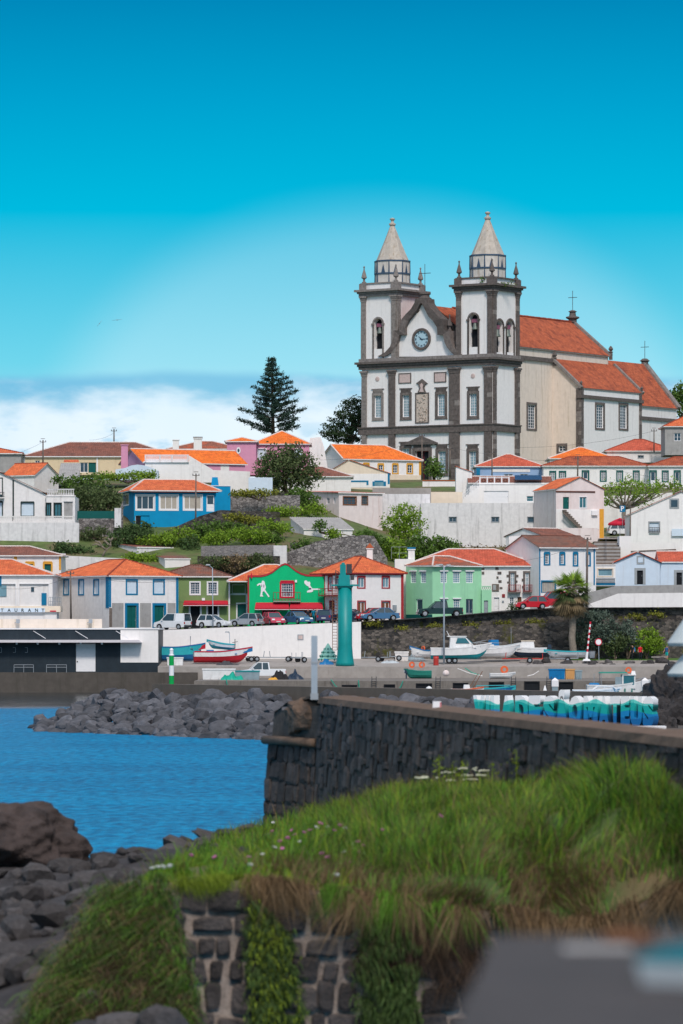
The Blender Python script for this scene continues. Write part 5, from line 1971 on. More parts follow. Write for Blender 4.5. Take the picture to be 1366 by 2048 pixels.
r,f,zb,ze = house('cream_house','weathered cream gabled house with green door and outside stair',(1112,551),(1208,552.8),9,1100,978,'plaster_pink',dict(kind='gy',rise=1.6,m='tile_orange',over=.15),
  wins=[(1159,994,1173,1016,dict(trim='white_paint',tw=.08,pane='glass_teal',grid=(2,1))),(1175,1041,1188,1049,'slot')],doors=[(1126,994,1138,1018,'green')])
strip(r,f,1111.5,982,1190,985,'tile_brown',.08)
strip(r,f,1199,1018,1207.5,1095,'yellow_trim',.04,'ochre_strip')
strip(r,f,1112.5,1018.5,1198,1058,'plaster_fresh',.05,'lower_wall')
q = MB()
for k in range(10):
 x = f.hit(1124 + k * 3.8,1020)[0]
 z = f.hit(1124,1020 + k * 4)[1]
 q.box(f.fr,x,x + .3,-1.0,-.06,z - .25,z)
q.bar(f.fr.p(f.hit(1122,1020)[0],-1.0,f.hit(1122,1022)[1] - .2),f.fr.p(f.hit(1164,1060)[0],-1.0,f.hit(1164,1062)[1] - .2),.06,.3)
q.build('outside_stair','wood_grey',r)
u,z = f.hit(1188,1026)
part('fan_unit','white_paint',r,lambda q: q.box(f.fr,u - .4,u + .4,-.4,-.06,z - .3,z + .3))
wallpiece('yard_wall','pinkish yard wall at the foot of the cream house',[(1122,1056,1075),(1195,1056,1085)],545,m='plaster_pink')
wallpiece('white_side_wall','plain white wall joining warehouse and blue window house',[(1018,1073,1140),(1060,1070,1140)],512,m='plaster_fresh')

gw = dict(trim='grey_trim',tw=.16,pane='blind',sash=None)
r,f,zb,ze = house('right_gable_house','white gabled house with grey framed windows at right edge',(1260,541),(1466,541),10,1095,1029,'plaster_fresh',dict(kind='gy',rise=2.95,m='tile_red',cap='plaster_grey',over=.15),
  wins=[(1299,1045,1318,1063,gw)])
a,b,c,d = f.rect(1342,1000,1355,1014)
q = MB()
q.box(f.fr,a - .2,b + .2,-.05,.02,c - .2,d + .2)
o = q.build('window','grey_trim',r)
part('pane','glass',o,lambda q: q.box(f.fr,a,b,-.06,-.04,c,d))
balcony(r,f,1298,1055,1319,1065,'metal_dark',.2,'grey_trim',6)
strip(r,f,1343,1058,1400,1072,'plaster_blueish',.3,'hanging_sheet',-.25)
wallpiece('low_wall','low white wall under the right gable house',[(1240,1085,1130),(1500,1085,1130)],530,m='plaster_fresh')
wallpiece('stair_wall','white wall along the right side of the steps',[(1239,1072,1130),(1262,1072,1130)],522,m='plaster_fresh',th=4)
wallpiece('sloped_wall','pale wall with dark coping below the right gable house',[(1262,1104,1130),(1352,1100,1130)],515,m='plaster',cop='wood_grey')

wallpiece('parking_wall','white wall behind the parked white car under the spreading tree',[(1204,992,1075),(1270,990,1075),(1345,985,1075)],580,m='plaster')
q = MB()
q.poly([P(1196,1078,548),P(1275,1078,548),P(1290,1066,580),P(1200,1066,580)])
tag(q.build('parking_terrace_pavement','concrete_light'),kind='structure')
# ---- slope walls
wallpiece('dry_wall','upper dry stone terrace wall right of the blue house',[(452,992,1030),(600,990,1030)],556,m='rubble_grey')
wallpiece('dry_wall','dark lower dry stone wall slanting beside the blue house',[(320,1068,1085),(400,1032,1060),(440,1020,1050),(560,1024,1060)],541,m='rubble_dark')
wallpiece('block_wall','grey block garden wall above the green bar roofs',[(402,1092,1125),(548,1090,1125)],517,m='block_wall')
wallpiece('white_pier','broad whitewashed wall pier above the bright green bar',[(547,1091,1160),(574,1091,1160)],516,m='plaster_old')
wallpiece('stone_bank','large grey stone bank behind the red trimmed house',[(574,1105,1160),(622,1088,1160),(725,1070,1160),(748,1072,1160),(775,1118,1160)],518,m='rubble_grey')
wallpiece('path_wall','low stone path wall with iron rail under the grey shed',[(580,1085,1130),(625,1084,1130),(710,1070,1130)],524,m='rubble_grey')
wallpiece('dark_bank_wall','overgrown dark stone bank below the block wall',[(395,1112,1160),(560,1112,1160)],514,m='rubble_dark')
r,f,zb,ze = house('slope_hut','half ruined white hut with brown roof edge in the left bushes',(274,523),(345,526),5,1118,1094,'plaster_old',dict(kind='shed',rise=.5,m='tile_brown',over=.1))
r,f,zb,ze = house('slope_hut','tiny white hut just above the brown cafe roof',(330,516),(380,517),4,1140,1117,'plaster',dict(kind='shed',rise=.4,m='tile_old',over=.1))

# ---- street retaining walls
r = wallpiece('white_street_wall','long plain white retaining wall below the parked cars',[(310,1261,1345),(520,1252,1345),(722,1243.5,1345)],479,m='plaster_fresh',th=.4)
fc = Face(XY(310,479),XY(722,479))
q = MB()
a,b,c,d = fc.rect(595,1269,607,1280)
q.box(fc.fr,a,b,-.05,.02,c,d)
o = q.build('wall_tablet','metal_grey')
o.parent = r
o.matrix_parent_inverse = Matrix.Translation(-r.location)
part('tablet_face','tablet',o,lambda q: q.box(fc.fr,a + .1,b - .1,-.06,-.04,c + .1,d - .1))
root = empty('harbour_wall',P(725,1312,480),'long dark stone harbour wall with mossy ledge below the right street','wall')
tag(root,kind='thing')
for (pr,dy,nm) in (([(722,1243,1262),(850,1237,1257),(1000,1223.5,1250),(1100,1216,1246),(1560,1213,1244)],480.3,'upper_wall'),
  ([(722,1261,1350),(850,1256,1350),(1000,1249,1350),(1100,1245,1350),(1560,1242,1350)],479.2,'lower_wall')):
 q = MB()
 tp = [P(x,a,dy) for x,a,b in pr]
 bt = [P(x,b,dy) for x,a,b in pr]
 bk = Vector((0,1.3,0))
 for k in range(len(pr) - 1):
  q.poly([bt[k],bt[k + 1],tp[k + 1],tp[k]])
  q.poly([tp[k],tp[k + 1],tp[k + 1] + bk,tp[k] + bk])
 q.poly([bt[0],tp[0],tp[0] + bk,bt[0] + bk])
 q.build(nm,'harbour_stone',root)

# ---- restaurant on the quay, black and white
root = empty('quay_restaurant',P(0,1345,463),'low black and white quayside restaurant with long white canopy at left','restaurant')
fc = Face(XY(-110,463),XY(317,463))
H = lambda x,y: fc.hit(x,y)
zt,zb = H(100,1259)[1],2.17
hd = fc.rect(152,1287,191,1343)
q = MB()
wall_with_holes(q,fc.fr,0,fc.L,zb,zt,[hd])
q.box(fc.fr,0,fc.L,.25,12,zb,zt)
q.build('wall','black_wall',root)
q = MB()
q.box(fc.fr,hd[0],hd[1],.05,.12,hd[2],hd[3])
d_ = q.build('door','white_paint',root)
part('handle','metal_dark',d_,lambda q: q.box(fc.fr,hd[0] + .08,hd[0] + .2,-.02,.05,hd[2] + 1.0,hd[2] + 1.15))
strip(root,fc,241,1260,316.5,1325,'plaster_fresh',.03,'white_panel')
part('roof_edge','white_paint',root,lambda q: q.box(fc.fr,-.1,fc.L + .1,-.12,12,zt + .003,zt + .16))
a,b,c,d = fc.rect(-100,1277,284,1285)
part('canopy',mat('canopy_white',(.70,.66,.68),.7,.04),root,lambda q: q.frust(fc.fr,(a,b,-1.6,0),c,(a,b - .3,-1.6,0),d - .15))
q = MB()
for x in (-40,67,151,232):
 p0,p1 = H(x,1262),H(x + 26,1276)
 q.tube([fc.fr.p(p0[0],-.02,p0[1]),fc.fr.p(p1[0],-1.4,p1[1] - .05)],.035,5)
tag(q.build('canopy_stay','white_paint',root),kind='stuff')
for x in (35,77,120,163,205):
 u,z = H(x,1287)
 part('canopy_lamp','white_paint',root,lambda q: q.lathe(Fr(fc.fr.p(u,-1.2,z - .12)),[(.07,0),(.12,.08),(.12,.22)],8))
for x in (-2,26,50):
 u,z = H(x,1300)
 part('wall_ring','metal_grey',root,lambda q: (q.box(fc.fr,u,u + .25,-.06,-.01,z - .28,z - .24),q.box(fc.fr,u,u + .25,-.06,-.01,z + .24,z + .28),q.box(fc.fr,u + .25,u + .29,-.06,-.01,z - .28,z + .28)))
part('parapet','plaster_warm',root,lambda q: q.box(Face(XY(-110,470),XY(204,470)).fr,0,Face(XY(-110,470),XY(204,470)).L,0,.5,zt,ZY(1238,470)))
for x in (32,177):
 pt = P(x,1243,469.8)
 part('floodlight','metal_grey',root,lambda q: (q.box(Fr(pt),.05,.45,-.5,-.15,-.2,.25),q.tube([pt + Vector((-.15,.1,-.15)),pt + Vector((.2,-.3,0))],.04,5)))
fs = Face(XY(-110,477),XY(121,477))
part('terrace_slab','plaster_cream',root,lambda q: q.box(fs.fr,0,fs.L,0,4,ZY(1224,477),ZY(1212,477)))
part('terrace_base','plaster',root,lambda q: q.box(fs.fr,0,fs.hit(113,1)[0],.3,3.9,zt,ZY(1224,477) - .003))
sb = fs.rect(-60,1216,90,1224.5)
part('sign_board','plaster_blueish',root,lambda q: q.box(fs.fr,sb[0],sb[1],-.08,-.004,sb[2],sb[3]))
strip(root,fs,100,1221,112,1223.5,'crimson',.03,'red_mark')

def text_obj(body,parent,origin,xdir,zdir,size,m,extrude=.01,name='lettering',spacing=1.0,bold=0.0):
 cu = bpy.data.curves.new(name,'FONT')
 cu.body = body
 cu.size = size
 cu.extrude = extrude
 cu.space_character = spacing
 cu.offset = bold
 cu.resolution_u = 3
 tmp = bpy.data.objects.new('tmp',cu)
 COL.objects.link(tmp)
 dg = bpy.context.evaluated_depsgraph_get()
 me = bpy.data.meshes.new_from_object(tmp.evaluated_get(dg))
 bpy.data.objects.remove(tmp)
 x,z = Vector(xdir).normalized(),Vector(zdir).normalized()
 n_ = x.cross(z)
 mt = Matrix((x,z,n_)).transposed().to_4x4()
 off = Vector((0,0,0))
 pp = parent
 while pp is not None:
  off += pp.location
  pp = pp.parent
 mt.translation = Vector(origin) - off
 me.transform(mt)
 me.materials.clear()
 me.materials.append(M[m])
 o = bpy.data.objects.new(name,me)
 COL.objects.link(o)
 o.parent = parent
 return o

# letters R E S T A U R A N T : the last seven show in the picture
word = 'RESTAURANT'
for k,ch in enumerate(word):
 px = 86.5 - (len(word) - 1 - k) * 13.6
 u,z = fs.hit(px - 3.2,1223.5)
 text_obj(ch,root,fs.fr.p(u,-.085,z),fs.fr.x,fs.fr.z,.50,'black_trim',.015,'sign_letter',bold=.012)
# rails on the quay in front
for x0,x1,nm in ((28,67,'left'),(93,133,'right')):
 q = MB()
 for k in range(3):
  p_ = P(x0 + (x1 - x0) * k / 2,1349,461.9)
  q.tube([p_,p_ + Vector((0,0,1.05))],.03,5)
 for h in (1.05,.78):
  q.tube([P(x0,1349,461.9) + Vector((0,0,h)),P(x1,1349,461.9) + Vector((0,0,h))],.03,5)
 tag(q.build('quay_rail','metal_grey'),'thin steel rail frame before the black wall, %s one' % ('leftmost' if nm == 'left' else 'nearer the white door'),'railing','rail frames on the quay')
# ================================================================== trees and shrubs
def leaf_quads(C,size,N=None,flat=0.0,aspect=0.55):
 """C (n,3) centres -> quads of about `size`, oriented at random (or about normals N)"""
 n = len(C)
 a = RNG.normal(size=(n,3))
 if N is not None:
  a = a * (1 - flat) + N * flat * 2.0
 a /= np.linalg.norm(a,axis=1,keepdims=True) + 1e-9
 b = RNG.normal(size=(n,3))
 u = np.cross(a,b)
 u /= np.linalg.norm(u,axis=1,keepdims=True) + 1e-9
 v = np.cross(a,u)
 s = (size * RNG.uniform(.6,1.3,(n,1)))
 u,v = u * s,v * s * aspect
 V = np.stack([C - u,C - v * .9,C + u,C + v * .9],1).reshape(-1,3)
 F = np.arange(4 * n).reshape(n,4)
 return V,F

def blob_points(c,r,n,shell=.62):
 """n points in the outer part of an uneven ellipsoid"""
 d = RNG.normal(size=(n,3))
 d /= np.linalg.norm(d,axis=1,keepdims=True)
 k = np.array([1 + .35 * mnoise.noise((x[0] * 1.7 + c[0],x[1] * 1.7 + c[1],x[2] * 1.7)) for x in d])
 rad = (shell + (1 - shell) * RNG.random(n) ** .7) * k
 return np.array(c) + d * np.array(r) * rad[:,None],d

def crown_mesh(name,blobs,n,size,m,parent,clump=10,spread=None):
 """leaves gathered in clumps over a set of ellipsoids"""
 tot = sum(b[1][0] * b[1][2] for b in blobs)
 Cs,Ns = [],[]
 for c,r in blobs:
  k = max(3,int(n / clump * r[0] * r[2] / tot))
  p,d = blob_points(c,r,k)
  sp = spread or size * 1.6
  q = np.repeat(p,clump,0) + RNG.normal(size=(k * clump,3)) * sp * np.array([1,1,.7])
  Cs.append(q)
  Ns.append(np.repeat(d,clump,0))
 C,N_ = np.concatenate(Cs),np.concatenate(Ns)
 V,F = leaf_quads(C,size,N_,.35)
 return fast_mesh(name,V,F,m,parent)

def limb(mb,a,b,r0,r1,wob=.12,n=5):
 a,b = Vector(a),Vector(b)
 L = (b - a).length
 pts = [a.lerp(b,k / n) + (Vector((random.uniform(-1,1),random.uniform(-1,1),random.uniform(-.5,.5))) * wob * L * (0 if k in (0,n) else 1) * .35) for k in range(n + 1)]
 mb.tube(pts,[r0 + (r1 - r0) * k / n for k in range(n + 1)],6)

def shrub(name,label,Y,parts,base,m='leaf_mid',n=1600,size=.22,cat='shrub',bark='bark',group=None,stems=4,th=.12):
 """parts: (px, py, rx, ry) ellipses in photograph pixels at distance Y; base (px, py) of the stem"""
 b = P(base[0],base[1],Y)
 root = empty(name,b,label,cat,group)
 s = Y / FPX
 blobs = [(P(x,y,Y + random.uniform(-.4,.4)),(rx * s,min(rx,ry * 1.3) * s * .9,ry * s)) for x,y,rx,ry in parts]
 crown_mesh('crown' if cat == 'tree' else 'foliage',blobs,n,size,m,root)
 q = MB()
 for k in range(stems):
  c,r = blobs[k % len(blobs)]
  tgt = c + Vector((random.uniform(-.5,.5) * r[0],random.uniform(-.4,.4) * r[1],random.uniform(-.1,.5) * r[2]))
  limb(q,b + Vector((random.uniform(-.1,.1),random.uniform(-.1,.1),-.3)),tgt,th,th * .25)
 q.build('trunk' if cat == 'tree' else 'stem',bark,root,True)
 return root

# big olive shrub and slope greenery
shrub('olive_shrub','large round olive green shrub left of the brown roofed house',575,[(555,928,42,34),(595,932,40,36),(572,950,52,34),(540,945,32,26),(618,955,22,24),(578,910,34,22)],(575,992),'leaf_olive',5200,.24,'tree',stems=7,th=.2)
shrub('slope_bush','bright green bush below the round olive shrub',560,[(597,990,20,16),(612,1002,26,18),(600,1012,34,12)],(603,1025),'leaf_mid',1800,.2)
shrub('slope_bush','low green bush above the grey sheet roof shed',552,[(570,1025,38,12),(625,1020,24,12),(545,1035,26,9)],(580,1040),'leaf_bright',1700,.2)
shrub('tuft_bush','small green tuft growing on the grey shed corner',533,[(666,1070,12,10)],(664,1082),'leaf_bright',500,.16)
shrub('ball_tree','rounded yellow green tree before the long warehouse',545,[(808,1032,34,24),(790,1050,26,22),(825,1052,24,22),(806,1066,26,14)],(806,1100),'leaf_bright',2600,.19,'tree',stems=6,th=.14)
for i,(pts,m,lb) in enumerate((([(748,1088,26,18),(735,1075,16,14)],'leaf_mid','leftmost bush of the green thicket under the ball tree'),
  ([(785,1096,30,16),(800,1108,30,12)],'leaf_bright','bright bush directly below the ball tree'),
  ([(838,1090,28,18),(850,1106,30,14)],'leaf_mid','bush right of the ball tree trunk'),
  ([(880,1088,26,14),(890,1100,26,14),(905,1092,16,10)],'leaf_mid','rightmost bush of the thicket before the warehouse'),
  ([(770,1116,40,10),(830,1118,40,10)],'leaf_bright','low yellowish bush behind the white chimney with blue cap'))):
 shrub('thicket_bush',lb,531 + i,pts,(pts[0][0],pts[0][1] + 20),m,1700,.2,'bush',group='thicket before the warehouse')
shrub('dry_weeds','strip of dry yellow weeds at the warehouse foot',540,[(930,1098,18,5),(965,1098,20,5),(1000,1098,20,5)],(960,1104),'leaf_dry',600,.16,'weeds',stems=1)
# left gardens
shrub('vine_hedge','bright vine hedge in front of the lilac gable',562,[(240,953,26,7),(275,952,26,8),(303,950,14,8),(205,953,20,7)],(255,962),'leaf_bright',1500,.18,'hedge')
shrub('garden_bush','mid green garden bush below the grey outhouse',558,[(150,965,26,12),(185,962,28,14),(120,960,16,8),(170,978,36,10)],(160,990),'leaf_mid',1900,.2)
shrub('dark_bush','dark bush right of the roof terrace porch',545,[(168,990,24,22),(182,1010,30,22)],(172,1036),'leaf_olive',1700,.2)
shrub('round_bush','rounded olive bush beside the blue house roof',541,[(205,990,26,18),(215,1008,28,22),(228,998,14,20)],(210,1036),'leaf_olive',1900,.2)
shrub('slope_shrub','dark low shrub under the left retaining wall',524,[(128,1100,26,12),(160,1105,30,12)],(140,1116),'leaf_dark',1500,.2)
shrub('slope_shrub','dark green shrub beside the bare twisted tree',527,[(245,1080,30,22),(270,1068,30,20),(225,1100,36,14)],(250,1112),'leaf_dark',2400,.2)
shrub('slope_shrub','dark shrub rising against the blue house base',536,[(290,1060,16,14),(262,1064,20,12)],(280,1080),'leaf_dark',1200,.2)
shrub('pale_bush','yellowish bush above the orange roof of the blue trimmed house',519,[(275,1116,26,9),(298,1120,22,9)],(290,1130),'leaf_bright',1100,.18)
for i,(pts,m,lb) in enumerate((([(325,1078,32,9),(300,1082,22,7)],'leaf_bright','bright green groundcover clump left of the leaning pole'),
  ([(365,1068,30,12),(352,1080,30,8)],'leaf_bright','bright clump in front of the slanting dark wall'),
  ([(400,1060,18,16),(410,1072,26,12)],'leaf_mid','taller bush at the foot of the leaning pole'),
  ([(450,1070,34,10),(432,1080,30,9)],'leaf_bright','bright clump above the grey block wall, left end'),
  ([(498,1066,34,10),(510,1078,30,9)],'leaf_bright','bright clump above the grey block wall, middle'),
  ([(538,1076,22,10),(548,1084,16,8)],'leaf_mid','dull clump above the grey block wall, right end'),
  ([(378,1094,22,22),(395,1112,22,14)],'leaf_dark','dark shrub at the left end of the grey block wall'),
  ([(345,1104,24,9),(365,1088,20,10)],'leaf_mid','green shrub beside the half ruined hut'))):
 shrub('groundcover_clump',lb,526 + i % 3 * 2,pts,(pts[0][0],pts[0][1] + 12),m,1300,.18,'bush',group='bushes on the slope')
for i,(pts,m,lb) in enumerate((([(430,1122,28,10),(415,1132,24,8)],'leaf_olive','left dry scrub patch on the bank below the block wall'),
  ([(475,1120,30,9),(470,1132,30,9)],'leaf_dry','middle dry scrub patch on the bank below the block wall'),
  ([(520,1118,26,9),(505,1128,26,8)],'leaf_olive','right dry scrub patch on the bank below the block wall'))):
 shrub('bank_scrub',lb,513,pts,(pts[0][0],pts[0][1] + 14),m,900,.17,'scrub',group='scrub on the dark bank')
for i,(pts,m,lb) in enumerate((([(440,1052,30,8),(470,1056,26,8)],'leaf_mid','green scrub at the foot of the dark dry stone wall'),([(560,1056,22,10),(535,1050,20,8)],'leaf_bright','bright scrub left of the grey sheet roof shed'),
  ([(190,1064,26,10),(175,1075,26,9)],'leaf_olive','olive scrub below the left rubble wall'),([(500,1040,26,6),(470,1034,20,5)],'leaf_yellow','yellow weeds on the dark dry stone wall'),
  ([(640,1050,10,9),(722,1078,18,12)],'leaf_mid','green bush at the right end of the grey shed'),([(520,986,36,5),(480,987,22,5)],'leaf_yellow','yellow flowering weeds on the upper terrace wall'),
  ([(560,1098,12,10),(590,1118,16,10)],'leaf_mid','ivy clump beside the whitewashed pier'))):
 shrub('terrace_scrub',lb,522 + (1090 - pts[0][1]) * .30,pts,(pts[0][0],pts[0][1] + 10),m,900,.18,'bush',group='scrub on the terraces')
shrub('ivy_patch','grassy patch with ivy left of the grey stone bank',520,[(602,1090,18,8),(588,1105,10,14),(615,1085,14,6)],(600,1104),'leaf_mid',700,.16,'ivy')
shrub('churchyard_bush','dark green bush before the church portal',650,[(864,938,14,14),(876,942,12,14),(868,925,9,9)],(868,958),'leaf_mid',900,.22)
shrub('edge_tree','green tree tops behind the church chancel at right edge',760,[(1350,795,12,16),(1362,785,12,18),(1368,810,16,22)],(1362,840),'leaf_mid',1300,.3,'tree')
# weeds on the tower's cornice
shrub('cornice_weeds','green weeds growing on the near tower cornice',681,[(968,560,7,5),(1012,568,16,3),(985,566,8,3)],(975,566),'leaf_mid',260,.16,'weeds',stems=1,th=.02)
# shrubs at the harbour wall
shrub('silver_tree','silvery blue green tree against the harbour wall behind the barrier',476.5,[(1172,1238,26,18),(1200,1248,34,26),(1165,1262,22,22),(1215,1272,24,22),(1190,1280,34,16)],(1188,1318),'leaf_blue',4200,.17,'tree',stems=6,th=.14)
shrub('grey_shrub','grey green shrub left of the two walkers',476.5,[(1250,1262,20,18),(1262,1282,22,20)],(1255,1318),'leaf_blue',1700,.16)
shrub('olive_bush','dull olive bush just left of the two walkers',475.5,[(1235,1285,18,18),(1225,1298,14,12)],(1232,1318),'leaf_olive',1300,.16)
shrub('bright_bush','rounded bright green bush behind the red shirted walker',476.5,[(1295,1278,26,22),(1305,1290,22,18),(1280,1292,16,14)],(1294,1318),'leaf_bright',2200,.16)
shrub('planter_bush','dark potted bushes by the stone trimmed house door',486,[(1022,1220,6,12),(1036,1216,7,14)],(1028,1232),'leaf_dark',500,.13,'plant')
for i,(x,y) in enumerate(((742,1246),(800,1256),(872,1252),(940,1248),(1005,1246),(1068,1242),(1270,1232),(1310,1228))):
 shrub('wall_weeds',('yellow green weeds in the harbour wall ledge, tuft %s' % ('nearest the white wall','under the blue parked sedan','under the dark pickup','under the mint house','under the stone trimmed house','left of the palm','above the walkers','near the right edge')[i]),479.6,
  [(x,y,14,3),(x + 12,y + 3,9,4)],(x,y + 3),'leaf_yellow',220,.13,'weeds',group='weeds on the harbour wall',stems=1,th=.01)

def norfolk_pine():
 Y = 700
 b = P(547,905,Y)
 root = empty('norfolk_pine',b,'tall dark tiered conifer standing alone against the sky','tree')
 top = P(543,716,Y)
 q = MB()
 q.tube([b,b.lerp(top,.5),top],[.38,.22,.04],8)
 q.build('trunk','bark',root,True)
 br = MB()
 C = []
 lv = 15
 for k in range(lv):
  t = k / (lv - 1)
  zc = b.lerp(top,.22 + .75 * t)
  L = (5.3 * (1 - t) ** .85 + .55) * random.uniform(.85,1.1)
  nb = 5
  a0 = random.uniform(0,6.28)
  for j in range(nb):
   a = a0 + j * 2 * math.pi / nb + random.uniform(-.25,.25)
   l = L * random.uniform(.6,1.2)
   dr = Vector((math.cos(a),math.sin(a),0))
   pts = [zc + dr * l * s + Vector((0,0,l * (.16 * s - .05 + .10 * s * s))) for s in (0,.35,.7,1.0)]
   br.tube(pts,[.07,.05,.035,.02],4)
   m = max(4,int(l * 3.2))
   for i in range(m):
    s = .28 + .72 * (i + random.random() * .6) / m
    p = zc + dr * l * s + Vector((0,0,l * (.16 * s - .05 + .10 * s * s)))
    sd = dr.cross(Vector((0,0,1)))
    for h in range(3):
     C.append(p + sd * random.gauss(0,.26) * (1.1 - .5 * s) + Vector((0,0,random.uniform(.0,.22))))
 br.build('branch','bark',root)['kind'] = 'stuff'
 C = np.array([tuple(c) for c in C])
 C = np.repeat(C,7,0) + RNG.normal(size=(len(C) * 7,3)) * .17
 V,F = leaf_quads(C,.20,aspect=.4)
 fast_mesh('crown',V,F,'leaf_pine',root)

norfolk_pine()

def cypress():
 Y = 705
 b = P(700,900,Y)
 root = empty('cypress_tree',b,'broad dark cypress half hidden behind the church tower','tree')
 q = MB()
 C = []
 s = Y / FPX
 tips = [(640,866),(652,850),(662,838),(648,872),(672,826),(684,818),(690,806),(702,800),(714,796),(722,800),(735,802),(660,862),(680,845),(700,830),(718,820),(730,830),(676,868),(700,860),(720,850),(690,880),(735,860),(715,880),(668,880),(745,815)]
 for (x,y) in tips:
  tip = P(x,y,Y + random.uniform(-2.5,2.5))
  a = b + Vector((random.uniform(-.4,1.5),0,random.uniform(1.2,4.5)))
  a.z = min(a.z,tip.z - .2)
  limb(q,a,tip,.12,.03)
  d = (tip - a)
  for k in range(46):
   u = random.random() ** .55
   p = a.lerp(tip,.35 + .65 * u) + Vector((random.gauss(0,.45),random.gauss(0,.6),random.gauss(.05,.22)))
   C.append(p)
 limb(q,b,P(705,840,Y),.5,.2)
 q.build('trunk','bark',root,True)
 C = np.array([tuple(c) for c in C])
 C = np.repeat(C,5,0) + RNG.normal(size=(len(C) * 5,3)) * np.array([.25,.25,.12])
 V,F = leaf_quads(C,.22,aspect=.5)
 fast_mesh('crown',V,F,'leaf_cypress',root)

cypress()

def pollard():
 Y = 572
 b = P(1247,1045,Y)
 root = empty('spreading_tree',b,'low spreading tree with pale crooked limbs above the parasol','tree')
 q = MB()
 s = Y / FPX
 fork = P(1248,1018,Y)
 limb(q,b,fork,.32,.26,.05)
 C = []
 heads = [(1212,985),(1225,975),(1238,970),(1252,968),(1266,967),(1280,970),(1292,975),(1305,978),(1318,976),(1330,972),(1222,1000),(1240,990),(1275,992),(1298,992),(1262,985),(1210,1005),(1285,1005),(1345,970),(1355,975)]
 for (x,y) in heads:
  tip = P(x,y,Y + random.uniform(-2,2))
  mid = fork.lerp(tip,.5) + Vector((0,random.uniform(-.5,.5),-.2))
  q.tube([fork,mid,tip],[.17,.11,.05],6)
  for k in range(4):
   t2 = tip + Vector((random.gauss(0,.45),random.gauss(0,.45),random.uniform(-.2,.4)))
   q.tube([tip,t2],[.045,.015],4)
  for k in range(34):
   C.append(tip + Vector((random.gauss(0,.62),random.gauss(0,.62),random.gauss(.05,.38))))
 q.build('trunk','bark_pale',root,True)
 C = np.array([tuple(c) for c in C])
 C = np.repeat(C,4,0) + RNG.normal(size=(len(C) * 4,3)) * .14
 V,F = leaf_quads(C,.17)
 fast_mesh('crown',V,F,'leaf_bright',root)

pollard()

def bare_tree():
 Y = 522
 b = P(205,1114,Y)
 root = empty('bare_tree',b,'bare pale twisted tree trunk above the blue trimmed house roof','tree')
 q = MB()
 for pts in ([(203,1116),(212,1100),(222,1092),(221,1082)],[(212,1100),(203,1092),(192,1088),(184,1091)],[(222,1092),(214,1086),(208,1080)],[(203,1092),(198,1084),(190,1082)],[(221,1082),(216,1076)],[(221,1082),(226,1075)]):
  q.tube([P(x,y,Y) for x,y in pts],[.16 - .12 * k / len(pts) for k in range(len(pts))],6)
 q.build('trunk','bark_pale',root,True)

bare_tree()

def palm():
 Y = 474
 b = P(1146,1318,Y)
 root = empty('palm_tree',b,'fan palm with hanging dead fronds in front of the harbour wall','palm')
 top = P(1143,1178,Y)
 q = MB()
 n = 16
 q.tube([b.lerp(top,k / n) + Vector((.06 * math.sin(k),0,0)) for k in range(n + 1)],[(.52 if k < 1 else .40 - .09 * k / n) * (1.06 if k % 2 else 1) for k in range(n + 1)],10)
 q.build('trunk','bark_pale',root,True)
 rr = random.Random(11)

 def fronds(name,m,count,elo,ehi,L0,L1,droop):
  Vv,Ff = [],[]
  st = MB()
  for k in range(count):
   a = rr.uniform(0,6.283)
   e = rr.uniform(elo,ehi)
   L = rr.uniform(L0,L1)
   d = Vector((math.cos(a) * math.cos(e),math.sin(a) * math.cos(e),math.sin(e)))
   sd = d.cross(Vector((0,0,1)))
   sd = sd.normalized() if sd.length > .05 else Vector((1,0,0))
   up = sd.cross(d)
   hub = top + d * L * .5 + Vector((0,0,-droop * L * .12))
   st.tube([top,hub],[.035,.02],4)
   for j in range(13):              # segments of the fan
    f = (j - 6) / 6 * 1.25
    g_ = (d * math.cos(f) + sd * math.sin(f)).normalized()
    tip = hub + g_ * L * .55 * (1 - .2 * abs(f)) + Vector((0,0,-droop * L * (.22 + .12 * abs(f))))
    mid = hub.lerp(tip,.55) + Vector((0,0,.05))
    w = .075
    wd = up.cross(g_).normalized() * w
    i = len(Vv)
    Vv.extend([hub - wd * .3,hub + wd * .3,mid + wd,mid - wd,tip + wd * .15,tip - wd * .15])
    Ff.extend([(i,i + 1,i + 2,i + 3),(i + 3,i + 2,i + 4,i + 5)])
  o = fast_mesh(name,np.array([tuple(v) for v in Vv]),np.array(Ff),m,root)
  o['kind'] = 'stuff'
  st.build('frond_stalk','bark_pale',root)['kind'] = 'stuff'
 fronds('fronds','leaf_bright',34,.0,1.3,2.3,3.1,.5)
 fronds('fronds','leaf_olive',30,-.5,.35,2.2,2.9,.8)
 fronds('dead_fronds','leaf_dry',70,-1.3,-.3,1.9,3.1,.9)

palm()
# ================================================================== vehicles
PAINT = {}

def paint(nm,c):
 if nm not in M:
  mat(nm,c,.28,.03,2.0,spec=.5)
 return nm

for nm,c in (('car_white',(.78,.80,.82)),('car_silver',(.34,.37,.40)),('car_red',(.55,.02,.035)),('car_pink',(.60,.06,.11)),('car_blue',(.06,.16,.30)),
  ('car_navy',(.02,.035,.07)),('car_green',(.012,.035,.035)),('car_violet',(.05,.05,.12)),('lamp_clear',(.75,.78,.8)),('lamp_red',(.45,.01,.01)),('plate',(.75,.75,.7)),('bumper_grey',(.05,.055,.06))):
 paint(nm,c)
mat('car_glass',(.03,.06,.075),.08,.15,1.0,spec=.7)

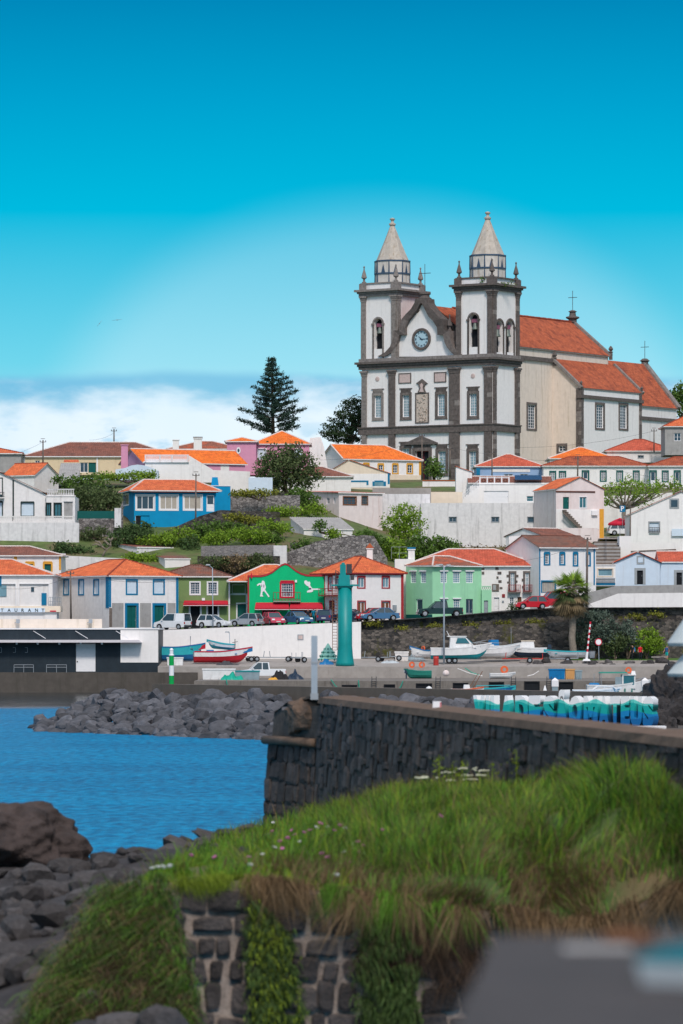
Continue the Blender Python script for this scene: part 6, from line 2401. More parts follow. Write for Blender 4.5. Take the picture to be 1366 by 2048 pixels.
def car(name,label,kind,loc,yaw,col,cat='car',group='cars parked along the street'):
 """x forward, y left, z up; built in its own frame, then placed"""
 root = empty(name,(0,0,0),label,cat,group)
 spec = {'hatch': (3.75,1.66,1.46),'sedan': (4.2,1.7,1.42),'van': (4.1,1.72,1.80),'pickup': (5.1,1.78,1.74)}[kind]
 L,Wd,H = spec
 xf,xr = L / 2,-L / 2
 w = Wd / 2
 ax,rx,wr = xf - .78,xr + .72,.31
 zb,belt = .22,.86
 if kind == 'hatch':
  lower = [(xr,.45),(xr + .04,belt),(xf - 1.15,belt + .04),(xf - .12,.72),(xf,.45)]
  gl = [(xr + .12,belt),(xr + .45,H),(xf - 1.95,H),(xf - 1.05,belt + .02)]
 elif kind == 'sedan':
  lower = [(xr,.45),(xr + .05,.88),(xr + .8,.9),(xf - 1.25,belt + .04),(xf - .12,.70),(xf,.45)]
  gl = [(xr + .55,belt),(xr + 1.15,H),(xf - 2.15,H),(xf - 1.2,belt + .02)]
 elif kind == 'van':
  belt = .98
  lower = [(xr,.45),(xr + .02,belt),(xf - .95,belt + .04),(xf - .1,.80),(xf,.45)]
  gl = [(xr + .03,belt),(xr + .12,H),(xf - 1.75,H),(xf - .95,belt + .02)]
 else:
  wr,belt = .37,.98
  zb = .34
  lower = [(xr,.5),(xr + .02,1.0),(xf - 1.35,belt + .04),(xf - .1,.86),(xf,.5)]
  gl = [(xr + 1.75,belt),(xr + 1.85,H),(xf - 2.15,H),(xf - 1.35,belt + .02)]
 arch = []

 def arcp(cx):
  r = wr + .07
  return [(cx + r * math.cos(a),wr + r * math.sin(a)) for a in np.linspace(0,math.pi,7)]
 out = lower + [(xf - .03,zb + .06),(ax + wr + .07,zb)] + [p for p in arcp(ax) if p[1] > zb] + [(ax - wr - .07,zb),(rx + wr + .07,zb)] + [p for p in arcp(rx) if p[1] > zb] + [(rx - wr - .07,zb),(xr + .03,zb + .06)]
 cx,cz = 0,.6
 sl = [(-w,.955),(-w + .09,1.0),(w - .09,1.0),(w,.955)]
 mb = MB()
 n = len(out)
 rings = []
 for y,s in sl:
  rings.append(mb.add([(x * (1 - (1 - s) * .5),y,cz + (z - cz) * s) for x,z in out]))
 for a,b in zip(rings[:-1],rings[1:]):
  for k in range(n):
   m = (k + 1) % n
   mb.face((a + k,a + m,b + m,b + k))
 mb.face([rings[0] + k for k in reversed(range(n))])
 mb.face([rings[-1] + k for k in range(n)])
 if kind == 'pickup':       # open load bed
  bx0,bx1 = xr + .08,xr + 1.68
  mb.cur = 0
 mb.build('body',col,root)
 if kind == 'pickup':
  q = MB()
  q.box(W0,xr + .07,xr + 1.70,-w + .12,w - .12,.70,1.004)
  q.build('load_bed','rubber',root)
  q = MB()
  q.box(W0,xr + .0,xr + 1.74,-w + .01,-w + .10,.9,1.06)
  q.box(W0,xr + .0,xr + 1.74,w - .10,w - .01,.9,1.06)
  q.box(W0,xr,xr + .08,-w + .10,w - .10,.6,1.06)
  q.build('bed_side',col,root)
 # greenhouse
 wt = w - .20
 g = MB()
 gi = [(x,z) for x,z in gl]
 v = []
 for (x,z),yy in zip(gi,(w - .06,wt,wt,w - .06)):
  v += [(x,-yy,z),(x,yy,z)]
 i = g.add(v)
 for f in ((0,2,4,6),(7,5,3,1),(0,1,3,2),(4,5,7,6)):
  g.face([i + k for k in f])
 g.build('windows','car_glass',root)
 q = MB()
 (x1,z1),(x2,z2),(x3,z3),(x0,z0) = gi[0],gi[1],gi[2],gi[3]
 q.box(W0,x2 - .06,x3 + .06,-wt - .02,wt + .02,H - .03,H + .035)
 for s in (-1,1):
  q.bar((x3,s * wt,H),(x0,s * (w - .05),z0),.075,.06)
  q.bar((x2,s * wt,H),(x1,s * (w - .05),z1),.12 if kind != 'van' else .1,.09)
  xm = (x2 + x3) / 2 + .1
  q.bar((xm,s * (wt + .015),H),(xm,s * (w - .045),belt),.08,.03)
  if kind == 'van':
   q.box(W0,x1,xm - .0,s * (w - .06) - .02,s * (w - .06) + .02,belt,belt + .02)
 q.build('roof',col,root)
 if kind == 'van':
  for s in (-1,1):
   q = MB()
   xa,xb = x1 + .05,(x2 + x3) / 2
   i = q.add([(xa,s * (w - .045),belt),(xb,s * (w - .045),belt),(xb,s * (wt + .018),H),(x2,s * (wt + .018),H)])
   q.face((i,i + 1,i + 2,i + 3))
   q.build('side_panel',col,root)
 for s in (-1,1):
  for x in (ax,rx):
   q = MB()
   fy = Fr((x,s * (w - .12),wr),(1,0,0),(0,0,1),(0,-1 if s < 0 else 1,0))
   q.lathe(Fr((x,s * (w - .20),wr),(1,0,0),(0,0,1),(0,s,0)),[(wr - .05,0),(wr,.03),(wr,.17),(wr - .04,.2)],16)
   o = q.build('wheel','rubber',root)
   q = MB()
   q.lathe(Fr((x,s * (w - .02),wr),(1,0,0),(0,0,1),(0,s,0)),[(wr * .62,0),(wr * .62,.03),(wr * .2,.045)],10)
   q.build('rim','metal_grey',o)
  part('headlight','lamp_clear',root,lambda q: q.frust(W0,(xf - .22,xf + .0,s * (w - .26) - .17,s * (w - .26) + .17),.58,(xf - .30,xf - .06,s * (w - .26) - .16,s * (w - .26) + .16),.74))
  part('taillight','lamp_red',root,lambda q: q.box(W0,xr - .015,xr + .1,s * (w - .14) - .09,s * (w - .14) + .09,.62,.86))
  part('mirror',col,root,lambda q: q.box(W0,x0 - .35,x0 - .18,s * (w + .06) - .07,s * (w + .06) + .07,belt + .02,belt + .15))
 part('bumper',col if kind in ('hatch','sedan') else 'bumper_grey',root,lambda q: (q.box(W0,xf - .12,xf + .05,-w + .08,w - .08,.28,.5),q.box(W0,xr - .05,xr + .12,-w + .08,w - .08,.30,.52)))
 part('number_plate','plate',root,lambda q: (q.box(W0,xf + .052,xf + .06,-.25,.25,.36,.46),q.box(W0,xr - .06,xr - .052,-.25,.25,.5,.6)))
 root.location = loc
 root.rotation_euler = (0,0,yaw)
 return root

def street_pt(px,Y):
 x = XY(px,Y).x
 return (x,Y,street_z(x) + 0.3 * max(0,(Y - 479.4) / 26.6) - .04)

car('parked_van','small white panel van at the left end of the parked row','van',street_pt(345,482.3),R(150),'car_white','van')
car('parked_car','white hatchback parked before the olive green cafe','hatch',street_pt(428,482.2),R(-28),'car_white')
car('parked_car','silver hatchback parked right of the white hatchback','hatch',street_pt(493,482.4),R(153),'car_silver')
car('parked_car','pinkish red car facing the sea under the bar awning','hatch',street_pt(547,483.4),R(-72),'car_pink')
car('parked_car','dark blue car facing the sea right of the pinkish red car','sedan',street_pt(596,483.8),R(-60),'car_blue')
car('parked_car','dark violet hatchback seen from behind, left of teal tower','hatch',street_pt(653,484.4),R(80),'car_violet')
car('parked_car','dark car mostly hidden just right of the teal tower','sedan',street_pt(706,485.0),R(-30),'car_navy')
car('parked_car','red hatchback parked before the red trimmed house doors','hatch',street_pt(741,484.6),R(205),'car_red')
car('parked_car','blue sedan at the wall before the red trimmed house','sedan',street_pt(760,481.4),R(190),'car_blue')
car('parked_pickup','dark green pickup parked before the mint green house','pickup',street_pt(879,481.8),R(187),'car_green','pickup')
car('parked_car','red hatchback parked below the blue window house','hatch',street_pt(1062,481.6),R(190),'car_red')
car('parked_van','red van half hidden behind the palm crown','van',street_pt(1104,484.2),R(195),'car_red','van')
car('quay_pickup','white pickup standing on the low quay landing','pickup',(XY(522,450).x,450,1.57),R(187),'car_white','pickup',None)
car('terrace_car','white car under the red parasol at top of the steps','hatch',P(1243,1071,562),R(10),'car_white','car',None)

# ================================================================== boats
for nm,c in (('boat_white',(.78,.78,.78)),('boat_teal',(.0,.26,.30)),('boat_aqua',(.03,.42,.48)),('boat_red',(.50,.015,.03)),('boat_blue',(.01,.16,.40)),('boat_navy',(.012,.03,.06)),('boat_green',(.02,.22,.17)),('boat_grey',(.48,.53,.56)),('canvas_blue',(.0,.17,.42)),('life_orange',(.80,.14,.04)),('net_green',(.0,.36,.25)),('tan_box',(.62,.33,.12)),('barrel_red',(.55,.05,.04)),('tank_grey',(.26,.34,.38))):
 mat(nm,c,.45,.08,1.5,stain=.25,stain_col=tuple(x * .55 for x in c),spec=.4)

def hull(root,L,B,D,top,bot,inner,gun,wl=.45,bow=.35,transom=.72,open_=True,stem=.16):
 """lofted hull: x from stern (-L/2) to bow (L/2), keel at z=0"""
 N = 16
 secs = []
 for k in range(N + 1):
  t = k / N
  hb = B / 2 * (transom + (1 - transom) * math.sin(min(1,t / .45) * math.pi / 2)) if t < .45 else B / 2 * (1 - ((t - .45) / .55) ** 2.3)
  hb = max(hb,.03)
  zs = D * (1 + bow * max(0,t - .3) ** 2 * 2 + .06 * (1 - t))
  kz = D * .75 * max(0,(t - .80) / .20) ** 2
  x = -L / 2 + L * t + stem * L * .0
  secs.append((x,hb,zs,kz,t))
 def ring(x,hb,zs,kz,t):
  h = zs - kz
  rake = .10 * L * max(0,t - .75) / .25
  zw = kz + h * wl
  return [(x + rake * 0,0,kz),(x,hb * .62,kz + h * wl * .35),(x + rake * .3,hb * .90,zw),(x + rake,hb,zs)]
 rings = [ring(*s) for s in secs]
 mt,mbm,mg,mi_ = MB(),MB(),MB(),MB()
 for a,b in zip(rings[:-1],rings[1:]):
  for s in (1,-1):
   f = lambda p,q=s: (p[0],p[1] * q,p[2])
   o = (lambda l: l) if s > 0 else (lambda l: l[::-1])
   mt.poly(o([f(a[2]),f(a[3]),f(b[3]),f(b[2])]))
   for j in (0,1):
    mbm.poly(o([f(a[j]),f(a[j + 1]),f(b[j + 1]),f(b[j])]))
   ia,ib = (a[3][0],max(0,a[3][1] - .07),a[3][2]),(b[3][0],max(0,b[3][1] - .07),b[3][2])
   up = .06
   g4 = [f(a[3]),f(b[3])]
   mg.poly(o([(*f(a[3])[:2],a[3][2] + up),(*f(ia)[:2],ia[2] + up),(*f(ib)[:2],ib[2] + up),(*f(b[3])[:2],b[3][2] + up)]))
   mg.poly(o([(f(a[3])[0],f(a[3])[1] * 1.02,a[3][2] - .07),(f(a[3])[0],f(a[3])[1] * 1.02,a[3][2] + up),(f(b[3])[0],f(b[3])[1] * 1.02,b[3][2] + up),(f(b[3])[0],f(b[3])[1] * 1.02,b[3][2] - .07)]))
   dz = D * .42 if open_ else .03
   mi_.poly(o([(*f(ia)[:2],ia[2] + up),(f(ia)[0],f(ia)[1] * .92,ia[2] - dz),(f(ib)[0],f(ib)[1] * .92,ib[2] - dz),(*f(ib)[:2],ib[2] + up)]))
   mi_.poly(o([(f(ia)[0],f(ia)[1] * .92,ia[2] - dz),(ia[0],0,ia[2] - dz),(ib[0],0,ib[2] - dz),(f(ib)[0],f(ib)[1] * .92,ib[2] - dz)]))
 a = rings[0]
 mir = lambda p: (p[0],-p[1],p[2])
 mt.poly([a[2],a[3],mir(a[3]),mir(a[2])])
 mbm.poly([a[0],a[1],a[2],mir(a[2]),mir(a[1])])
 h = mt.build('hull',top,root)
 mbm.build('bottom',bot,h)
 mg.build('gunwale',gun,h)
 mi_.build('deck',inner,root)
 return secs

def place(root,loc,yaw,tilt=0):
 root.location = loc
 root.rotation_euler = (0,R(tilt),R(yaw))

def boat(name,label,loc,yaw,L,B,D,top,bot,inner='boat_white',gun='boat_white',group=None,cat='boat',tilt=0,fn=None,**kw):
 root = empty(name,(0,0,0),label,cat,group)
 hull(root,L,B,D,top,bot,inner,gun,**kw)
 if fn:
  fn(root)
 place(root,loc,yaw,tilt)
 return root

def q_at(px,Y):
 """point on the hard standing"""
 return Vector((XY(px,Y).x,Y,2.8 + (Y - 462) / 18.2 * .82))

def outboard(root,x,z):
 part('outboard_motor','boat_navy',root,lambda q: (q.frust(W0,(x - .5,x - .05,-.18,.18),z,(x - .45,x - .1,-.14,.14),z + .5),q.box(W0,x - .32,x - .18,-.07,.07,z - .8,z)))

def thwarts(root,L,B,z,m):
 for t in (-.22,.05,.28):
  part('bench',m,root,lambda q: q.box(W0,L * t - .13,L * t + .13,-B * .42,B * .42,z,z + .06))

def red_boat(r):
 thwarts(r,5.8,1.9,.95,'boat_blue')
 part('engine_cover','boat_blue',r,lambda q: q.frust(W0,(-1.6,-.7,-.5,.5),.85,(-1.5,-.8,-.4,.4),1.4))
 part('mast','metal_dark',r,lambda q: (q.tube([(1.6,0,.8),(1.6,0,2.6)],.04,5),q.tube([(1.3,0,2.2),(1.9,0,2.3)],.03,4)))
 part('stripe','boat_red',r,lambda q: None if False else q.tube([(-2.9,.0,1.18),(-2.9,.01,1.19)],.01,3))

boat('red_boat','red and white wooden boat hauled out on the quay',q_at(441,468) + Vector((0,0,.12)),8,5.9,2.0,1.15,'boat_white','boat_red','boat_blue','boat_red',fn=red_boat,wl=.55,bow=.5)
boat('dinghy','aqua dinghy propped above the red and white boat',q_at(443,469.6) + Vector((0,0,1.5)),172,2.9,1.3,.62,'boat_white','boat_aqua','boat_aqua','boat_aqua',tilt=-5,fn=lambda r: thwarts(r,2.9,1.2,.42,'boat_aqua'),bow=.5)
boat('blue_boat','teal and blue boat behind the green and white post',q_at(358,472.5) + Vector((0,0,.1)),6,4.9,1.9,1.45,'boat_aqua','boat_blue','boat_red','boat_blue',fn=lambda r: (thwarts(r,4.9,1.8,1.3,'wood'),part('frame_hoop','metal_grey',r,lambda q: q.tube([(1.2,-.7,1.4),(1.25,-.7,2.7),(1.3,.7,2.7),(1.3,.7,1.4)],.03,5))),wl=.42)

def trailer(name,label,loc,yaw,L=4.5,wheels=1,m='metal_grey',group='boat trailers on the quay'):
 root = empty(name,(0,0,0),label,'trailer',group)
 part('frame',m,root,lambda q: (q.bar((-L / 2,-.75,.5),(L * .2,-.75,.5),.08,.1),q.bar((-L / 2,.75,.5),(L * .2,.75,.5),.08,.1),q.bar((L * .2,-.75,.5),(L / 2,0,.5),.08,.1),q.bar((L * .2,.75,.5),(L / 2,0,.5),.08,.1),
  q.bar((-L / 2,-.75,.5),(-L / 2,.75,.5),.08),q.bar((-L * .1,-.75,.5),(-L * .1,.75,.5),.08),q.tube([(-L / 2,-.7,.5),(-L / 2,-.7,1.1)],.03,4),q.tube([(-L / 2,.7,.5),(-L / 2,.7,1.1)],.03,4),q.tube([(L / 2 - .3,0,.5),(L / 2 - .4,0,1.2)],.04,4)))
 for s in (-1,1):
  for k in range(wheels):
   x = -L * .18 + .62 * k
   q = MB()
   q.lathe(Fr((x,s * .95,.32),(1,0,0),(0,0,1),(0,s,0)),[(.24,0),(.32,.03),(.32,.17),(.24,.2)],14)
   o = q.build('wheel','rubber',root)
   q = MB()
   q.lathe(Fr((x,s * 1.12,.32),(1,0,0),(0,0,1),(0,s,0)),[(.17,0),(.17,.05),(.05,.07)],8)
   q.build('rim','metal_grey',o)
 place(root,loc,yaw)
 return root

trailer('boat_trailer','twin axle boat trailer right of the red boat bow',q_at(512,472),10,3.8,2)
trailer('boat_trailer','long empty trailer along the white street wall',q_at(563,472),176,4.6)
trailer('boat_trailer','short trailer standing just left of the steel post',q_at(610,470.5),20,2.6)
trailer('boat_trailer','pale trailer right of the teal tower',q_at(750,472),170,3.0)
trailer('boat_trailer','grey trailer left of the blue and white rowing boat',q_at(805,474),5,2.8)
trailer('boat_trailer','trailer carrying the white cabin cruiser',q_at(915,468.5),0,5.2,2)
trailer('boat_trailer','red trailer with red wheel below the white motor boats',q_at(1045,469),178,4.4,1,'barrel_red')
trailer('boat_trailer','trailer under the long grey rowing boat',q_at(1125,470),175,3.4,1)

def cruiser(r):
 part('cabin','boat_white',r,lambda q: (q.frust(W0,(-1.0,1.9,-.85,.85),1.25,(-.9,.7,-.72,.72),2.45),q.box(W0,-1.25,.85,-.8,.8,2.45,2.55)))
 part('cabin_window','glass_teal',r,lambda q: (q.prism(Fr((0,-.9,0)),[(-.35,1.75),(1.15,1.75),(.72,2.32),(-.15,2.32)],.02,.12),q.prism(Fr((0,.9,0)),[(-.35,1.75),(1.15,1.75),(.72,2.32),(-.15,2.32)],-.12,-.02)))
 part('windscreen','glass_teal',r,lambda q: q.frust(W0,(1.0,1.62,-.72,.72),1.72,(.62,.84,-.66,.66),2.36))
 part('bow_rail','metal_grey',r,lambda q: (q.tube([(1.4,-.85,1.75),(2.4,-.55,1.95),(3.1,0,2.1),(2.4,.55,1.95),(1.4,.85,1.75)],.025,5),q.tube([(2.4,-.55,1.3),(2.4,-.55,1.95)],.02,4),q.tube([(1.5,-.85,1.2),(1.4,-.85,1.75)],.02,4)))
 part('antenna','white_paint',r,lambda q: q.tube([(-1.0,0,2.5),(-1.3,0,3.1)],.03,5))

boat('cabin_cruiser','white cabin cruiser with teal bottom on a trailer',q_at(917,468) + Vector((0,0,.5)),2,6.1,2.2,1.15,'boat_white','boat_teal','boat_white','boat_white',fn=cruiser,open_=False,wl=.36,bow=.55)
boat('rowing_boat','small blue and white rowing boat tilted on the quay',q_at(842,472.5) + Vector((0,0,.45)),215,2.6,1.3,.75,'boat_white','boat_white','canvas_blue','boat_blue',fn=lambda r: (thwarts(r,2.6,1.2,.55,'boat_white'),part('lifebuoy','life_orange',r,lambda q: q.lathe(Fr((-.3,0,1.0),(0,1,0),(0,0,1),(1,0,0)),[(.18,-.06),(.3,-.06),(.3,.06),(.18,.06),(.18,-.06)],14,cap=False))),bow=.7)

def open_motor(r):
 part('console','boat_white',r,lambda q: q.frust(W0,(-.5,.3,-.35,.35),.5,(-.4,.1,-.3,.3),1.45))
 part('rail','metal_grey',r,lambda q: (q.tube([(-1.9,-.7,1.6),(-.6,-.75,1.65),(.9,-.75,1.6)],.03,5),q.tube([(-1.9,.7,1.6),(-.6,.75,1.65),(.9,.75,1.6)],.03,5),q.tube([(-.6,-.75,.9),(-.6,-.75,1.65)],.025,4),q.tube([(-1.9,-.7,.9),(-1.9,-.7,1.6)],.025,4)))

boat('motor_boat','white open motor boat right behind the cabin cruiser',q_at(985,471.5) + Vector((0,0,.5)),8,5.2,1.9,.95,'boat_white','boat_white','boat_grey','boat_white',fn=open_motor,bow=.6)
boat('motor_boat','white motor boat with blue engine cover',q_at(1012,474) + Vector((0,0,.6)),15,4.4,1.8,1.0,'boat_white','boat_white','boat_grey','boat_white',fn=lambda r: (part('engine_cover','canvas_blue',r,lambda q: q.frust(W0,(-2.0,-.9,-.5,.5),.9,(-1.9,-1.0,-.4,.4),1.75)),part('mast','metal_grey',r,lambda q: q.tube([(.6,0,.9),(.6,0,3.1)],.025,4))),bow=.6)

def small_cabin(r):
 part('cabin','boat_white',r,lambda q: q.frust(W0,(-.6,1.3,-.7,.7),.95,(-.5,.8,-.58,.58),1.75))
 part('cabin_roof','plaster_cream',r,lambda q: q.box(W0,-.65,.9,-.65,.65,1.75,1.85))
 part('porthole','glass',r,lambda q: (q.box(W0,.0,.35,-.70,-.6,1.3,1.55),q.box(W0,.55,.85,-.70,-.6,1.3,1.55)))
 outboard(r,-2.0,.9)

boat('cabin_boat','white cabin boat with dark bottom and outboard motor',q_at(1058,473.5) + Vector((0,0,.45)),180,3.9,1.7,.95,'boat_white','boat_navy','boat_white','boat_white',fn=small_cabin,open_=False,wl=.5)
boat('grey_rowboat','long pale grey rowing boat near the palm trunk',q_at(1133,471.5) + Vector((0,0,.5)),180,4.2,1.5,.65,'boat_grey','boat_white','boat_aqua','boat_aqua',fn=lambda r: thwarts(r,4.2,1.4,.45,'boat_aqua'))

def fishing(r):
 part('wheelhouse','boat_white',r,lambda q: (q.box(W0,.55,.68,-.75,.75,.8,2.15),q.box(W0,1.75,1.88,-.7,.7,.8,2.1),q.box(W0,.55,1.88,-.75,.75,.78,1.15),q.box(W0,.55,1.95,-.8,.8,2.1,2.2)))
 part('wheelhouse_pane','glass_teal',r,lambda q: q.box(W0,.68,1.75,-.72,.72,1.15,2.1))
 part('cabin_door','tank_grey',r,lambda q: q.box(W0,-.15,.5,-.8,-.72,.7,1.95))
 part('canopy','boat_green',r,lambda q: q.frust(W0,(-1.75,1.15,-.95,.95),2.32,(-1.6,1.0,-.8,.8),2.46))
 part('canopy_post','metal_grey',r,lambda q: (q.tube([(-1.5,-.8,.9),(-1.6,-.85,2.4)],.03,4),q.tube([(-1.5,.8,.9),(-1.6,.85,2.4)],.03,4),q.tube([(-2.2,0,.9),(-2.2,0,2.3)],.03,4)))
 part('stern_cover','canvas_blue',r,lambda q: q.frust(W0,(-2.9,-1.5,-.75,.75),.95,(-2.6,-1.8,-.4,.4),1.35))
 part('bow_rail','metal_grey',r,lambda q: q.tube([(1.9,-.6,1.55),(2.5,-.4,1.8),(2.95,0,1.9),(2.5,.4,1.8),(1.9,.6,1.55)],.025,5))
 part('lifebuoy','life_orange',r,lambda q: q.lathe(Fr((1.25,0,2.62),(1,0,0),(0,0,1),(0,1,0)),[(.17,-.07),(.33,-.07),(.33,.07),(.17,.07),(.17,-.07)],16,cap=False))
 part('radar_box','boat_white',r,lambda q: q.frust(W0,(1.5,1.95,-.3,.3),2.2,(1.55,1.9,-.25,.25),2.55))
 for x in (-.6,.1,.8,1.5):
  part('fender','boat_green',r,lambda q: q.tube([(x,-1.02,.35),(x,-1.02,.8)],.07,6))

FY = 428.0
boat('fishing_boat','white fishing boat with green canopy moored in the basin',(XY(1232,FY).x,FY,SEA + .05),2,5.9,2.0,1.05,'boat_white','boat_navy','boat_grey','boat_white',fn=fishing,wl=.22,bow=.6)
boat('basin_boat','orange and white work boat low behind the breakwater',(XY(932,412).x,412,SEA + .1),5,2.9,1.3,.8,'boat_white','life_orange','boat_white','life_orange',fn=lambda r: (part('console','boat_white',r,lambda q: q.frust(W0,(-.3,.4,-.4,.4),.6,(-.2,.3,-.3,.3),1.3)),part('boom','wood',r,lambda q: (q.tube([(.6,0,.8),(1.6,0,2.6)],.035,5),q.tube([(.2,0,.8),(1.2,.2,2.4)],.03,5)))))
boat('basin_boat','blue boat with long rail beside the orange work boat',(XY(985,416).x,416,SEA + .1),3,3.8,1.3,.85,'boat_blue','boat_navy','boat_aqua','boat_aqua',fn=lambda r: part('rail','boat_aqua',r,lambda q: (q.tube([(-1.6,-.5,1.15),(1.7,-.4,1.2)],.04,5),q.tube([(-1.6,-.5,.7),(-1.6,-.5,1.15)],.03,4),q.tube([(1.2,-.4,.7),(1.2,-.4,1.2)],.03,4))))
boat('basin_launch','long low white launch just above the breakwater cap',(XY(1190,345).x,345,SEA + .9),2,3.6,1.4,.75,'boat_white','boat_white','boat_white','boat_white',open_=False,fn=lambda r: part('windscreen_frame','boat_white',r,lambda q: (q.tube([(-.2,-.5,.8),(.2,-.5,1.12),(1.4,-.45,1.1),(1.7,-.4,.85)],.05,5),q.tube([(.7,-.48,.8),(.7,-.48,1.1)],.05,4),q.tube([(-.2,.5,.8),(.2,.5,1.12),(1.4,.45,1.1),(1.7,.4,.85)],.05,5))))
boat('inflatable','white inflatable with orange lifebuoy on the low landing',(XY(1003,452).x,452,1.6),5,2.5,1.2,.5,'boat_white','boat_white','boat_grey','boat_white',fn=lambda r: part('lifebuoy','life_orange',r,lambda q: q.lathe(Fr((.3,0,.95),(1,0,0),(0,0,1),(0,1,0)),[(.2,-.1),(.42,-.1),(.42,.1),(.2,.1),(.2,-.1)],16,cap=False)))

def green_skiff(r):
 part('cabin_frame','white_paint',r,lambda q: [q.box(W0,-1.0 + .45 * k,-.92 + .45 * k,-.72,-.66,.1,.85) for k in range(4)] and (q.box(W0,-1.0,.5,-.72,-.66,.45,.52),q.box(W0,-1.05,.55,-.74,-.64,.1,.2)))
 part('hoop','metal_grey',r,lambda q: (q.tube([(-.4,0,.9),(-.4,0,2.5),(.5,0,2.5),(.5,0,.9)],.03,4),q.tube([(-.7,0,2.0),(.8,0,2.0)],.05,4)))
 for x in (-.3,.75):
  part('lifebuoy','life_orange',r,lambda q: q.lathe(Fr((x,-.2,1.45),(1,0,0),(0,0,1),(0,1,0)),[(.14,-.08),(.34,-.08),(.34,.08),(.14,.08),(.14,-.08)],16,cap=False))
 outboard(r,1.6,.55)

boat('green_skiff','green skiff with white frame and two orange lifebuoys on the landing',(XY(838,453).x,453,1.6),178,2.7,1.4,.75,'boat_green','boat_green','boat_grey','boat_green',fn=green_skiff)

# ================================================================== quay furniture
def teal_tower():
 Y = 463.6
 b = q_at(690,Y)
 root = empty('beacon_tower',b,'tall teal harbour beacon column with small platform and ladder','beacon')
 mat('teal_paint',(0.0,0.27,0.265),.45,.06,1.2,stain=.3,stain_col=(0.0,.16,.16),streak=True,spec=.4)
 z = lambda y: ZY(y,Y) - b.z
 fr = Fr(b)
 part('column','teal_paint',root,lambda q: q.lathe(fr,[(1.02,0),(.98,.35),(.86,1.1),(.78,2.2),(.76,z(1176))],24),True)
 part('platform','teal_paint',root,lambda q: q.box(fr,-1.5,1.5,-.9,.9,z(1172),z(1169)))
 part('collar','teal_paint',root,lambda q: q.frust(fr,(-.78,.78,-.7,.7),z(1176),(-.9,.9,-.8,.8),z(1172)))
 part('lantern_housing','teal_paint',root,lambda q: (q.frust(fr,(-.72,.55,-.6,.6),z(1169),(-.68,.5,-.55,.55),z(1150)),q.box(fr,-.55,.1,-.5,.5,z(1150),z(1129)),q.lathe(Fr(b + Vector((-.2,0,0))),[(.2,z(1129)),(.18,z(1126)),(.05,z(1125))],8)))
 part('equipment_box','metal_dark',root,lambda q: (q.box(fr,.15,.75,-.4,.3,z(1147),z(1128)),q.box(fr,.6,1.0,-.3,.3,z(1160),z(1150))))
 part('bracket','metal_dark',root,lambda q: (q.tube([fr.p(-1.0,-.5,z(1169)),fr.p(-1.0,-.5,z(1140)),fr.p(-.6,-.5,z(1146))],.05,5),q.tube([fr.p(-1.3,-.5,z(1158)),fr.p(-.6,-.5,z(1158))],.04,5)))
 lad = MB()
 for x in (-1.35,-.85):
  lad.tube([fr.p(x,-.75,z(1300)),fr.p(x,-.75,z(1172))],.035,5)
 for k in range(22):
  zz = z(1300) + (z(1176) - z(1300)) * k / 21
  lad.tube([fr.p(-1.35,-.75,zz),fr.p(-.85,-.75,zz)],.025,4)
 lad.build('ladder','rust',root)

teal_tower()

def pole(name,label,pts,r,Y,m='metal_pole',cat='pole',group=None,extra=None):
 b = P(*pts[0],Y)
 root = empty(name,b,label,cat,group)
 part('shaft',m,root,lambda q: q.tube([P(x,y,Y) for x,y in pts],[r,r * .7],8),True)
 if extra:
  extra(root)
 return root

def street_lamp(root,px,py,Y,dirs):
 for k,(dx_,dz_) in enumerate(dirs):
  t0 = P(px,py,Y)
  t1 = t0 + Vector((dx_,0,dz_))
  part('lamp_arm','metal_pole',root,lambda q: q.tube([t0,t1],.035,5))
  part('lamp_head','metal_grey',root,lambda q: q.frust(Fr(t1),(-.28,.28,-.14,.14),-.06,(-.2,.2,-.1,.1),.08))

pole('street_lamp','slim street lamp before the olive green cafe',[(426,1262),(425,1136)],.07,480.2,cat='lamp',extra=lambda r: street_lamp(r,425,1136,480.2,[(-.5,.35)]))
pole('quay_lamp','tall quay lamp mast in front of the mint green house',[(888,1327),(888,1134)],.11,466,cat='lamp',extra=lambda r: street_lamp(r,888,1134,466,[(-.7,.2),(-.35,.25),(.5,.2),(.8,.1)]))
pole('quay_lamp','short double quay lamp behind the red boat',[(460,1318),(459,1266)],.05,476,cat='lamp',extra=lambda r: street_lamp(r,459,1266,476,[(-.25,.1)]))

def xarm(root,px,py,Y,w=.9):
 a = P(px,py,Y)
 part('cross_arm','wood_grey',root,lambda q: (q.bar(a + Vector((-w / 2,-.1,0)),a + Vector((w / 2,-.1,0)),.08),q.bar(a + Vector((-w / 3,-.1,.45)),a + Vector((w / 3,-.1,.45)),.07)))
 part('insulator','metal_dark',root,lambda q: [q.tube([a + Vector((s * w * .42,-.1,.05)),a + Vector((s * w * .42,-.1,.22))],.05,5) for s in (-1,0,1)])

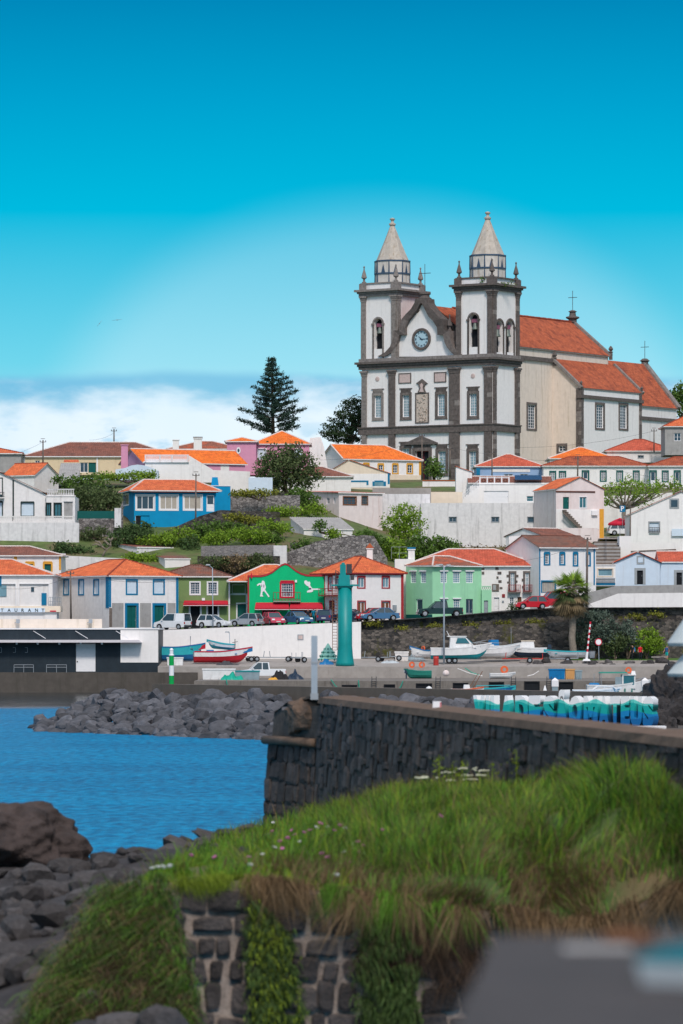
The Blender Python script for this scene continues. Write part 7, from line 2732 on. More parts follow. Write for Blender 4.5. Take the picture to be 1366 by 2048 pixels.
for (lb,bx,by,tx,ty,Y,r_) in (('weathered utility pole in front of the tan house',86,940,86,880,588,.12),('utility pole with coiled cable on the left skyline',228,900,228,858,640,.12),
         ('leaning utility pole beside the blue house door',391,1075,392,947,533,.11),('pale utility pole beside the corner house',142,1240,141,1143,483.5,.11),
         ('tall wooden utility pole right of the palm',1173,1215,1175,1075,487,.15),('thin utility pole by the steps terrace',1260,1110,1261,1010,527,.11),
         ('utility pole against the church front',844,970,844,868,636,.11),('utility pole before the green window house',1155,965,1156,912,607,.12),
         ('utility pole left of the grey blue house',984,962,984,903,612,.1),('utility pole before the red roofed house by the wing',1308,905,1308,858,648,.1),
         ('wooden pole right of the church portal',900,955,900,895,660,.16)):
 pole('utility_pole',lb,[(bx,by),(tx,ty)],r_,Y,'wood_grey','pole','utility poles in the town',extra=lambda r,t=(tx,ty + 4,Y): xarm(r,*t))

def wire(label,a,b,sag,r=.016):
 a,b = P(*a),P(*b)
 q = MB()
 pts = [a.lerp(b,k / 14) - Vector((0,0,sag * 4 * (k / 14) * (1 - k / 14))) for k in range(15)]
 q.tube(pts,r,3)
 tag(q.build('power_line','metal_dark'),label,'wire','overhead wires')

wire('wire from the skyline pole down to the left',(228,866,640),(178,880,640),.3)
wire('wire running left from the tan house pole',(86,884,588),(-20,915,588),.5)
wire('wire sweeping across the church flank',(1040,895,640),(1308,862,648),.6)
wire('long wire crossing the orange church side roofs',(984,908,612),(1156,916,607),.6)
wire('wire over the green window house front',(1156,920,607),(1400,965,607),.5)
wire('wire from the church front pole over the yellow trimmed roof',(844,875,636),(640,920,615),.8)
wire('wire between church front pole and grey blue house pole',(844,874,636),(984,908,612),.5)
wire('wire before the white corner house',(141,1147,483.5),(357,1162,485),.5)
wire('cable drooping along cafe and bar fronts',(357,1203,485.5),(500,1206,489),.3,.02)
wire('wire from the tall wooden pole over the stone trimmed roof',(1175,1082,487),(1010,1125,490),.5)
wire('wire from restaurant house to corner house',(0,1176,482),(141,1152,483.5),.6)

# parasol, signs, barrier, bench
root = empty('parasol',P(1240,1078,552),'red parasol open above the steps','parasol')
part('canopy','crimson',root,lambda q: (q.lathe(Fr(P(1240,1048,552)),[(1.55,0),(1.5,.12),(.75,.5),(.04,.78)],10)))
part('valance','crimson',root,lambda q: q.lathe(Fr(P(1240,1048,552)),[(1.54,-.18),(1.56,0)],10,cap=False))
part('shaft','white_paint',root,lambda q: q.tube([P(1240,1078,552),P(1240,1038,552)],.035,6))
root = empty('parking_sign',P(1245,1048,550),'blue square parking sign with white letter P','sign')
part('shaft','metal_grey',root,lambda q: q.tube([P(1245,1060,550),P(1245,1012,550)],.03,5))
part('sign_face','blue_trim',root,lambda q: q.box(Fr(P(1239.5,1024,549.9)),0,.72,-.03,0,0,.82))
text_obj('P',root,P(1241.2,1021.5,549.86),(1,0,0),(0,0,1),.86,'white_paint',.004,'sign_letter',bold=.02)
root = empty('barrier_pole',P(1173,1320,468),'red and white striped barrier pole raised beside the palm','barrier')
n = 14
for k in range(n):
 a,b = P(1173,1320,468).lerp(P(1181,1243,468),k / n),P(1173,1320,468).lerp(P(1181,1243,468),(k + 1) / n)
 part('stripe','white_paint' if k % 2 == 0 or k < 3 else 'crimson',root,lambda q: q.tube([a,b],.09 if k > 2 else .14,6))
part('base','white_paint',root,lambda q: q.frust(Fr(P(1173,1320,468)),(-.45,.45,-.25,.25),-.1,(-.3,.3,-.2,.2),.12))
root = empty('traffic_sign',P(1198,1320,468),'round traffic sign with red rim on a thin post','sign')
part('shaft','metal_pole',root,lambda q: q.tube([P(1198,1320,468),P(1197,1278,468)],.035,5))
sf = Fr(P(1197,1284,467.9),(1,0,0),(0,0,1),(0,-1,0))
part('sign_face','white_paint',root,lambda q: q.lathe(sf,[(.30,0),(.30,.03)],18))
part('sign_rim','crimson',root,lambda q: q.lathe(sf,[(.30,0),(.32,.05),(.38,.05),(.40,0)],18,cap=False))
root = empty('stone_bench',P(1318,1320,471),'low stone bench on the promenade behind the walkers','bench')
part('seat','concrete_light',root,lambda q: q.box(Fr(P(1303,1313,471)),0,1.75,0,.5,-.12,0))
for x in (1306,1325):
 part('leg','concrete',root,lambda q: q.box(Fr(P(x,1320,471)),0,.3,.08,.42,0,.28))
root = empty('litter_bin',P(1184,1316,470),'grey litter bin beside the barrier pole','bin')
part('bin_body','metal_grey',root,lambda q: q.lathe(Fr(P(1184,1316,470)),[(.28,0),(.36,.7),(.38,.75)],12))
part('bin_rim','metal_dark',root,lambda q: q.lathe(Fr(P(1184,1316,470)),[(.39,.75),(.39,.82),(.32,.82)],12,cap=False))

# crates and clutter on the landing
LZ = 1.57

def crate(name,label,x0,x1,Y,h,m,lid=None,cat='crate',d=1.1,z=LZ,group=None):
 a,b = XY(x0,Y),XY(x1,Y)
 root = empty(name,(a.x,Y,z),label,cat,group)
 w = b.x - a.x
 fr = Fr((a.x,Y,z))
 part('tub',m,root,lambda q: (q.frust(fr,(.05,w - .05,.05,d - .05),.0,(0,w,0,d),h * .86),[q.box(fr,w * k / 4 - .04,w * k / 4 + .04,-.03,.02,.1,h * .8) for k in (1,2,3)]))
 part('lid',lid or m,root,lambda q: q.box(fr,-.05,w + .05,-.05,d + .05,h * .86 + .003,h))
 return root

crate('plastic_bin','blue plastic fish bin on the landing',1098,1130,447,1.1,'canvas_blue',group='fish bins on the landing')
crate('plastic_bin','tan orange fish bin beside the blue one',1131,1149.5,447,1.1,'tan_box',group='fish bins on the landing')
crate('plastic_bin','grey fish bin right of the tan one',1150.5,1164,447,.95,'tank_grey',group='fish bins on the landing')
crate('storage_box','long white storage box left of the quay pickup',405,470,444,1.15,'boat_white',cat='box')
crate('storage_box','green tarpaulin covered box before the quay pickup bonnet',471,519,443,.95,'tank_grey','boat_teal',cat='box')
crate('white_cabinet','rusty white cabinet by the harbour wall near the white wall end',790,817,474,1.1,'plaster',cat='cabinet',z=3.3)
crate('white_tank','white plastic tank before the teal and blue boat',334,366,464.5,.95,'boat_white',cat='tank',z=2.85)
root = empty('barrel',q_at(872,464.5),'red barrel standing at the quay edge','barrel')
part('drum','barrel_red',root,lambda q: q.lathe(Fr(q_at(872,464.5)),[(.28,0),(.3,.05),(.28,.33),(.3,.36),(.28,.66),(.3,.7),(.28,.98)],14),True)
part('lid','barrel_red',root,lambda q: q.lathe(Fr(q_at(872,464.5)),[(.31,.98),(.31,1.02)],14))

def heap(name,label,pts,Y,m,cat='heap',z0=LZ,h=.5):
 """irregular tarpaulin or net heap: a lumpy sheet over the given columns"""
 x0,x1 = XY(pts[0],Y).x,XY(pts[1],Y).x
 n,mrows = 22,10
 V,F = [],[]
 for j in range(mrows):
  for i in range(n):
   u,v = i / (n - 1),j / (mrows - 1)
   hh = h * (math.sin(math.pi * u) ** .6) * (math.sin(math.pi * v) ** .6) * (.65 + .7 * mnoise.noise((u * 4.5 + x0,v * 3 + Y,.7)) + .35 * mnoise.noise((u * 11,v * 9 + x0,.2)))
   V.append((x0 + (x1 - x0) * u,Y + 1.4 * v,z0 + max(0,hh)))
 for j in range(mrows - 1):
  for i in range(n - 1):
   k = j * n + i
   F.append((k,k + 1,k + n + 1,k + n))
 return tag(fast_mesh(name,V,F,m),label,cat)

heap('net_heap','heap of turquoise fishing net before the white storage box',(440,487),441,'net_green',h=.9)
heap('tarpaulin_heap','black tarpaulin heap behind the pickup tail',(541,577),444,'rubber',h=1.2)
heap('tarpaulin_heap','dark canvas heap with red patch right of the pickup',(572,608),445,'boat_navy',h=.95)
heap('rope_heap','yellow rope heap under the black tarpaulin',(536,556),442,'yellow_trim',h=.3)
heap('net_heap','blue and teal nets piled at the beacon foot',(638,668),466,'canvas_blue',z0=2.95,h=.9)
heap('junk_heap','grey junk heap below the red boat keel',(430,480),464.8,'metal_dark',z0=2.85,h=.6)
heap('junk_heap','pale gear heap left of the rowing boat',(760,800),469,'boat_grey',z0=3.05,h=.5)
heap('tarpaulin_heap','grey sheeted gear along the harbour wall foot',(812,850),475,'tank_grey',z0=3.4,h=.9)

def tier_tree(name,label,base,tiers,m1,m2,n=14,fringe=True):
 root = empty(name,base,label,'decoration')
 for (r0,r1,z0,z1) in tiers:
  part('tier',m1,root,lambda q: q.lathe(Fr(base),[(r0 * .96,z0 - .04),(r0,z0),(r1,z1)],n))
  fringe and part('tier_fringe',m2,root,lambda q: [q.lathe(Fr(base + Vector((r0 * .97 * math.cos(a),r0 * .97 * math.sin(a),z0 - .1))),[(.03,-.08),(.13,.06),(.05,.16)],5) for a in np.linspace(0,2 * math.pi,9)[:-1]])
 part('trunk','wood',root,lambda q: q.tube([base,base + Vector((0,0,tiers[0][2] + .1))],.1,6))
 return root

mat('mint_plastic',(.30,.62,.50),.5,.1,2)
tier_tree('tree_decoration','tiered mint green tree shaped decoration by the white wall',q_at(656,471),[(1.05,.6,.35,.85),(.9,.5,.75,1.25),(.68,.35,1.15,1.6),(.42,.05,1.5,2.1)],'mint_plastic','boat_green')

# openings painted as flat black shade, ladders and rings in the landing wall
land = bpy.data.objects['quay_landing']
for k,(x0,x1,y0) in enumerate(((686,712,1372),(770,788,1371),(834,862,1369),(908,934,1368),(980,1006,1366),(1051,1077,1365),(1120,1144,1366),(590,606,1376))):
 q = MB()
 a,b = XY(x0,430),XY(x1,430)
 fr = Fr((a.x,430,0))
 w = b.x - a.x
 zt_ = ZY(y0,430)
 q.poly([fr.p(0,-.004,-1),fr.p(w,-.004,-1),fr.p(w,-.004,zt_),fr.p(0,-.004,zt_)])
 q.box(fr,-.12,0,-.1,0,-1,zt_ + .12)
 q.box(fr,w,w + .12,-.1,0,-1,zt_ + .12)
 q.box(fr,0,w,-.1,0,zt_,zt_ + .12)
 o = q.build('painted_opening','interior_shade')
 o.parent = land
for x in (876,1027,748,1098):
 q = MB()
 for s in (-.22,.22):
  q.tube([P(x,1357,429.9) + Vector((s,-.1,.2)),P(x,1392,429.9) + Vector((s,-.1,0))],.035,5)
 for k in range(7):
  p_ = P(x,1358 + k * 4.5,429.8)
  q.tube([p_ + Vector((-.22,0,0)),p_ + Vector((.22,0,0))],.03,4)
 o = q.build('quay_ladder','metal_dark')
 o.parent = land
# mooring ropes over the landing edge
for k,(x0,y0,x1,y1,m,lb) in enumerate(((662,1359,678,1378,'net_green','green mooring rope slanting down the landing left of the beacon'),(717,1360,719,1380,'net_green','green rope hanging straight below the beacon'),
  (806,1362,798,1378,'net_green','green rope right of the beacon'),(915,1337,965,1352,'plaster','pale mooring line crossing the landing'),
  (930,1336,958,1350,'net_green','green line lying on the landing'),(1078,1342,1055,1352,'plaster','pale rope left of the blue fish bin'),(452,1357,456,1372,'net_green','green rope hanging below the net heap'))):
 Yr = 429.7 if y1 > 1356 else 446
 a,b = P(x0,y0,Yr),P(x1,y1,Yr)
 q = MB()
 q.tube([a,a.lerp(b,.5) - Vector((0,0,.12)),b],.05,5)
 tag(q.build('mooring_rope',m),lb,'rope','mooring ropes')
# pile caps standing in the basin
for x,lb in ((1110,'white capped mooring post left of the fishing boat'),(1290,'white capped mooring post at the fishing boat bow')):
 b = P(x,1400,415)
 b.z = SEA - .6
 root = empty('mooring_post',b,lb,'post','capped mooring posts')
 hz = ZY(1368,415) - b.z
 part('shaft','tank_grey',root,lambda q: q.box(Fr(b),-.28,.28,-.28,.28,0,hz - .25))
 part('cap','white_paint',root,lambda q: (q.box(Fr(b),-.33,.33,-.33,.33,hz - .25,hz + .35),q.frust(Fr(b),(-.33,.33,-.33,.33),hz + .352,(-.04,.04,-.04,.04),hz + .6)))
for x,y,m,lb in ((858,1379,'boat_white','white round buoy in front of the landing wall'),(892,1346,'plaster_pink','pink and white round buoy on the landing'),(1090,1384,'boat_white','small white sail shaped float behind the breakwater')):
 Yb = 424 if y > 1360 else 446
 p_ = P(x,y,Yb)
 root = empty('buoy',p_,lb,'buoy')
 part('float',m,root,lambda q: q.lathe(Fr(p_ - Vector((0,0,.35))),[(.06,0),(.28,.1),(.36,.32),(.26,.56),(.06,.68)] if x != 1090 else [(.32,0),(.3,.1),(.04,1.0)],12),True)
 part('eye','metal_dark',root,lambda q: q.tube([p_ + Vector((0,0,.3)),p_ + Vector((0,0,.45))],.05,5))

# ================================================================== people
def person(label,base,face,h,shirt,legs,skin=(.45,.22,.14),hair=(.12,.09,.07),walk=.25,bare=False,arm=.3,sleeve=True):
 """one continuous skinned body; clothes are colours of its surface"""
 V = [(0,0,.53),(0,0,.64),(0,.005,.80),(0,0,.865),(0,-.01,.90),(0,-.012,.955),       # 0 pelvis 1 waist 2 chest 3 neck 4 jaw 5 crown
  (.055,0,.50),(.06,-walk * .22,.27),(.06,-walk * .30,.035),(.06,-walk * .30 - .075,.012),     # 6-9 left leg
  (-.055,0,.50),(-.06,walk * .12,.27),(-.06,walk * .34,.04),(-.06,walk * .34 - .07,.012),      # 10-13 right leg
  (.105,0,.805),(.135,arm * .10,.65),(.15,arm * -.05,.52),(.152,arm * -.09,.475),            # 14-17
  (-.105,0,.805),(-.14,-arm * .08,.65),(-.15,-arm * .26,.54),(-.15,-arm * .33,.505)]
 E = [(0,1),(1,2),(2,3),(3,4),(4,5),(0,6),(6,7),(7,8),(8,9),(0,10),(10,11),(11,12),(12,13),(2,14),(14,15),(15,16),(16,17),(2,18),(18,19),(19,20),(20,21)]
 Rr = [.078,.072,.082,.030,.040,.036,.052,.036,.023,.020,.052,.036,.023,.020,.036,.027,.019,.020,.036,.027,.019,.020]
 me = bpy.data.meshes.new('person')
 me.from_pydata([(x * h,y * h,z * h) for x,y,z in V],E,[])
 o = bpy.data.objects.new('person',me)
 COL.objects.link(o)
 sk = o.modifiers.new('skin','SKIN')
 for k,r_ in enumerate(Rr):
  sv = me.skin_vertices[0].data[k]
  sv.radius = (r_ * h,r_ * h * (.72 if k in (0,1,2) else 1))
  sv.use_root = (k == 0)
 sub = o.modifiers.new('sub','SUBSURF')
 sub.levels = sub.render_levels = 2
 dg = bpy.context.evaluated_depsgraph_get()
 m2 = bpy.data.meshes.new_from_object(o.evaluated_get(dg))
 bpy.data.objects.remove(o)
 o = bpy.data.objects.new('person',m2)
 COL.objects.link(o)
 key = label[:14]
 ms = [mat('skin_' + key,skin,.6,.05),mat('shirt_' + key,shirt,.85,.1),mat('legs_' + key,legs,.85,.1),mat('hair_' + key,hair,.8,.1),M['rubber']]
 m2.materials.clear()
 for x in ms:
  m2.materials.append(x)
 for p in m2.polygons:
  c = p.center / h
  if c.z > .925 or (c.z > .89 and c.y > .012):
   k = 3
  elif c.z > .845:
   k = 0
  elif abs(c.x) > .118 and c.z < (.70 if sleeve else .86):
   k = 0
  elif c.z > .53:
   k = 1
  elif c.z > (.30 if bare else .035):
   k = 2
  else:
   k = 0 if bare and c.z > .03 else 4
  p.material_index = k
  p.use_smooth = True
 o.location = base
 o.rotation_euler = (0,0,face)
 tag(o,label,'person')
 hd = MB()          # ears, nose
 hd.tube([(0,-.045 * h,.915 * h),(0,-.058 * h,.905 * h)],.008 * h,5)
 for s in (-1,1):
  hd.tube([(s * .038 * h,0,.90 * h),(s * .041 * h,.003 * h,.925 * h)],.008 * h,5)
 f = hd.build('face_features','skin_' + key)
 f.parent = o
 return o

pz = lambda px,Y: Vector((XY(px,Y).x,Y,3.36))
person('walker in red shirt and dark trousers on the promenade',pz(1280.5,471.9) + Vector((0,0,.06)),R(10),1.72,(.62,.012,.02),(.012,.018,.025),walk=.12)
o = person('walker in black with blue backpack beside the red shirted one',pz(1265,471.9) + Vector((0,0,.06)),R(-60),1.72,(.015,.018,.022),(.012,.014,.018),hair=(.45,.36,.28),walk=.3)
b = MB()
b.frust(W0,(-.18,.18,.10,.30),.98,(-.14,.14,.10,.24),1.42)
bo = b.build('backpack','boat_blue')
bo.parent = o
person('walker in blue top and turquoise shorts near the right edge',pz(1333.5,471.9) + Vector((0,0,.06)),R(-20),1.68,(.03,.09,.22),(.0,.38,.34),walk=.2,bare=True,arm=1.0,sleeve=False)
sp = lambda px,Y: Vector(street_pt(px,Y))
person('person in teal shirt standing between the cars at the bar',sp(627,486.2),R(170),1.72,(.0,.19,.30),(.0,.14,.16),walk=.1)
person('person with pale hat and grey clothes beside the teal shirted one',sp(634.5,486.8),R(200),1.70,(.25,.25,.24),(.14,.14,.15),hair=(.70,.62,.45),walk=.12)
person('person in dark clothes at the bar door',sp(616,488.4),R(0),1.70,(.02,.02,.03),(.02,.02,.03),walk=.08)

# ================================================================== two gulls in the sky
for (x,y,Y,lb,s,rl) in ((234,640,520,'gull gliding with spread wings in the open sky',1.0,.1),(199,647,540,'smaller banking gull left of the gliding one',.8,.9)):
 p_ = P(x,y,Y)
 root = empty('gull',p_,lb,'bird','gulls in the sky')
 c_,s_ = math.cos(rl),math.sin(rl)
 fr = Fr(p_,(c_,0,s_),(0,1,0),(-s_,0,c_))
 part('body','tank_grey',root,lambda q: q.tube([fr.p(0,-.3 * s,-.02),fr.p(0,-.1 * s,0),fr.p(0,.15 * s,0),fr.p(0,.35 * s,.02)],[.02,.07 * s,.06 * s,.015],6))
 for sd in (-1,1):
  part('wing','tank_grey',root,lambda q: q.prismz(fr,[(0,-.1 * s),(sd * .3 * s,-.13 * s),(sd * .62 * s,.05 * s),(sd * .3 * s,.06 * s),(0,.08 * s)],-.0,.02))
# ================================================================== breakwater and rocks
mat('rock_grey',(.092,.094,.106),.85,.3,1.6,stain=.4,stain_col=(.035,.036,.04),bump=.6,bscale=6,orand=.45)
mat('rock_wet',(.022,.022,.025),.4,.3,1.6,bump=.4,bscale=6)
mat('rock_lava',(.045,.04,.04),.9,.4,2.5,bump=.9,bscale=9,orand=.3)
mat('rock_brown',(.060,.045,.041),.92,.4,2.2,stain=.5,stain_col=(.03,.026,.026),bump=1.0,bscale=14)
mat('rock_shore',(.072,.066,.066),.9,.35,5,bump=.6,bscale=18,orand=.45)
mat('fort_stone',(.066,.056,.052),.9,.4,5,stain=.35,stain_col=(.10,.085,.075),bump=.8,bscale=22,orand=.4,island=.5)
mat('fort_mortar',(.085,.072,.062),.95,.3,6,bump=.6,bscale=25)
mat('pale_mortar',(.32,.26,.22),.95,.3,7,stain=.8,stain_col=(.10,.08,.07),bump=.7,bscale=30)
mat('earth_top',(.15,.10,.07),.95,.25,3,bump=.5,bscale=12)
for nm,cc,tr in (('blade_green',(.150,.31,.034),.42),('blade_lime',(.25,.33,.03),.4),('blade_dry',(.23,.15,.075),.25),('blade_dark',(.070,.120,.028),.3),('blade_brown',(.085,.05,.03),.2)):
 mat(nm,cc,.7,.2,2.0,island=.55,trans=tr,spec=.3)

def boulder_mesh(name,m,seed,sub=3,planes=13,rough=.07):
 r_ = random.Random(seed)
 bm = bmesh.new()
 bmesh.ops.create_icosphere(bm,subdivisions=sub,radius=1)
 ns = [Vector((r_.gauss(0,1),r_.gauss(0,1),r_.gauss(0,1))).normalized() for _ in range(planes)]
 hs = [r_.uniform(.62,.95) for _ in ns]
 for v in bm.verts:
  d = v.co.normalized()
  rad = min([h / max(d.dot(n),1e-3) for n,h in zip(ns,hs) if d.dot(n) > .2] + [1.12])
  rad = min(rad,1.12) * (1 + rough * mnoise.noise(d * 3.1 + Vector((seed,0,0))) + rough * .5 * mnoise.noise(d * 8 + Vector((seed,3,0))))
  v.co = d * rad
 me = bpy.data.meshes.new(name)
 bm.to_mesh(me)
 bm.free()
 me.materials.append(M[m])
 return me

def put_rock(name,me,loc,s,label,cat='rock',group=None,sq=(1,1,.8)):
 o = bpy.data.objects.new(name,me)
 COL.objects.link(o)
 o.location = loc
 o.rotation_euler = (random.uniform(-.5,.5),random.uniform(-.5,.5),random.uniform(0,6.28))
 o.scale = (s * sq[0] * random.uniform(.8,1.25),s * sq[1] * random.uniform(.8,1.2),s * sq[2] * random.uniform(.8,1.15))
 return tag(o,label,cat,group)

variants = [boulder_mesh('breakwater_boulder','rock_grey',40 + k) for k in range(9)]
capA,capB = XY(304,280),XY(1330,234)
cdir = (capB - capA).normalized()
cn = Vector((cdir.y,-cdir.x))              # towards the camera
q = MB()
fr = Fr((capA.x,capA.y,0),(cdir.x,cdir.y,0),(-cn.x,-cn.y,0))
Lc = (capB - capA).length
q.box(fr,0,Lc,0,1.3,1.5,2.92)
tag(q.build('breakwater_parapet','concrete_brown'),'long brown concrete cap wall on top of the boulder breakwater','wall',kind='thing')
q = MB()
for u0,u1,f0,f1 in ((-6.6,-3,.0,.6),(-3,0,.6,.9),(0,Lc,.9,.9)):
 q.poly([fr.p(u0,-12,-2),fr.p(u1,-12,-2),fr.p(u1,-1,1.9 * f1 - 1.1),fr.p(u0,-1,1.9 * f0 - 1.1)])
 q.poly([fr.p(u0,-1,1.9 * f0 - 1.1),fr.p(u1,-1,1.9 * f1 - 1.1),fr.p(u1,4,1.5 * f1 - .6),fr.p(u0,4,1.5 * f0 - .6)])
 q.poly([fr.p(u0,4,1.5 * f0 - .6),fr.p(u1,4,1.5 * f1 - .6),fr.p(u1,6,-2),fr.p(u0,6,-2)])
tag(q.build('breakwater_core_ground','rock_wet'),kind='structure')
nrock = 0
for row in range(9):
 s = row / 8
 u = -7 + random.uniform(0,.8)
 while u < 43:
  c = fr.p(u + random.uniform(-.2,.2),-1.1 - 9.2 * s + random.uniform(-.3,.3),0)
  px = 683 + c.x / c.y * FPX
  f = min(1,max(0,(px - 55) / 165)) ** .6
  if 72 < px < 575 or (row < 3 and 640 < px < 960):
   c.z = (2.25 - 2.25 * s) * f - .1 * (1 - f) - .25
   put_rock('breakwater_boulder',variants[nrock % 9],c,random.choice((.40,.48,.55,.62,.70,.78)),'grey boulder piled on the breakwater slope','boulder','boulders of the breakwater',(1.05,.95,.85))
   nrock += 1
  u += random.uniform(.98,1.26)
for k in range(16):                          # boulders at the back of the tip
 u = -6.0 + k * .5
 put_rock('breakwater_boulder',variants[k % 9],fr.p(u,random.uniform(.2,2.5),max(-.1,2.1 * min(1,(u + 6.9) / 6) - .5)),random.uniform(.5,.75),'grey boulder piled on the breakwater slope','boulder','boulders of the breakwater')
# rubble at the foot of the promenade
lv = [boulder_mesh('rubble_rock','rock_shore',80 + k,2) for k in range(4)]
for k in range(46):
 x = random.uniform(1050,1345)
 Y = random.uniform(463.5,470)
 p_ = Vector((XY(x,Y).x,Y,1.9 + (Y - 463) * .2))
 put_rock('rubble_rock',lv[k % 4],p_,random.uniform(.35,.75),'dark rubble rock heaped below the promenade kerb','rock','rubble below the promenade')
# lava crag at the right edge
cv_ = [boulder_mesh('lava_crag','rock_lava',120 + k,4,9,.28) for k in range(3)]
for k,(x,y,Y,s) in enumerate(((1345,1375,170,.75),(1330,1405,160,.85),(1362,1420,165,1.1),(1322,1432,150,.75),(1350,1450,145,.9),(1385,1380,175,1.3),(1318,1455,140,.55))):
 put_rock('lava_crag',cv_[k % 3],P(x,y,Y),s,'black lava crag ' + ('at the right edge beside the letter sign','just right of the last sign letter','large mass behind the sign end','low beside the sign base','below the large crag','cut by the right edge, highest','smallest at the sign platform end')[k],'rock','lava crags',(1,1,1))

# green and white harbour light on the cap
b = P(343,1368.5,279)
b.z = 2.92
root = empty('harbour_light',b,'green and white banded harbour light post on the breakwater','beacon')
mat('signal_green',(.0,.36,.07),.5,.08)
hz = 1.85
for k,(a,c,m) in enumerate(((0,.30,'signal_green'),(.30,.66,'white_paint'),(.66,1.0,'signal_green'))):
 part('band',m,root,lambda q: q.lathe(Fr(b),[(.16,a * hz),(.155,c * hz)],14))
part('lantern','white_paint',root,lambda q: q.lathe(Fr(b),[(.17,hz + .002),(.19,hz + .06),(.12,hz + .1),(.12,hz + .35),(.14,hz + .4),(.05,hz + .5)],12))

# ================================================================== letter sign on the plaza
q = MB()
q.poly([(1.5,82,3.02),(40,60,3.02),(40,152,3.02),(4.0,152,3.02)])
tag(q.build('plaza_pavement','concrete'),kind='structure')
SY = 140.0
zs = 3.03

def wave_mat():
 m = bpy.data.materials.new('wave_paint')
 m.use_nodes = True
 t = NT(m.node_tree)
 ge = t.n('ShaderNodeNewGeometry')
 se = t.n('ShaderNodeSeparateXYZ')
 t.l(ge.outputs['Position'],se.inputs[0])
 x,z = se.outputs[0],se.outputs[2]
 sn = lambda f,p,a: t.math('MULTIPLY',t.math('SINE',t.math('ADD',t.math('MULTIPLY',x,f),p)),a)
 zz = t.math('SUBTRACT',z,zs)
 k1 = t.math('LESS_THAN',t.math('ADD',zz,t.math('ADD',sn(5.1,.3,.07),sn(11,1,.03))),.84)
 k2 = t.math('LESS_THAN',t.math('ADD',zz,sn(4.3,2,.06)),.52)
 k3 = t.math('LESS_THAN',t.math('ADD',zz,sn(3.7,4,.05)),.36)
 k0 = t.math('LESS_THAN',t.math('ADD',zz,t.math('ADD',sn(5.1,.3,.06),sn(9,2,.02))),.76)
 c = t.mix(k1,(.80,.80,.80),(.10,.56,.50))
 c = t.mix(k0,c,(.0,.36,.33))
 c = t.mix(k2,c,(.0,.20,.47))
 c = t.mix(k3,c,(.0,.12,.34))
 b = t.n('ShaderNodeBsdfPrincipled')
 b.inputs['Roughness'].default_value = .5
 t.l(c,b.inputs['Base Color'])
 o = t.n('ShaderNodeOutputMaterial')
 t.l(b.outputs[0],o.inputs[0])
 M['wave_paint'] = m

wave_mat()
root = empty('letter_sign',P(1200,1460,SY),'row of giant block letters painted in white, teal and blue waves','sign')
px = 946.0
for word in ('VILA','DE','SÃO','MATEUS'):
 wch = {'VILA': (26,10,20,27),'DE': (28,26),'SÃO': (25,27,27),'MATEUS': (30,24,22,20,25,24)}[word]
 for ch,w in zip(word,wch):
  Yl = SY + 1.5 - (px - 946) * SY / FPX * .5
  a = XY(px,Yl)
  wm = (w - 3) * SY / FPX / math.cos(R(27))
  o = text_obj(ch,root,(0,0,0),(1,0,0),(0,0,1),1.42,'wave_paint',.22,'sign_letter',bold=.10)
  me = o.data
  co = np.array([v.co[:] for v in me.vertices]) + np.array(root.location)
  lo,hi = co.min(0),co.max(0)
  lx,ly = (co[:,0] - lo[0]) / (hi[0] - lo[0]) * wm,co[:,1] - lo[1]
  c27,s27 = math.cos(R(27)),math.sin(R(27))
  co[:,0],co[:,1] = a.x + lx * c27 + ly * s27,a.y - lx * s27 + ly * c27
  co[:,2] = zs + .02 + (co[:,2] - lo[2]) / (hi[2] - lo[2]) * (1.02 if ch != 'Ã' else 1.22)
  me.vertices.foreach_set('co',(co - np.array(root.location)).ravel())
  me.update()
  px += w - .6
 px += 3.5
part('platform','white_paint',root,lambda q: q.box(Fr(P(1075,1460,SY - 4.2)),0,4.1,0,.8,-.5,.12))
for x in (1082,1111,1142,1173,1204):
 p_ = P(x,1457,SY - 4.3)
 part('platform_light','white_paint',root,lambda q: q.lathe(Fr(p_),[(.08,-.1),(.09,.12),(.03,.16)],8))

# ================================================================== fort wall
WZ = 4.82
fA,fB = XY(640,80),XY(1460,45.5)
fE = XY(541,82.5)
root = empty('fort_wall',(fA.x,fA.y,2),'dark stone fort wall with rounded cordon and blunt near end','wall')
tag(root,kind='thing')
long_f,end_f = Face(fA,fB),Face(fE,fA)
gl = lambda f,pts,d: [f.fr.p(u,d,z) for u,z in pts]
q = MB()
bat = .22
q.poly([end_f.fr.p(-.1,-bat,1.2),end_f.fr.p(end_f.L,-bat,1.2),end_f.fr.p(end_f.L,0,WZ - .10),end_f.fr.p(.22,0,WZ - .25)])
q.poly([long_f.fr.p(0,-bat,1.2),long_f.fr.p(long_f.L,-bat,1.2),long_f.fr.p(long_f.L,0,WZ),long_f.fr.p(0,0,WZ)])
bk = Vector((fE.x - .1 + .3,fE.y + 1.5))
q.poly([end_f.fr.p(-.1,-bat,1.2),end_f.fr.p(.22,0,WZ - .25),(bk.x,bk.y,WZ - .2),(bk.x,bk.y,1.2)])
q.build('wall_core','fort_mortar',root)
o = bpy.data.objects.new('eroded_shoulder',boulder_mesh('eroded_shoulder','earth_top',9,4,5,.12))
COL.objects.link(o)
o.location = end_f.fr.p(end_f.L * .60,.16,WZ - .36) - root.location
o.scale = (.66,.40,.38)
o.rotation_euler = (0,0,math.atan2(end_f.d.y,end_f.d.x))
o.parent = root
q = MB()
n = 40
prev = None
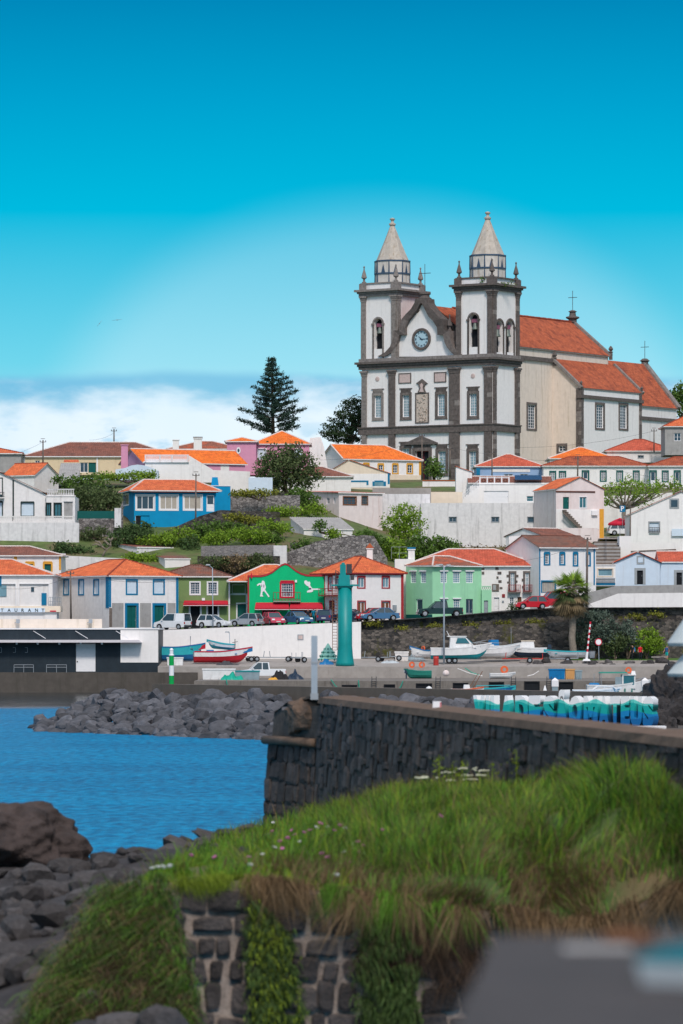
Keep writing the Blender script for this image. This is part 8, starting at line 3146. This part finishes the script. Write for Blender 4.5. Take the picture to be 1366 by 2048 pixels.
for k in range(n + 1):
 u = long_f.L * k / n
 j = [.03 * mnoise.noise((u * 1.3,5,0)),.03 * mnoise.noise((u * 1.3,9,0))]
 a = [long_f.fr.p(u,-.05,WZ - .06),long_f.fr.p(u,-.02 + j[0],WZ + .05),long_f.fr.p(u,.45,WZ + .09 + j[1]),long_f.fr.p(u,.95,WZ + .02),long_f.fr.p(u,1.0,2.2)]
 i = q.add(a)
 if prev is not None:
  for s in range(4):
   q.face((prev + s,i + s,i + s + 1,prev + s + 1))
 prev = i
q.poly([end_f.fr.p(.15,-.03,WZ - .32),end_f.fr.p(end_f.L * .35,-.03,WZ - .08),end_f.fr.p(end_f.L * .8,-.03,WZ + .06),end_f.fr.p(end_f.L + .02,-.03,WZ + .06),long_f.fr.p(3,.9,WZ + .02),(bk.x,bk.y,WZ - .2)])
q.build('wall_top','earth_top',root)

def stone(mb,fr,u0,u1,z0,z1,y,d,r_):
 """one roughly squared stone, its face bulging"""
 j = lambda s=.17: r_.uniform(-s,s) * min(u1 - u0,z1 - z0)
 c = [(u0 + j(),z0 + j()),(u1 + j(),z0 + j()),(u1 + j(),z1 + j()),(u0 + j(),z1 + j())]
 cx,cz = (u0 + u1) / 2,(z0 + z1) / 2
 ring = []
 for k in range(4):
  a,b = c[k],c[(k + 1) % 4]
  for f in (.14,.5,.86):
   e = 1.0 if f == .5 else .99
   ring.append((cx + (a[0] + (b[0] - a[0]) * f - cx) * e * r_.uniform(.95,1.05),cz + (a[1] + (b[1] - a[1]) * f - cz) * e * r_.uniform(.95,1.05)))
 n = len(ring)
 yy = lambda z: y(z) if callable(y) else y
 i = mb.add([fr.p(u,yy(z) + .04,z) for u,z in ring] + [fr.p(u,yy(z) - d * .6,z) for u,z in ring] + [fr.p(cx + (u - cx) * .72,yy(z) - d * r_.uniform(.85,1.15),cz + (z - cz) * .72) for u,z in ring])
 for k in range(n):
  m = (k + 1) % n
  mb.face((i + k,i + m,i + n + m,i + n + k))
  mb.face((i + n + k,i + n + m,i + 2 * n + m,i + 2 * n + k))
 mb.face([i + 2 * n + k for k in range(n)])

rs = random.Random(21)
yb = lambda z: -bat * (WZ - z) / (WZ - 1.2)
z = 1.3
rows = []
while z < WZ - .60:
 h = rs.uniform(.20,.44)
 rows.append((z,min(z + h,WZ - .12)))
 z += h
zc0,zc1 = ZY(1491,81),ZY(1476,81)
for (z0,z1) in rows:
 if z0 < zc1 and z1 > zc0:
  continue
 u = .0
 while u < end_f.L - .08:
  w = rs.uniform(.18,.55)
  u1 = min(u + w,end_f.L)
  if end_f.L - u1 < .14:
   u1 = end_f.L
  mb = MB()
  stone(mb,end_f.fr,u + rs.uniform(.0,.035),u1 - rs.uniform(.0,.035),z0 + rs.uniform(-.03,.04),z1 - rs.uniform(-.02,.05),yb,rs.uniform(.025,.06),rs)
  mb.build('stone','fort_stone',root)
  u = u1
mb = MB()
for (z0,z1) in rows + [(rows[-1][1],WZ - .30),(WZ - .30,WZ - .05)]:
 u = rs.uniform(0,.2)
 while u < long_f.L - .1:
  w = rs.uniform(.18,.7)
  a,c = z0 + rs.uniform(-.07,.07),z1 + rs.uniform(-.07,.07)
  if rs.random() < .25:
   c = z0 + (z1 - z0) * rs.uniform(.45,.6)
   stone(mb,long_f.fr,u + .02,min(u + w,long_f.L) - .02,c + .01,z1 - .01,yb,rs.uniform(.0,.06),rs)
  stone(mb,long_f.fr,u + rs.uniform(0,.04),min(u + w,long_f.L) - rs.uniform(0,.04),a,min(c,WZ - .04),yb,rs.uniform(.005,.06),rs)
  u += w
tag(mb.build('stones','fort_stone',root),kind='stuff')
q = MB()
q.tube([end_f.fr.p(-.04,-.05 + yb(3.9),(zc0 + zc1) / 2),end_f.fr.p(end_f.L * .5,-.05 + yb(3.9),(zc0 + zc1) / 2 + .01),end_f.fr.p(end_f.L + .02,-.05 + yb(3.9),(zc0 + zc1) / 2)],.085,10)
q.build('cordon','earth_top',root,True)
b = P(629,1394,79.5)
root = empty('steel_post',b,'square grey steel post standing on the fort wall end','post')
part('shaft','metal_pole',root,lambda q: q.box(Fr(b),-.06,.055,-.06,.055,-.05,1.14))
part('clamp','metal_grey',root,lambda q: q.box(Fr(b),-.068,.063,-.068,.063,.62,.66))
part('foot','metal_grey',root,lambda q: q.box(Fr(b),-.075,.07,-.07,.07,-.05,.07))
b = P(874,1421,67.3)
b.z = WZ + .05
root = empty('marker_block',b,'small white painted block lying on the fort wall','block')
part('block_body','white_paint',root,lambda q: q.frust(Fr(b),(-.07,.07,-.06,.06),0,(-.065,.062,-.055,.055),.115))
part('red_mark','crimson',root,lambda q: q.box(Fr(b),.045,.063,-.062,-.058,.02,.1))
mat('pale_grey_green',(.52,.57,.57),.8,.06)
tb = P(1408,1500,58)
tier_tree('tier_sculpture','pale grey tiered tree sculpture blurred at the right edge',tb,[(.50,.17,ZY(1347,58) - tb.z,ZY(1288,58) - tb.z),(.50,.17,ZY(1286,58) - tb.z,ZY(1215,58) - tb.z)],'pale_grey_green','pale_grey_green',40,False)

# ================================================================== near bank
CTRL = [(320,1768,45),(400,1762,45),(480,1762,45),(600,1775,45),(700,1790,45),(900,1815,45),(1050,1835,45),(1200,1850,45),(1500,1850,45),
  (330,1735,52),(480,1700,56),(620,1668,62),(560,1652,74),(640,1632,78),(500,1668,80),(700,1625,72),(430,1690,72),
  (760,1612,62),(900,1602,57),(1010,1610,54),(1150,1600,51),(1366,1560,48),(1200,1540,52),(1366,1535,50),(1500,1530,48),(1150,1560,56),(1000,1605,60),
  (800,1700,50),(1000,1690,48),(1200,1680,47),(1400,1680,46),(640,1720,50),(500,1735,48)]
cp_ = np.array([tuple(P(*c)) for c in CTRL])

def tps(r):
 return np.where(r > 1e-9,r * r * np.log(r + 1e-12),0)

sx = np.array([1.0,.22])
cxy = cp_[:,:2] * sx
Kd = np.linalg.norm(cxy[:,None] - cxy[None],axis=2)
nn = len(cxy)
A_ = np.zeros((nn + 3,nn + 3))
A_[:nn,:nn] = tps(Kd) + np.eye(nn) * .02
A_[:nn,nn] = 1
A_[:nn,nn + 1:] = cxy
A_[nn,:nn] = 1
A_[nn + 1:,:nn] = cxy.T
sol = np.linalg.solve(A_,np.concatenate([cp_[:,2],[0,0,0]]))

def bank_z(XYs):
 p = np.asarray(XYs) * sx
 d = np.linalg.norm(p[:,None] - cxy[None],axis=2)
 return tps(d) @ sol[:nn] + sol[nn] + p @ sol[nn + 1:]

xs = np.linspace(-2.25,5.6,80)
ys = np.linspace(45,82,90)
G_ = np.array([(x,y) for y in ys for x in xs])
gz = bank_z(G_)
left = -2.05 - (G_[:,1] - 45) * .012
behind = (G_[:,0] - fA.x) * long_f.nin.x + (G_[:,1] - fA.y) * long_f.nin.y
slope = np.maximum(0,left + .25 - G_[:,0]) + np.where(behind > .1,2.0,0)
gz = np.clip(gz,.6,5.2) + np.array([.07 * mnoise.noise((x * 1.6,y * .7,0)) for x,y in G_]) - slope * 2.2
Vb = np.column_stack([G_,gz])
ii = np.arange(len(G_)).reshape(90,80)
Fb = np.stack([ii[:-1,:-1],ii[:-1,1:],ii[1:,1:],ii[1:,:-1]],-1).reshape(-1,4)
tag(fast_mesh('bank_ground',Vb,Fb,'turf',smooth=True),kind='structure')

def bz(x,y):
 return bank_z(np.column_stack([x,y])) + 0

# retaining wall of the bank, stone by stone
eX = np.linspace(-2.0,5.6,60)
eZ = bz(eX,np.full(60,45.0))
root = empty('bank_wall',(0,45,0),'old dark stone wall with pale mortar under the grassy bank','wall')
tag(root,kind='thing')
q = MB()
for k in range(59):
 q.poly([(eX[k],45,.3),(eX[k + 1],45,.3),(eX[k + 1],45.02,eZ[k + 1]),(eX[k],45.02,eZ[k])])
q.poly([(-2.0,45,.3),(-2.0,45.02,eZ[0]),(-2.3,60,eZ[0] - .6),(-2.3,60,.3)])
q.build('mortar_face','pale_mortar',root)
wf = Fr((0,45,0))
z = 1.62
while z < 3.5:
 h = rs.uniform(.17,.32)
 u = -1.98 + rs.uniform(0,.1)
 while u < 1.7:
  w = rs.uniform(.16,.46)
  top_ = float(np.interp(u + w / 2,eX,eZ))
  if z + h * .6 < top_:
   g_ = rs.uniform(.015,.055) if z < 3.0 else .012
   mb = MB()
   stone(mb,wf,u + g_ * rs.uniform(.2,1),u + w - g_ * rs.uniform(.2,1),z + g_ * .6 + rs.uniform(-.03,.03),min(z + h + rs.uniform(-.04,.03),top_) - g_ * .4,0,rs.uniform(.03,.08),rs)
   mb.build('stone','fort_stone',root)
  u += w
 z += h

def blades(name,label,base,length,width,lean,m,droop=0.0,face=None,cat='grass'):
 """strips of three segments; base (n,3), lean (n,3) horizontal direction"""
 n = len(base)
 L = (np.asarray(length) * RNG.uniform(.55,1.2,n))[:,None]
 up = np.array([0,0,1.0])
 ds = np.array(lean,dtype=float)
 sd = np.cross(ds,up)
 sd = sd / (np.linalg.norm(sd,axis=1,keepdims=True) + 1e-9)
 rndm = RNG.normal(size=(n,3)) * np.array([1,1,0])
 sd = sd * .5 + rndm / (np.linalg.norm(rndm,axis=1,keepdims=True) + 1e-9)
 sd /= np.linalg.norm(sd,axis=1,keepdims=True) + 1e-9
 w = (width * RNG.uniform(.6,1.3,n))[:,None]
 pts = []
 for t_,wk in ((0,1),(.4,.85),(.75,.55),(1,.08)):
  c = base + up * L * (t_ - (droop + .35 * np.linalg.norm(ds,axis=1,keepdims=True)) * t_ ** 2) + ds * L * t_ ** 1.4
  pts += [c - sd * w * wk / 2,c + sd * w * wk / 2]
 V = np.stack(pts,1).reshape(-1,3)
 o_ = (np.arange(n) * 8)[:,None]
 F = np.concatenate([o_ + np.array([[0,1,3,2]]),o_ + np.array([[2,3,5,4]]),o_ + np.array([[4,5,7,6]])],0)
 o = fast_mesh(name,V,F,m)
 return tag(o,label,cat,kind='stuff')

def scatter(n,fn,y0=45.05,y1=80,p=1.6):
 """random points on the bank; fn(px, py) is the chance of keeping one"""
 out = []
 while len(out) < n:
  m = 20000
  y = y0 + (y1 - y0) * RNG.random(m) ** p
  x = RNG.uniform(-2.1,5.5,m)
  z_ = bz(x,y)
  px_ = 683 + x * FPX / y
  py_ = HORY - (z_ - CAMZ) * FPX / y
  ok = (px_ > 250) & (px_ < 1420) & ((x - fA.x) * long_f.nin.x + (y - fA.y) * long_f.nin.y < -.2)
  k = fn(px_,py_) * ok
  cl = np.array([mnoise.noise((a * 2.2,b * .9,4)) for a,b in zip(x,y)])
  keep = RNG.random(m) < k * np.clip(.5 + 1.7 * cl,.04,1)
  out.extend(np.column_stack([x,y,z_ - .01])[keep].tolist())
 return np.array(out[:n])

def dirs(b,bx=0.0,by=0.0,s=.45):
 """each patch of grass lies its own way"""
 d = RNG.normal(size=(len(b),3)) * s * .6
 d[:,0] += np.array([1.5 * mnoise.noise((p[0] * 1.5,p[1] * .5,7)) for p in b]) * s * 2 + bx
 d[:,1] += np.array([1.5 * mnoise.noise((p[0] * 1.5,p[1] * .5,17)) for p in b]) * s * 1.5 + by
 return d * np.array([1,1,0])

lush = lambda x,y: np.clip((x - 560) / 260,.05,1) * np.clip((1800 - y) / 120,.1,1)
lowp = lambda x,y: np.clip((820 - x) / 300,0,1)
edge = lambda x,y: np.clip((y - 1690 - (x - 700) * .05) / 60,0,1)
b_ = scatter(24000,lush)
blades('lush_grass','lush green grass covering the right of the bank',b_,.29,.015,dirs(b_,.05,-.1,.38),'blade_green')
b_ = scatter(5000,lush,p=1.3)
blades('lush_grass','yellow green blades mixed into the bank',b_,.38,.014,dirs(b_,.1,-.05,.45),'blade_lime')
b_ = scatter(2400,lush,p=1.3)
blades('dry_grass','tall straw stems scattered over the bank',b_,.46,.007,dirs(b_,.15,-.1,.5),'blade_dry')
b_ = scatter(9000,lush)
blades('lush_grass','dark green grass mixed into the bank',b_,.30,.015,dirs(b_,0,-.1,.45),'blade_dark')
b_ = scatter(16000,lowp)
blades('low_grass','short yellow green plants on the left of the bank',b_,.11,.018,dirs(b_,0,-.1,.5),'blade_lime')
b_ = scatter(9000,lowp)
blades('low_grass','short dark plants on the left of the bank',b_,.13,.017,dirs(b_,0,-.1,.5),'blade_green')
b_ = scatter(3000,lambda x,y: edge(x,y) * np.clip((x - 480) / 100,.05,1),45.0,48,1.2)
blades('dry_grass','dry straw coloured grass along the bank edge',b_,.40,.009,dirs(b_,.1,-.35,.4),'blade_dry',.2)
b_ = scatter(3200,lambda x,y: np.clip((x - 850) / 200,0,1) * np.clip((y - 1640) / 60,0,1),45.0,50,1.2)
blades('dry_grass','brown dead grass on the right of the bank',b_,.42,.009,dirs(b_,.2,-.3,.5),'blade_dry',.25)
# tufts spilling over the edge and hanging mats

def hanging(name,label,x0,x1,n,L,m,out=.18,drop=0.0):
 """tufts of differing lean and length rooted at the wall's edge"""
 k = max(4,n // 110)
 cx = RNG.uniform(x0,x1,k)
 cl,cd,ch = RNG.normal(size=k) * .42,RNG.uniform(.4,1.5,k),RNG.random(k) ** 1.4
 j = RNG.integers(0,k,n)
 x = (cx[j] - 683) * 45 / FPX + RNG.normal(size=n) * .055
 base = np.column_stack([x,44.99 - np.abs(RNG.normal(size=n)) * .04,np.interp(x,eX,eZ) + RNG.normal(size=n) * .035 - drop * ch[j]])
 d = np.column_stack([cl[j] + RNG.normal(size=n) * .22,-np.abs(RNG.normal(size=n)) * out - .05,np.zeros(n)])
 return blades(name,label,base,L * cd[j],.008,d,m,1.6)

hanging('hanging_grass','dry brown grass hanging over the wall, broad middle tuft',498,620,1400,.36,'blade_dry',.32)
hanging('hanging_grass','straw grass hanging over the wall right of the middle',700,1000,1900,.36,'blade_dry',.42)
hanging('hanging_grass','green strands over the wall right of the middle',640,1000,2200,.34,'blade_green',.34)
hanging('hanging_grass','dark dead grass curtain under the right edge',735,1000,3600,.4,'blade_brown',.2,drop=.8)
hanging('hanging_grass','short grass fringe over the left wall stones',320,505,1100,.14,'blade_lime',.2)
hanging('hanging_grass','brown grass spilling behind the grey slab',980,1400,3000,.5,'blade_dry',.3)
# grass sweeping down the left end of the wall to the shore

def sweep(label,n,m,L,w,dx=0.0,dz=0.0,poly=((330,1775),(215,1800),(55,2060),(400,2070),(345,1900)),Yf=None,lean=-.32,droop=.85,jit=13,name='drooping_grass'):
 pts = []
 tri = [(poly[0],poly[1],poly[4]),(poly[1],poly[2],poly[4]),(poly[2],poly[3],poly[4]),(poly[3],poly[0],poly[4])]
 ar = np.array([abs((b[0] - a[0]) * (c[1] - a[1]) - (c[0] - a[0]) * (b[1] - a[1])) for a,b,c in tri])
 for k in RNG.choice(4,n,p=ar / ar.sum()):
  a,b,c = tri[k]
  u,v = RNG.random(2)
  if u + v > 1:
   u,v = 1 - u,1 - v
  x,y = a[0] + (b[0] - a[0]) * u + (c[0] - a[0]) * v,a[1] + (b[1] - a[1]) * u + (c[1] - a[1]) * v
  x,y = x + RNG.normal() * jit,y + RNG.normal() * jit
  Y = (Yf or 44.9 - (y - 1775) / 290 * 2.2) + RNG.normal() * (.12 if Yf is None else .03)
  if mnoise.noise((x * .03,y * .03,len(label))) > -.28:
   pts.append(tuple(P(x,y,Y)))
 b = np.array(pts) + np.array([dx,0,dz])
 d = np.column_stack([lean + np.array([1.4 * mnoise.noise((p[0] * 2.5,p[2] * 2.5,3)) for p in b]) * .7 + RNG.normal(size=len(b)) * .2,-.2 - RNG.random(len(b)) * .25,np.zeros(len(b))])
 return blades(name,label,b,L,w,d,m,droop)

sweep('green grass sweeping down the left end of the bank wall',8500,'blade_green',.42,.013)
sweep('dull dark grass sweeping down the left end of the bank wall',7000,'blade_dark',.5,.013)
sweep('dry brown strands in the grass at the lower left',4600,'blade_dry',.55,.009)
sweep('withered brown grass low at the lower left',5500,'blade_brown',.45,.010,poly=((330,1880),(230,1930),(110,2070),(400,2070),(350,1950)))
mp = ((500,1800),(502,1930),(505,2070),(600,2070),(575,1880))
sweep('olive moss mat hanging down the wall left of the middle',6500,'blade_dark',.10,.02,poly=mp,Yf=44.86,lean=0,droop=1.5,jit=9,name='hanging_moss')
sweep('yellow green moss tips on the mat left of the middle',1100,'blade_lime',.08,.016,poly=mp,Yf=44.82,lean=0,droop=1.5,jit=9,name='hanging_moss')
mp = ((725,1850),(715,1960),(735,2070),(835,2070),(820,1880))
sweep('olive moss mat hanging before the right wall stones',5500,'blade_dark',.12,.02,poly=mp,Yf=44.86,lean=0,droop=1.5,jit=10,name='hanging_moss')
q = MB()
q.poly([P(335,1790,45.2),P(225,1815,45.0),P(60,2080,42.6),P(405,2090,42.6),P(350,1900,44.2)])
tag(q.build('bank_end_ground','turf'),kind='structure')

# flowers
for nm,cc in (('petal_pink',(.62,.20,.42)),('petal_white',(.75,.75,.72)),('petal_cream',(.72,.72,.55))):
 mat(nm,cc,.7,.1,trans=.3)
fl = [(608,1672,0),(620,1668,0),(632,1662,1),(640,1655,0),(655,1660,1),(668,1668,0),(676,1650,0),(690,1664,1),(560,1690,0),(575,1684,0),(548,1702,1),(590,1676,0),(545,1668,0),(546,1650,1),(618,1645,1),
  (680,1658,0),(705,1696,1),(708,1704,1),(716,1692,0),(730,1718,1),(740,1720,0),(718,1712,0),(736,1732,0),(702,1738,0),(680,1742,0),(644,1716,0),(655,1722,0),(525,1716,1),(500,1738,1),(382,1718,0),(430,1722,0),(498,1722,0),
  (672,1776,1),(340,1745,1),(325,1748,1),(305,1750,1),(316,1752,1),(765,1668,0),(880,1640,0),(690,1712,1),(726,1700,0),(585,1668,0),(600,1690,1),(565,1704,0)]
hd_ = []
for k,m in enumerate(('petal_pink','petal_white')):
 mb = MB()
 mb.lathe(Fr(),[(.004,0),(.022,.008),(.030,.018),(.022,.026),(.004,.022)],8)
 hm = mb.build('flower_head',m)
 st_ = MB()
 st_.tube([(0,0,-.16),(.005,0,-.06),(0,0,.005)],.004,4)
 so_ = st_.build('stem','blade_green')
 hd_.append((hm,so_))
for j,(x,y,c) in enumerate(fl):
 Y = 45.5 + max(0,(1770 - y)) / 140 * 22
 for _ in range(6):
  z_ = bz(np.array([XY(x,Y).x]),np.array([Y]))[0] + .12
  yy = HORY - (z_ - CAMZ) * FPX / Y
  Y = max(45.2,Y + (yy - y) * .12)
 p_ = Vector((XY(x,Y).x,Y,z_ + .03))
 root = empty('wildflower',p_,('pink wildflower nodding among the low bank plants','white wildflower standing among the low bank plants')[c],'flower',('pink flowers on the bank','white flowers on the bank')[c])
 for src in hd_[c]:
  o = src.copy()
  COL.objects.link(o)
  o.parent = root
 sc = random.uniform(.8,1.35)
 root.scale = (sc,) * 3
 root.rotation_euler = (random.uniform(-.6,.6),random.uniform(-.6,.6),0)
for hm,so_ in hd_:
 bpy.data.objects.remove(hm)
 bpy.data.objects.remove(so_)
for j,(x,y) in enumerate(((842,1557),(852,1556),(897,1546),(931,1538),(962,1543),(934,1552),(964,1552),(900,1562),(940,1560))):
 Y = 57 + (j % 3)
 p_ = P(x,y,Y)
 root = empty('umbel_flower',p_ - Vector((0,0,.5)),'flat white umbel flower above the grass at the fort wall','flower','white umbels on the bank')
 part('stem','blade_green',root,lambda q: (q.tube([p_ - Vector((0,0,.5)),p_ - Vector((0,0,.05))],.006,4),[q.tube([p_ - Vector((0,0,.07)),p_ + Vector((.07 * math.cos(a),.07 * math.sin(a),0))],.003,3) for a in np.linspace(0,6.28,7)[:-1]]))
 part('flower_head','petal_cream',root,lambda q: [q.lathe(Fr(p_ + Vector((random.gauss(0,.045),random.gauss(0,.045),random.uniform(0,.015)))),[(.01,-.008),(.022,0),(.012,.012)],5) for _ in range(14)])
for j,(x,y) in enumerate(((878,1510),(1033,1500),(925,1520),(985,1525),(905,1528))):
 p_ = P(x,y,58)
 root = empty('tall_weed',p_ - Vector((0,0,.7)),'thin seeding weed stalk rising before the fort wall','weed','tall weeds on the bank')
 part('stem','blade_lime',root,lambda q: q.tube([p_ - Vector((0,0,.7)),p_],.007,4))
 C = np.array([tuple(p_ + Vector((random.gauss(0,.05),random.gauss(0,.05),-random.uniform(0,.35)))) for _ in range(60)])
 V_,F_2 = leaf_quads(C,.022)
 fast_mesh('leaves',V_,F_2,'blade_lime',root)

# ================================================================== shore rocks, boulder and slab
SH = [(-80,1795,62),(0,1785,62),(120,1745,66),(260,1715,70),(400,1690,74),(330,1700,68),(-80,1880,52),(60,1850,52),(200,1800,54),(300,1780,52),(-80,2000,46),(80,1960,46),(220,1900,46),(300,1860,46),(-80,2120,42),(100,2100,42),(300,2050,42),(-80,2300,36),(300,2250,36),(-80,1850,80),(150,1800,84),(450,1740,90)]
sp_ = np.array([tuple(P(*c)) for c in SH])

def shore_z(x,y):
 d = (sp_[:,0] - x) ** 2 + ((sp_[:,1] - y) * .3) ** 2
 w = 1 / (d + .05) ** 1.6
 return float((w * sp_[:,2]).sum() / w.sum())

xs = np.linspace(-7,-1.6,40)
ys = np.linspace(33,88,60)
Vs = np.array([(x,y,shore_z(x,y) + .06 * mnoise.noise((x * 3,y * 1.5,1)) - max(0,(y - 70)) * .09) for y in ys for x in xs])
ii = np.arange(len(Vs)).reshape(60,40)
Fs = np.stack([ii[:-1,:-1],ii[:-1,1:],ii[1:,1:],ii[1:,:-1]],-1).reshape(-1,4)
tag(fast_mesh('shore_ground',Vs,Fs,'rock_lava',smooth=True),kind='structure')
sv_ = [boulder_mesh('shore_rock','rock_shore',160 + k,2) for k in range(6)]
for k in range(290):
 Y = 40.5 + 26 * random.random() ** 1.1
 px_ = random.uniform(-40,340)
 x = XY(px_,Y).x
 s = random.choice((.05,.06,.07,.08,.10,.12,.14,.18,.26))
 put_rock('shore_rock',sv_[k % 6],(x,Y,shore_z(x,Y) + s * .35),s,'loose grey shore rock on the slope at lower left','rock','loose shore rocks',(1.2,1.0,.8))
for k in range(26):                       # flat ledges towards the water
 t_ = k / 25
 px_,py_ = 40 + 440 * t_,1772 - 105 * t_ + random.uniform(-4,8)
 Y = 66 + 10 * t_
 put_rock('shore_ledge',sv_[k % 6],P(px_,py_,Y),random.uniform(.16,.3),'flat pale ledge rock along the waterline','rock','ledge rocks at the waterline',(1.6,1.2,.45))
bm_ = boulder_mesh('big_boulder','rock_brown',301,6,10,.14)
o = bpy.data.objects.new('big_boulder',bm_)
COL.objects.link(o)
o.location = P(0,1716,69)
o.scale = (1.24,1.2,.90)
o.rotation_euler = (0,0,.4)
tag(o,'big brown lava boulder at the left edge beside the sea','boulder')
for k,(x,y,s) in enumerate(((488,1706,.10),(375,1742,.13),(245,1703,.09),(278,1715,.06),(430,1693,.08))):
 put_rock('bank_rock',sv_[k % 6],P(x,y,60 if k else 52),s,('small grey stone in the low plants of the bank','grey stone above the left wall stones','dark stone at the water edge','tiny dark stone at the water edge','dark stone on the bank shoulder')[k],'rock')

# grey slab very near the camera, lower right
SZ = 5.45
c4 = [P(992,1866,7.86),P(1560,1866,7.86),P(1560,2120,5.5),P(872,2120,5.5)]
for v in c4:
 v.z = SZ
root = empty('concrete_slab',(c4[0].x,6.5,SZ - .5),'dark grey concrete slab, blurred, in the lower right corner','slab')
tag(root,kind='thing')
mat('slab_grey',(.066,.058,.056),.8,.2,6,stain=.4,stain_col=(.05,.045,.045),bump=.3,bscale=40)
mb = MB()
i = mb.add(c4 + [v - Vector((0,0,.5)) for v in c4])
for f_ in ((3,2,1,0),(0,1,5,4),(1,2,6,5),(2,3,7,6),(3,0,4,7)):
 mb.face([i + k for k in f_])
mb.build('slab_body','slab_grey',root)
a,b2 = P(1125,1893,7.5),P(1262,1893,7.5)
part('pale_patch','plaster_grey',root,lambda q: q.box(Fr((a.x,7.45,SZ + .001)),0,b2.x - a.x,0,.1,0,.004))
o = put_rock('orange_leaf_litter',boulder_mesh('orange_leaf_litter',mat('rusty_litter',(.20,.09,.045),.9,.3,20).name,77,3,8,.3),(XY(1262,7.7).x,7.7,SZ + .012),1,'rusty brown dried plant scrap on the slab edge','scrap')
o.scale = (.048,.03,.012)
o.rotation_euler = (0,0,0)
p_ = Vector((XY(1338,6.9).x,6.9,SZ))
root = empty('folded_bag',p_,'teal and white folded bag at the right edge on the slab','bag')
bf = yawfr(p_,R(-24))
mat('car_teal',(.0,.11,.14),.6,.1)
part('bag_body','boat_grey',root,lambda q: q.frust(bf,(.012,.3,-.16,.12),0,(.004,.3,-.17,.12),.035))
part('flap','car_teal',root,lambda q: q.frust(bf,(-.004,.3,-.16,.125),.036,(.02,.3,-.13,.12),.056))
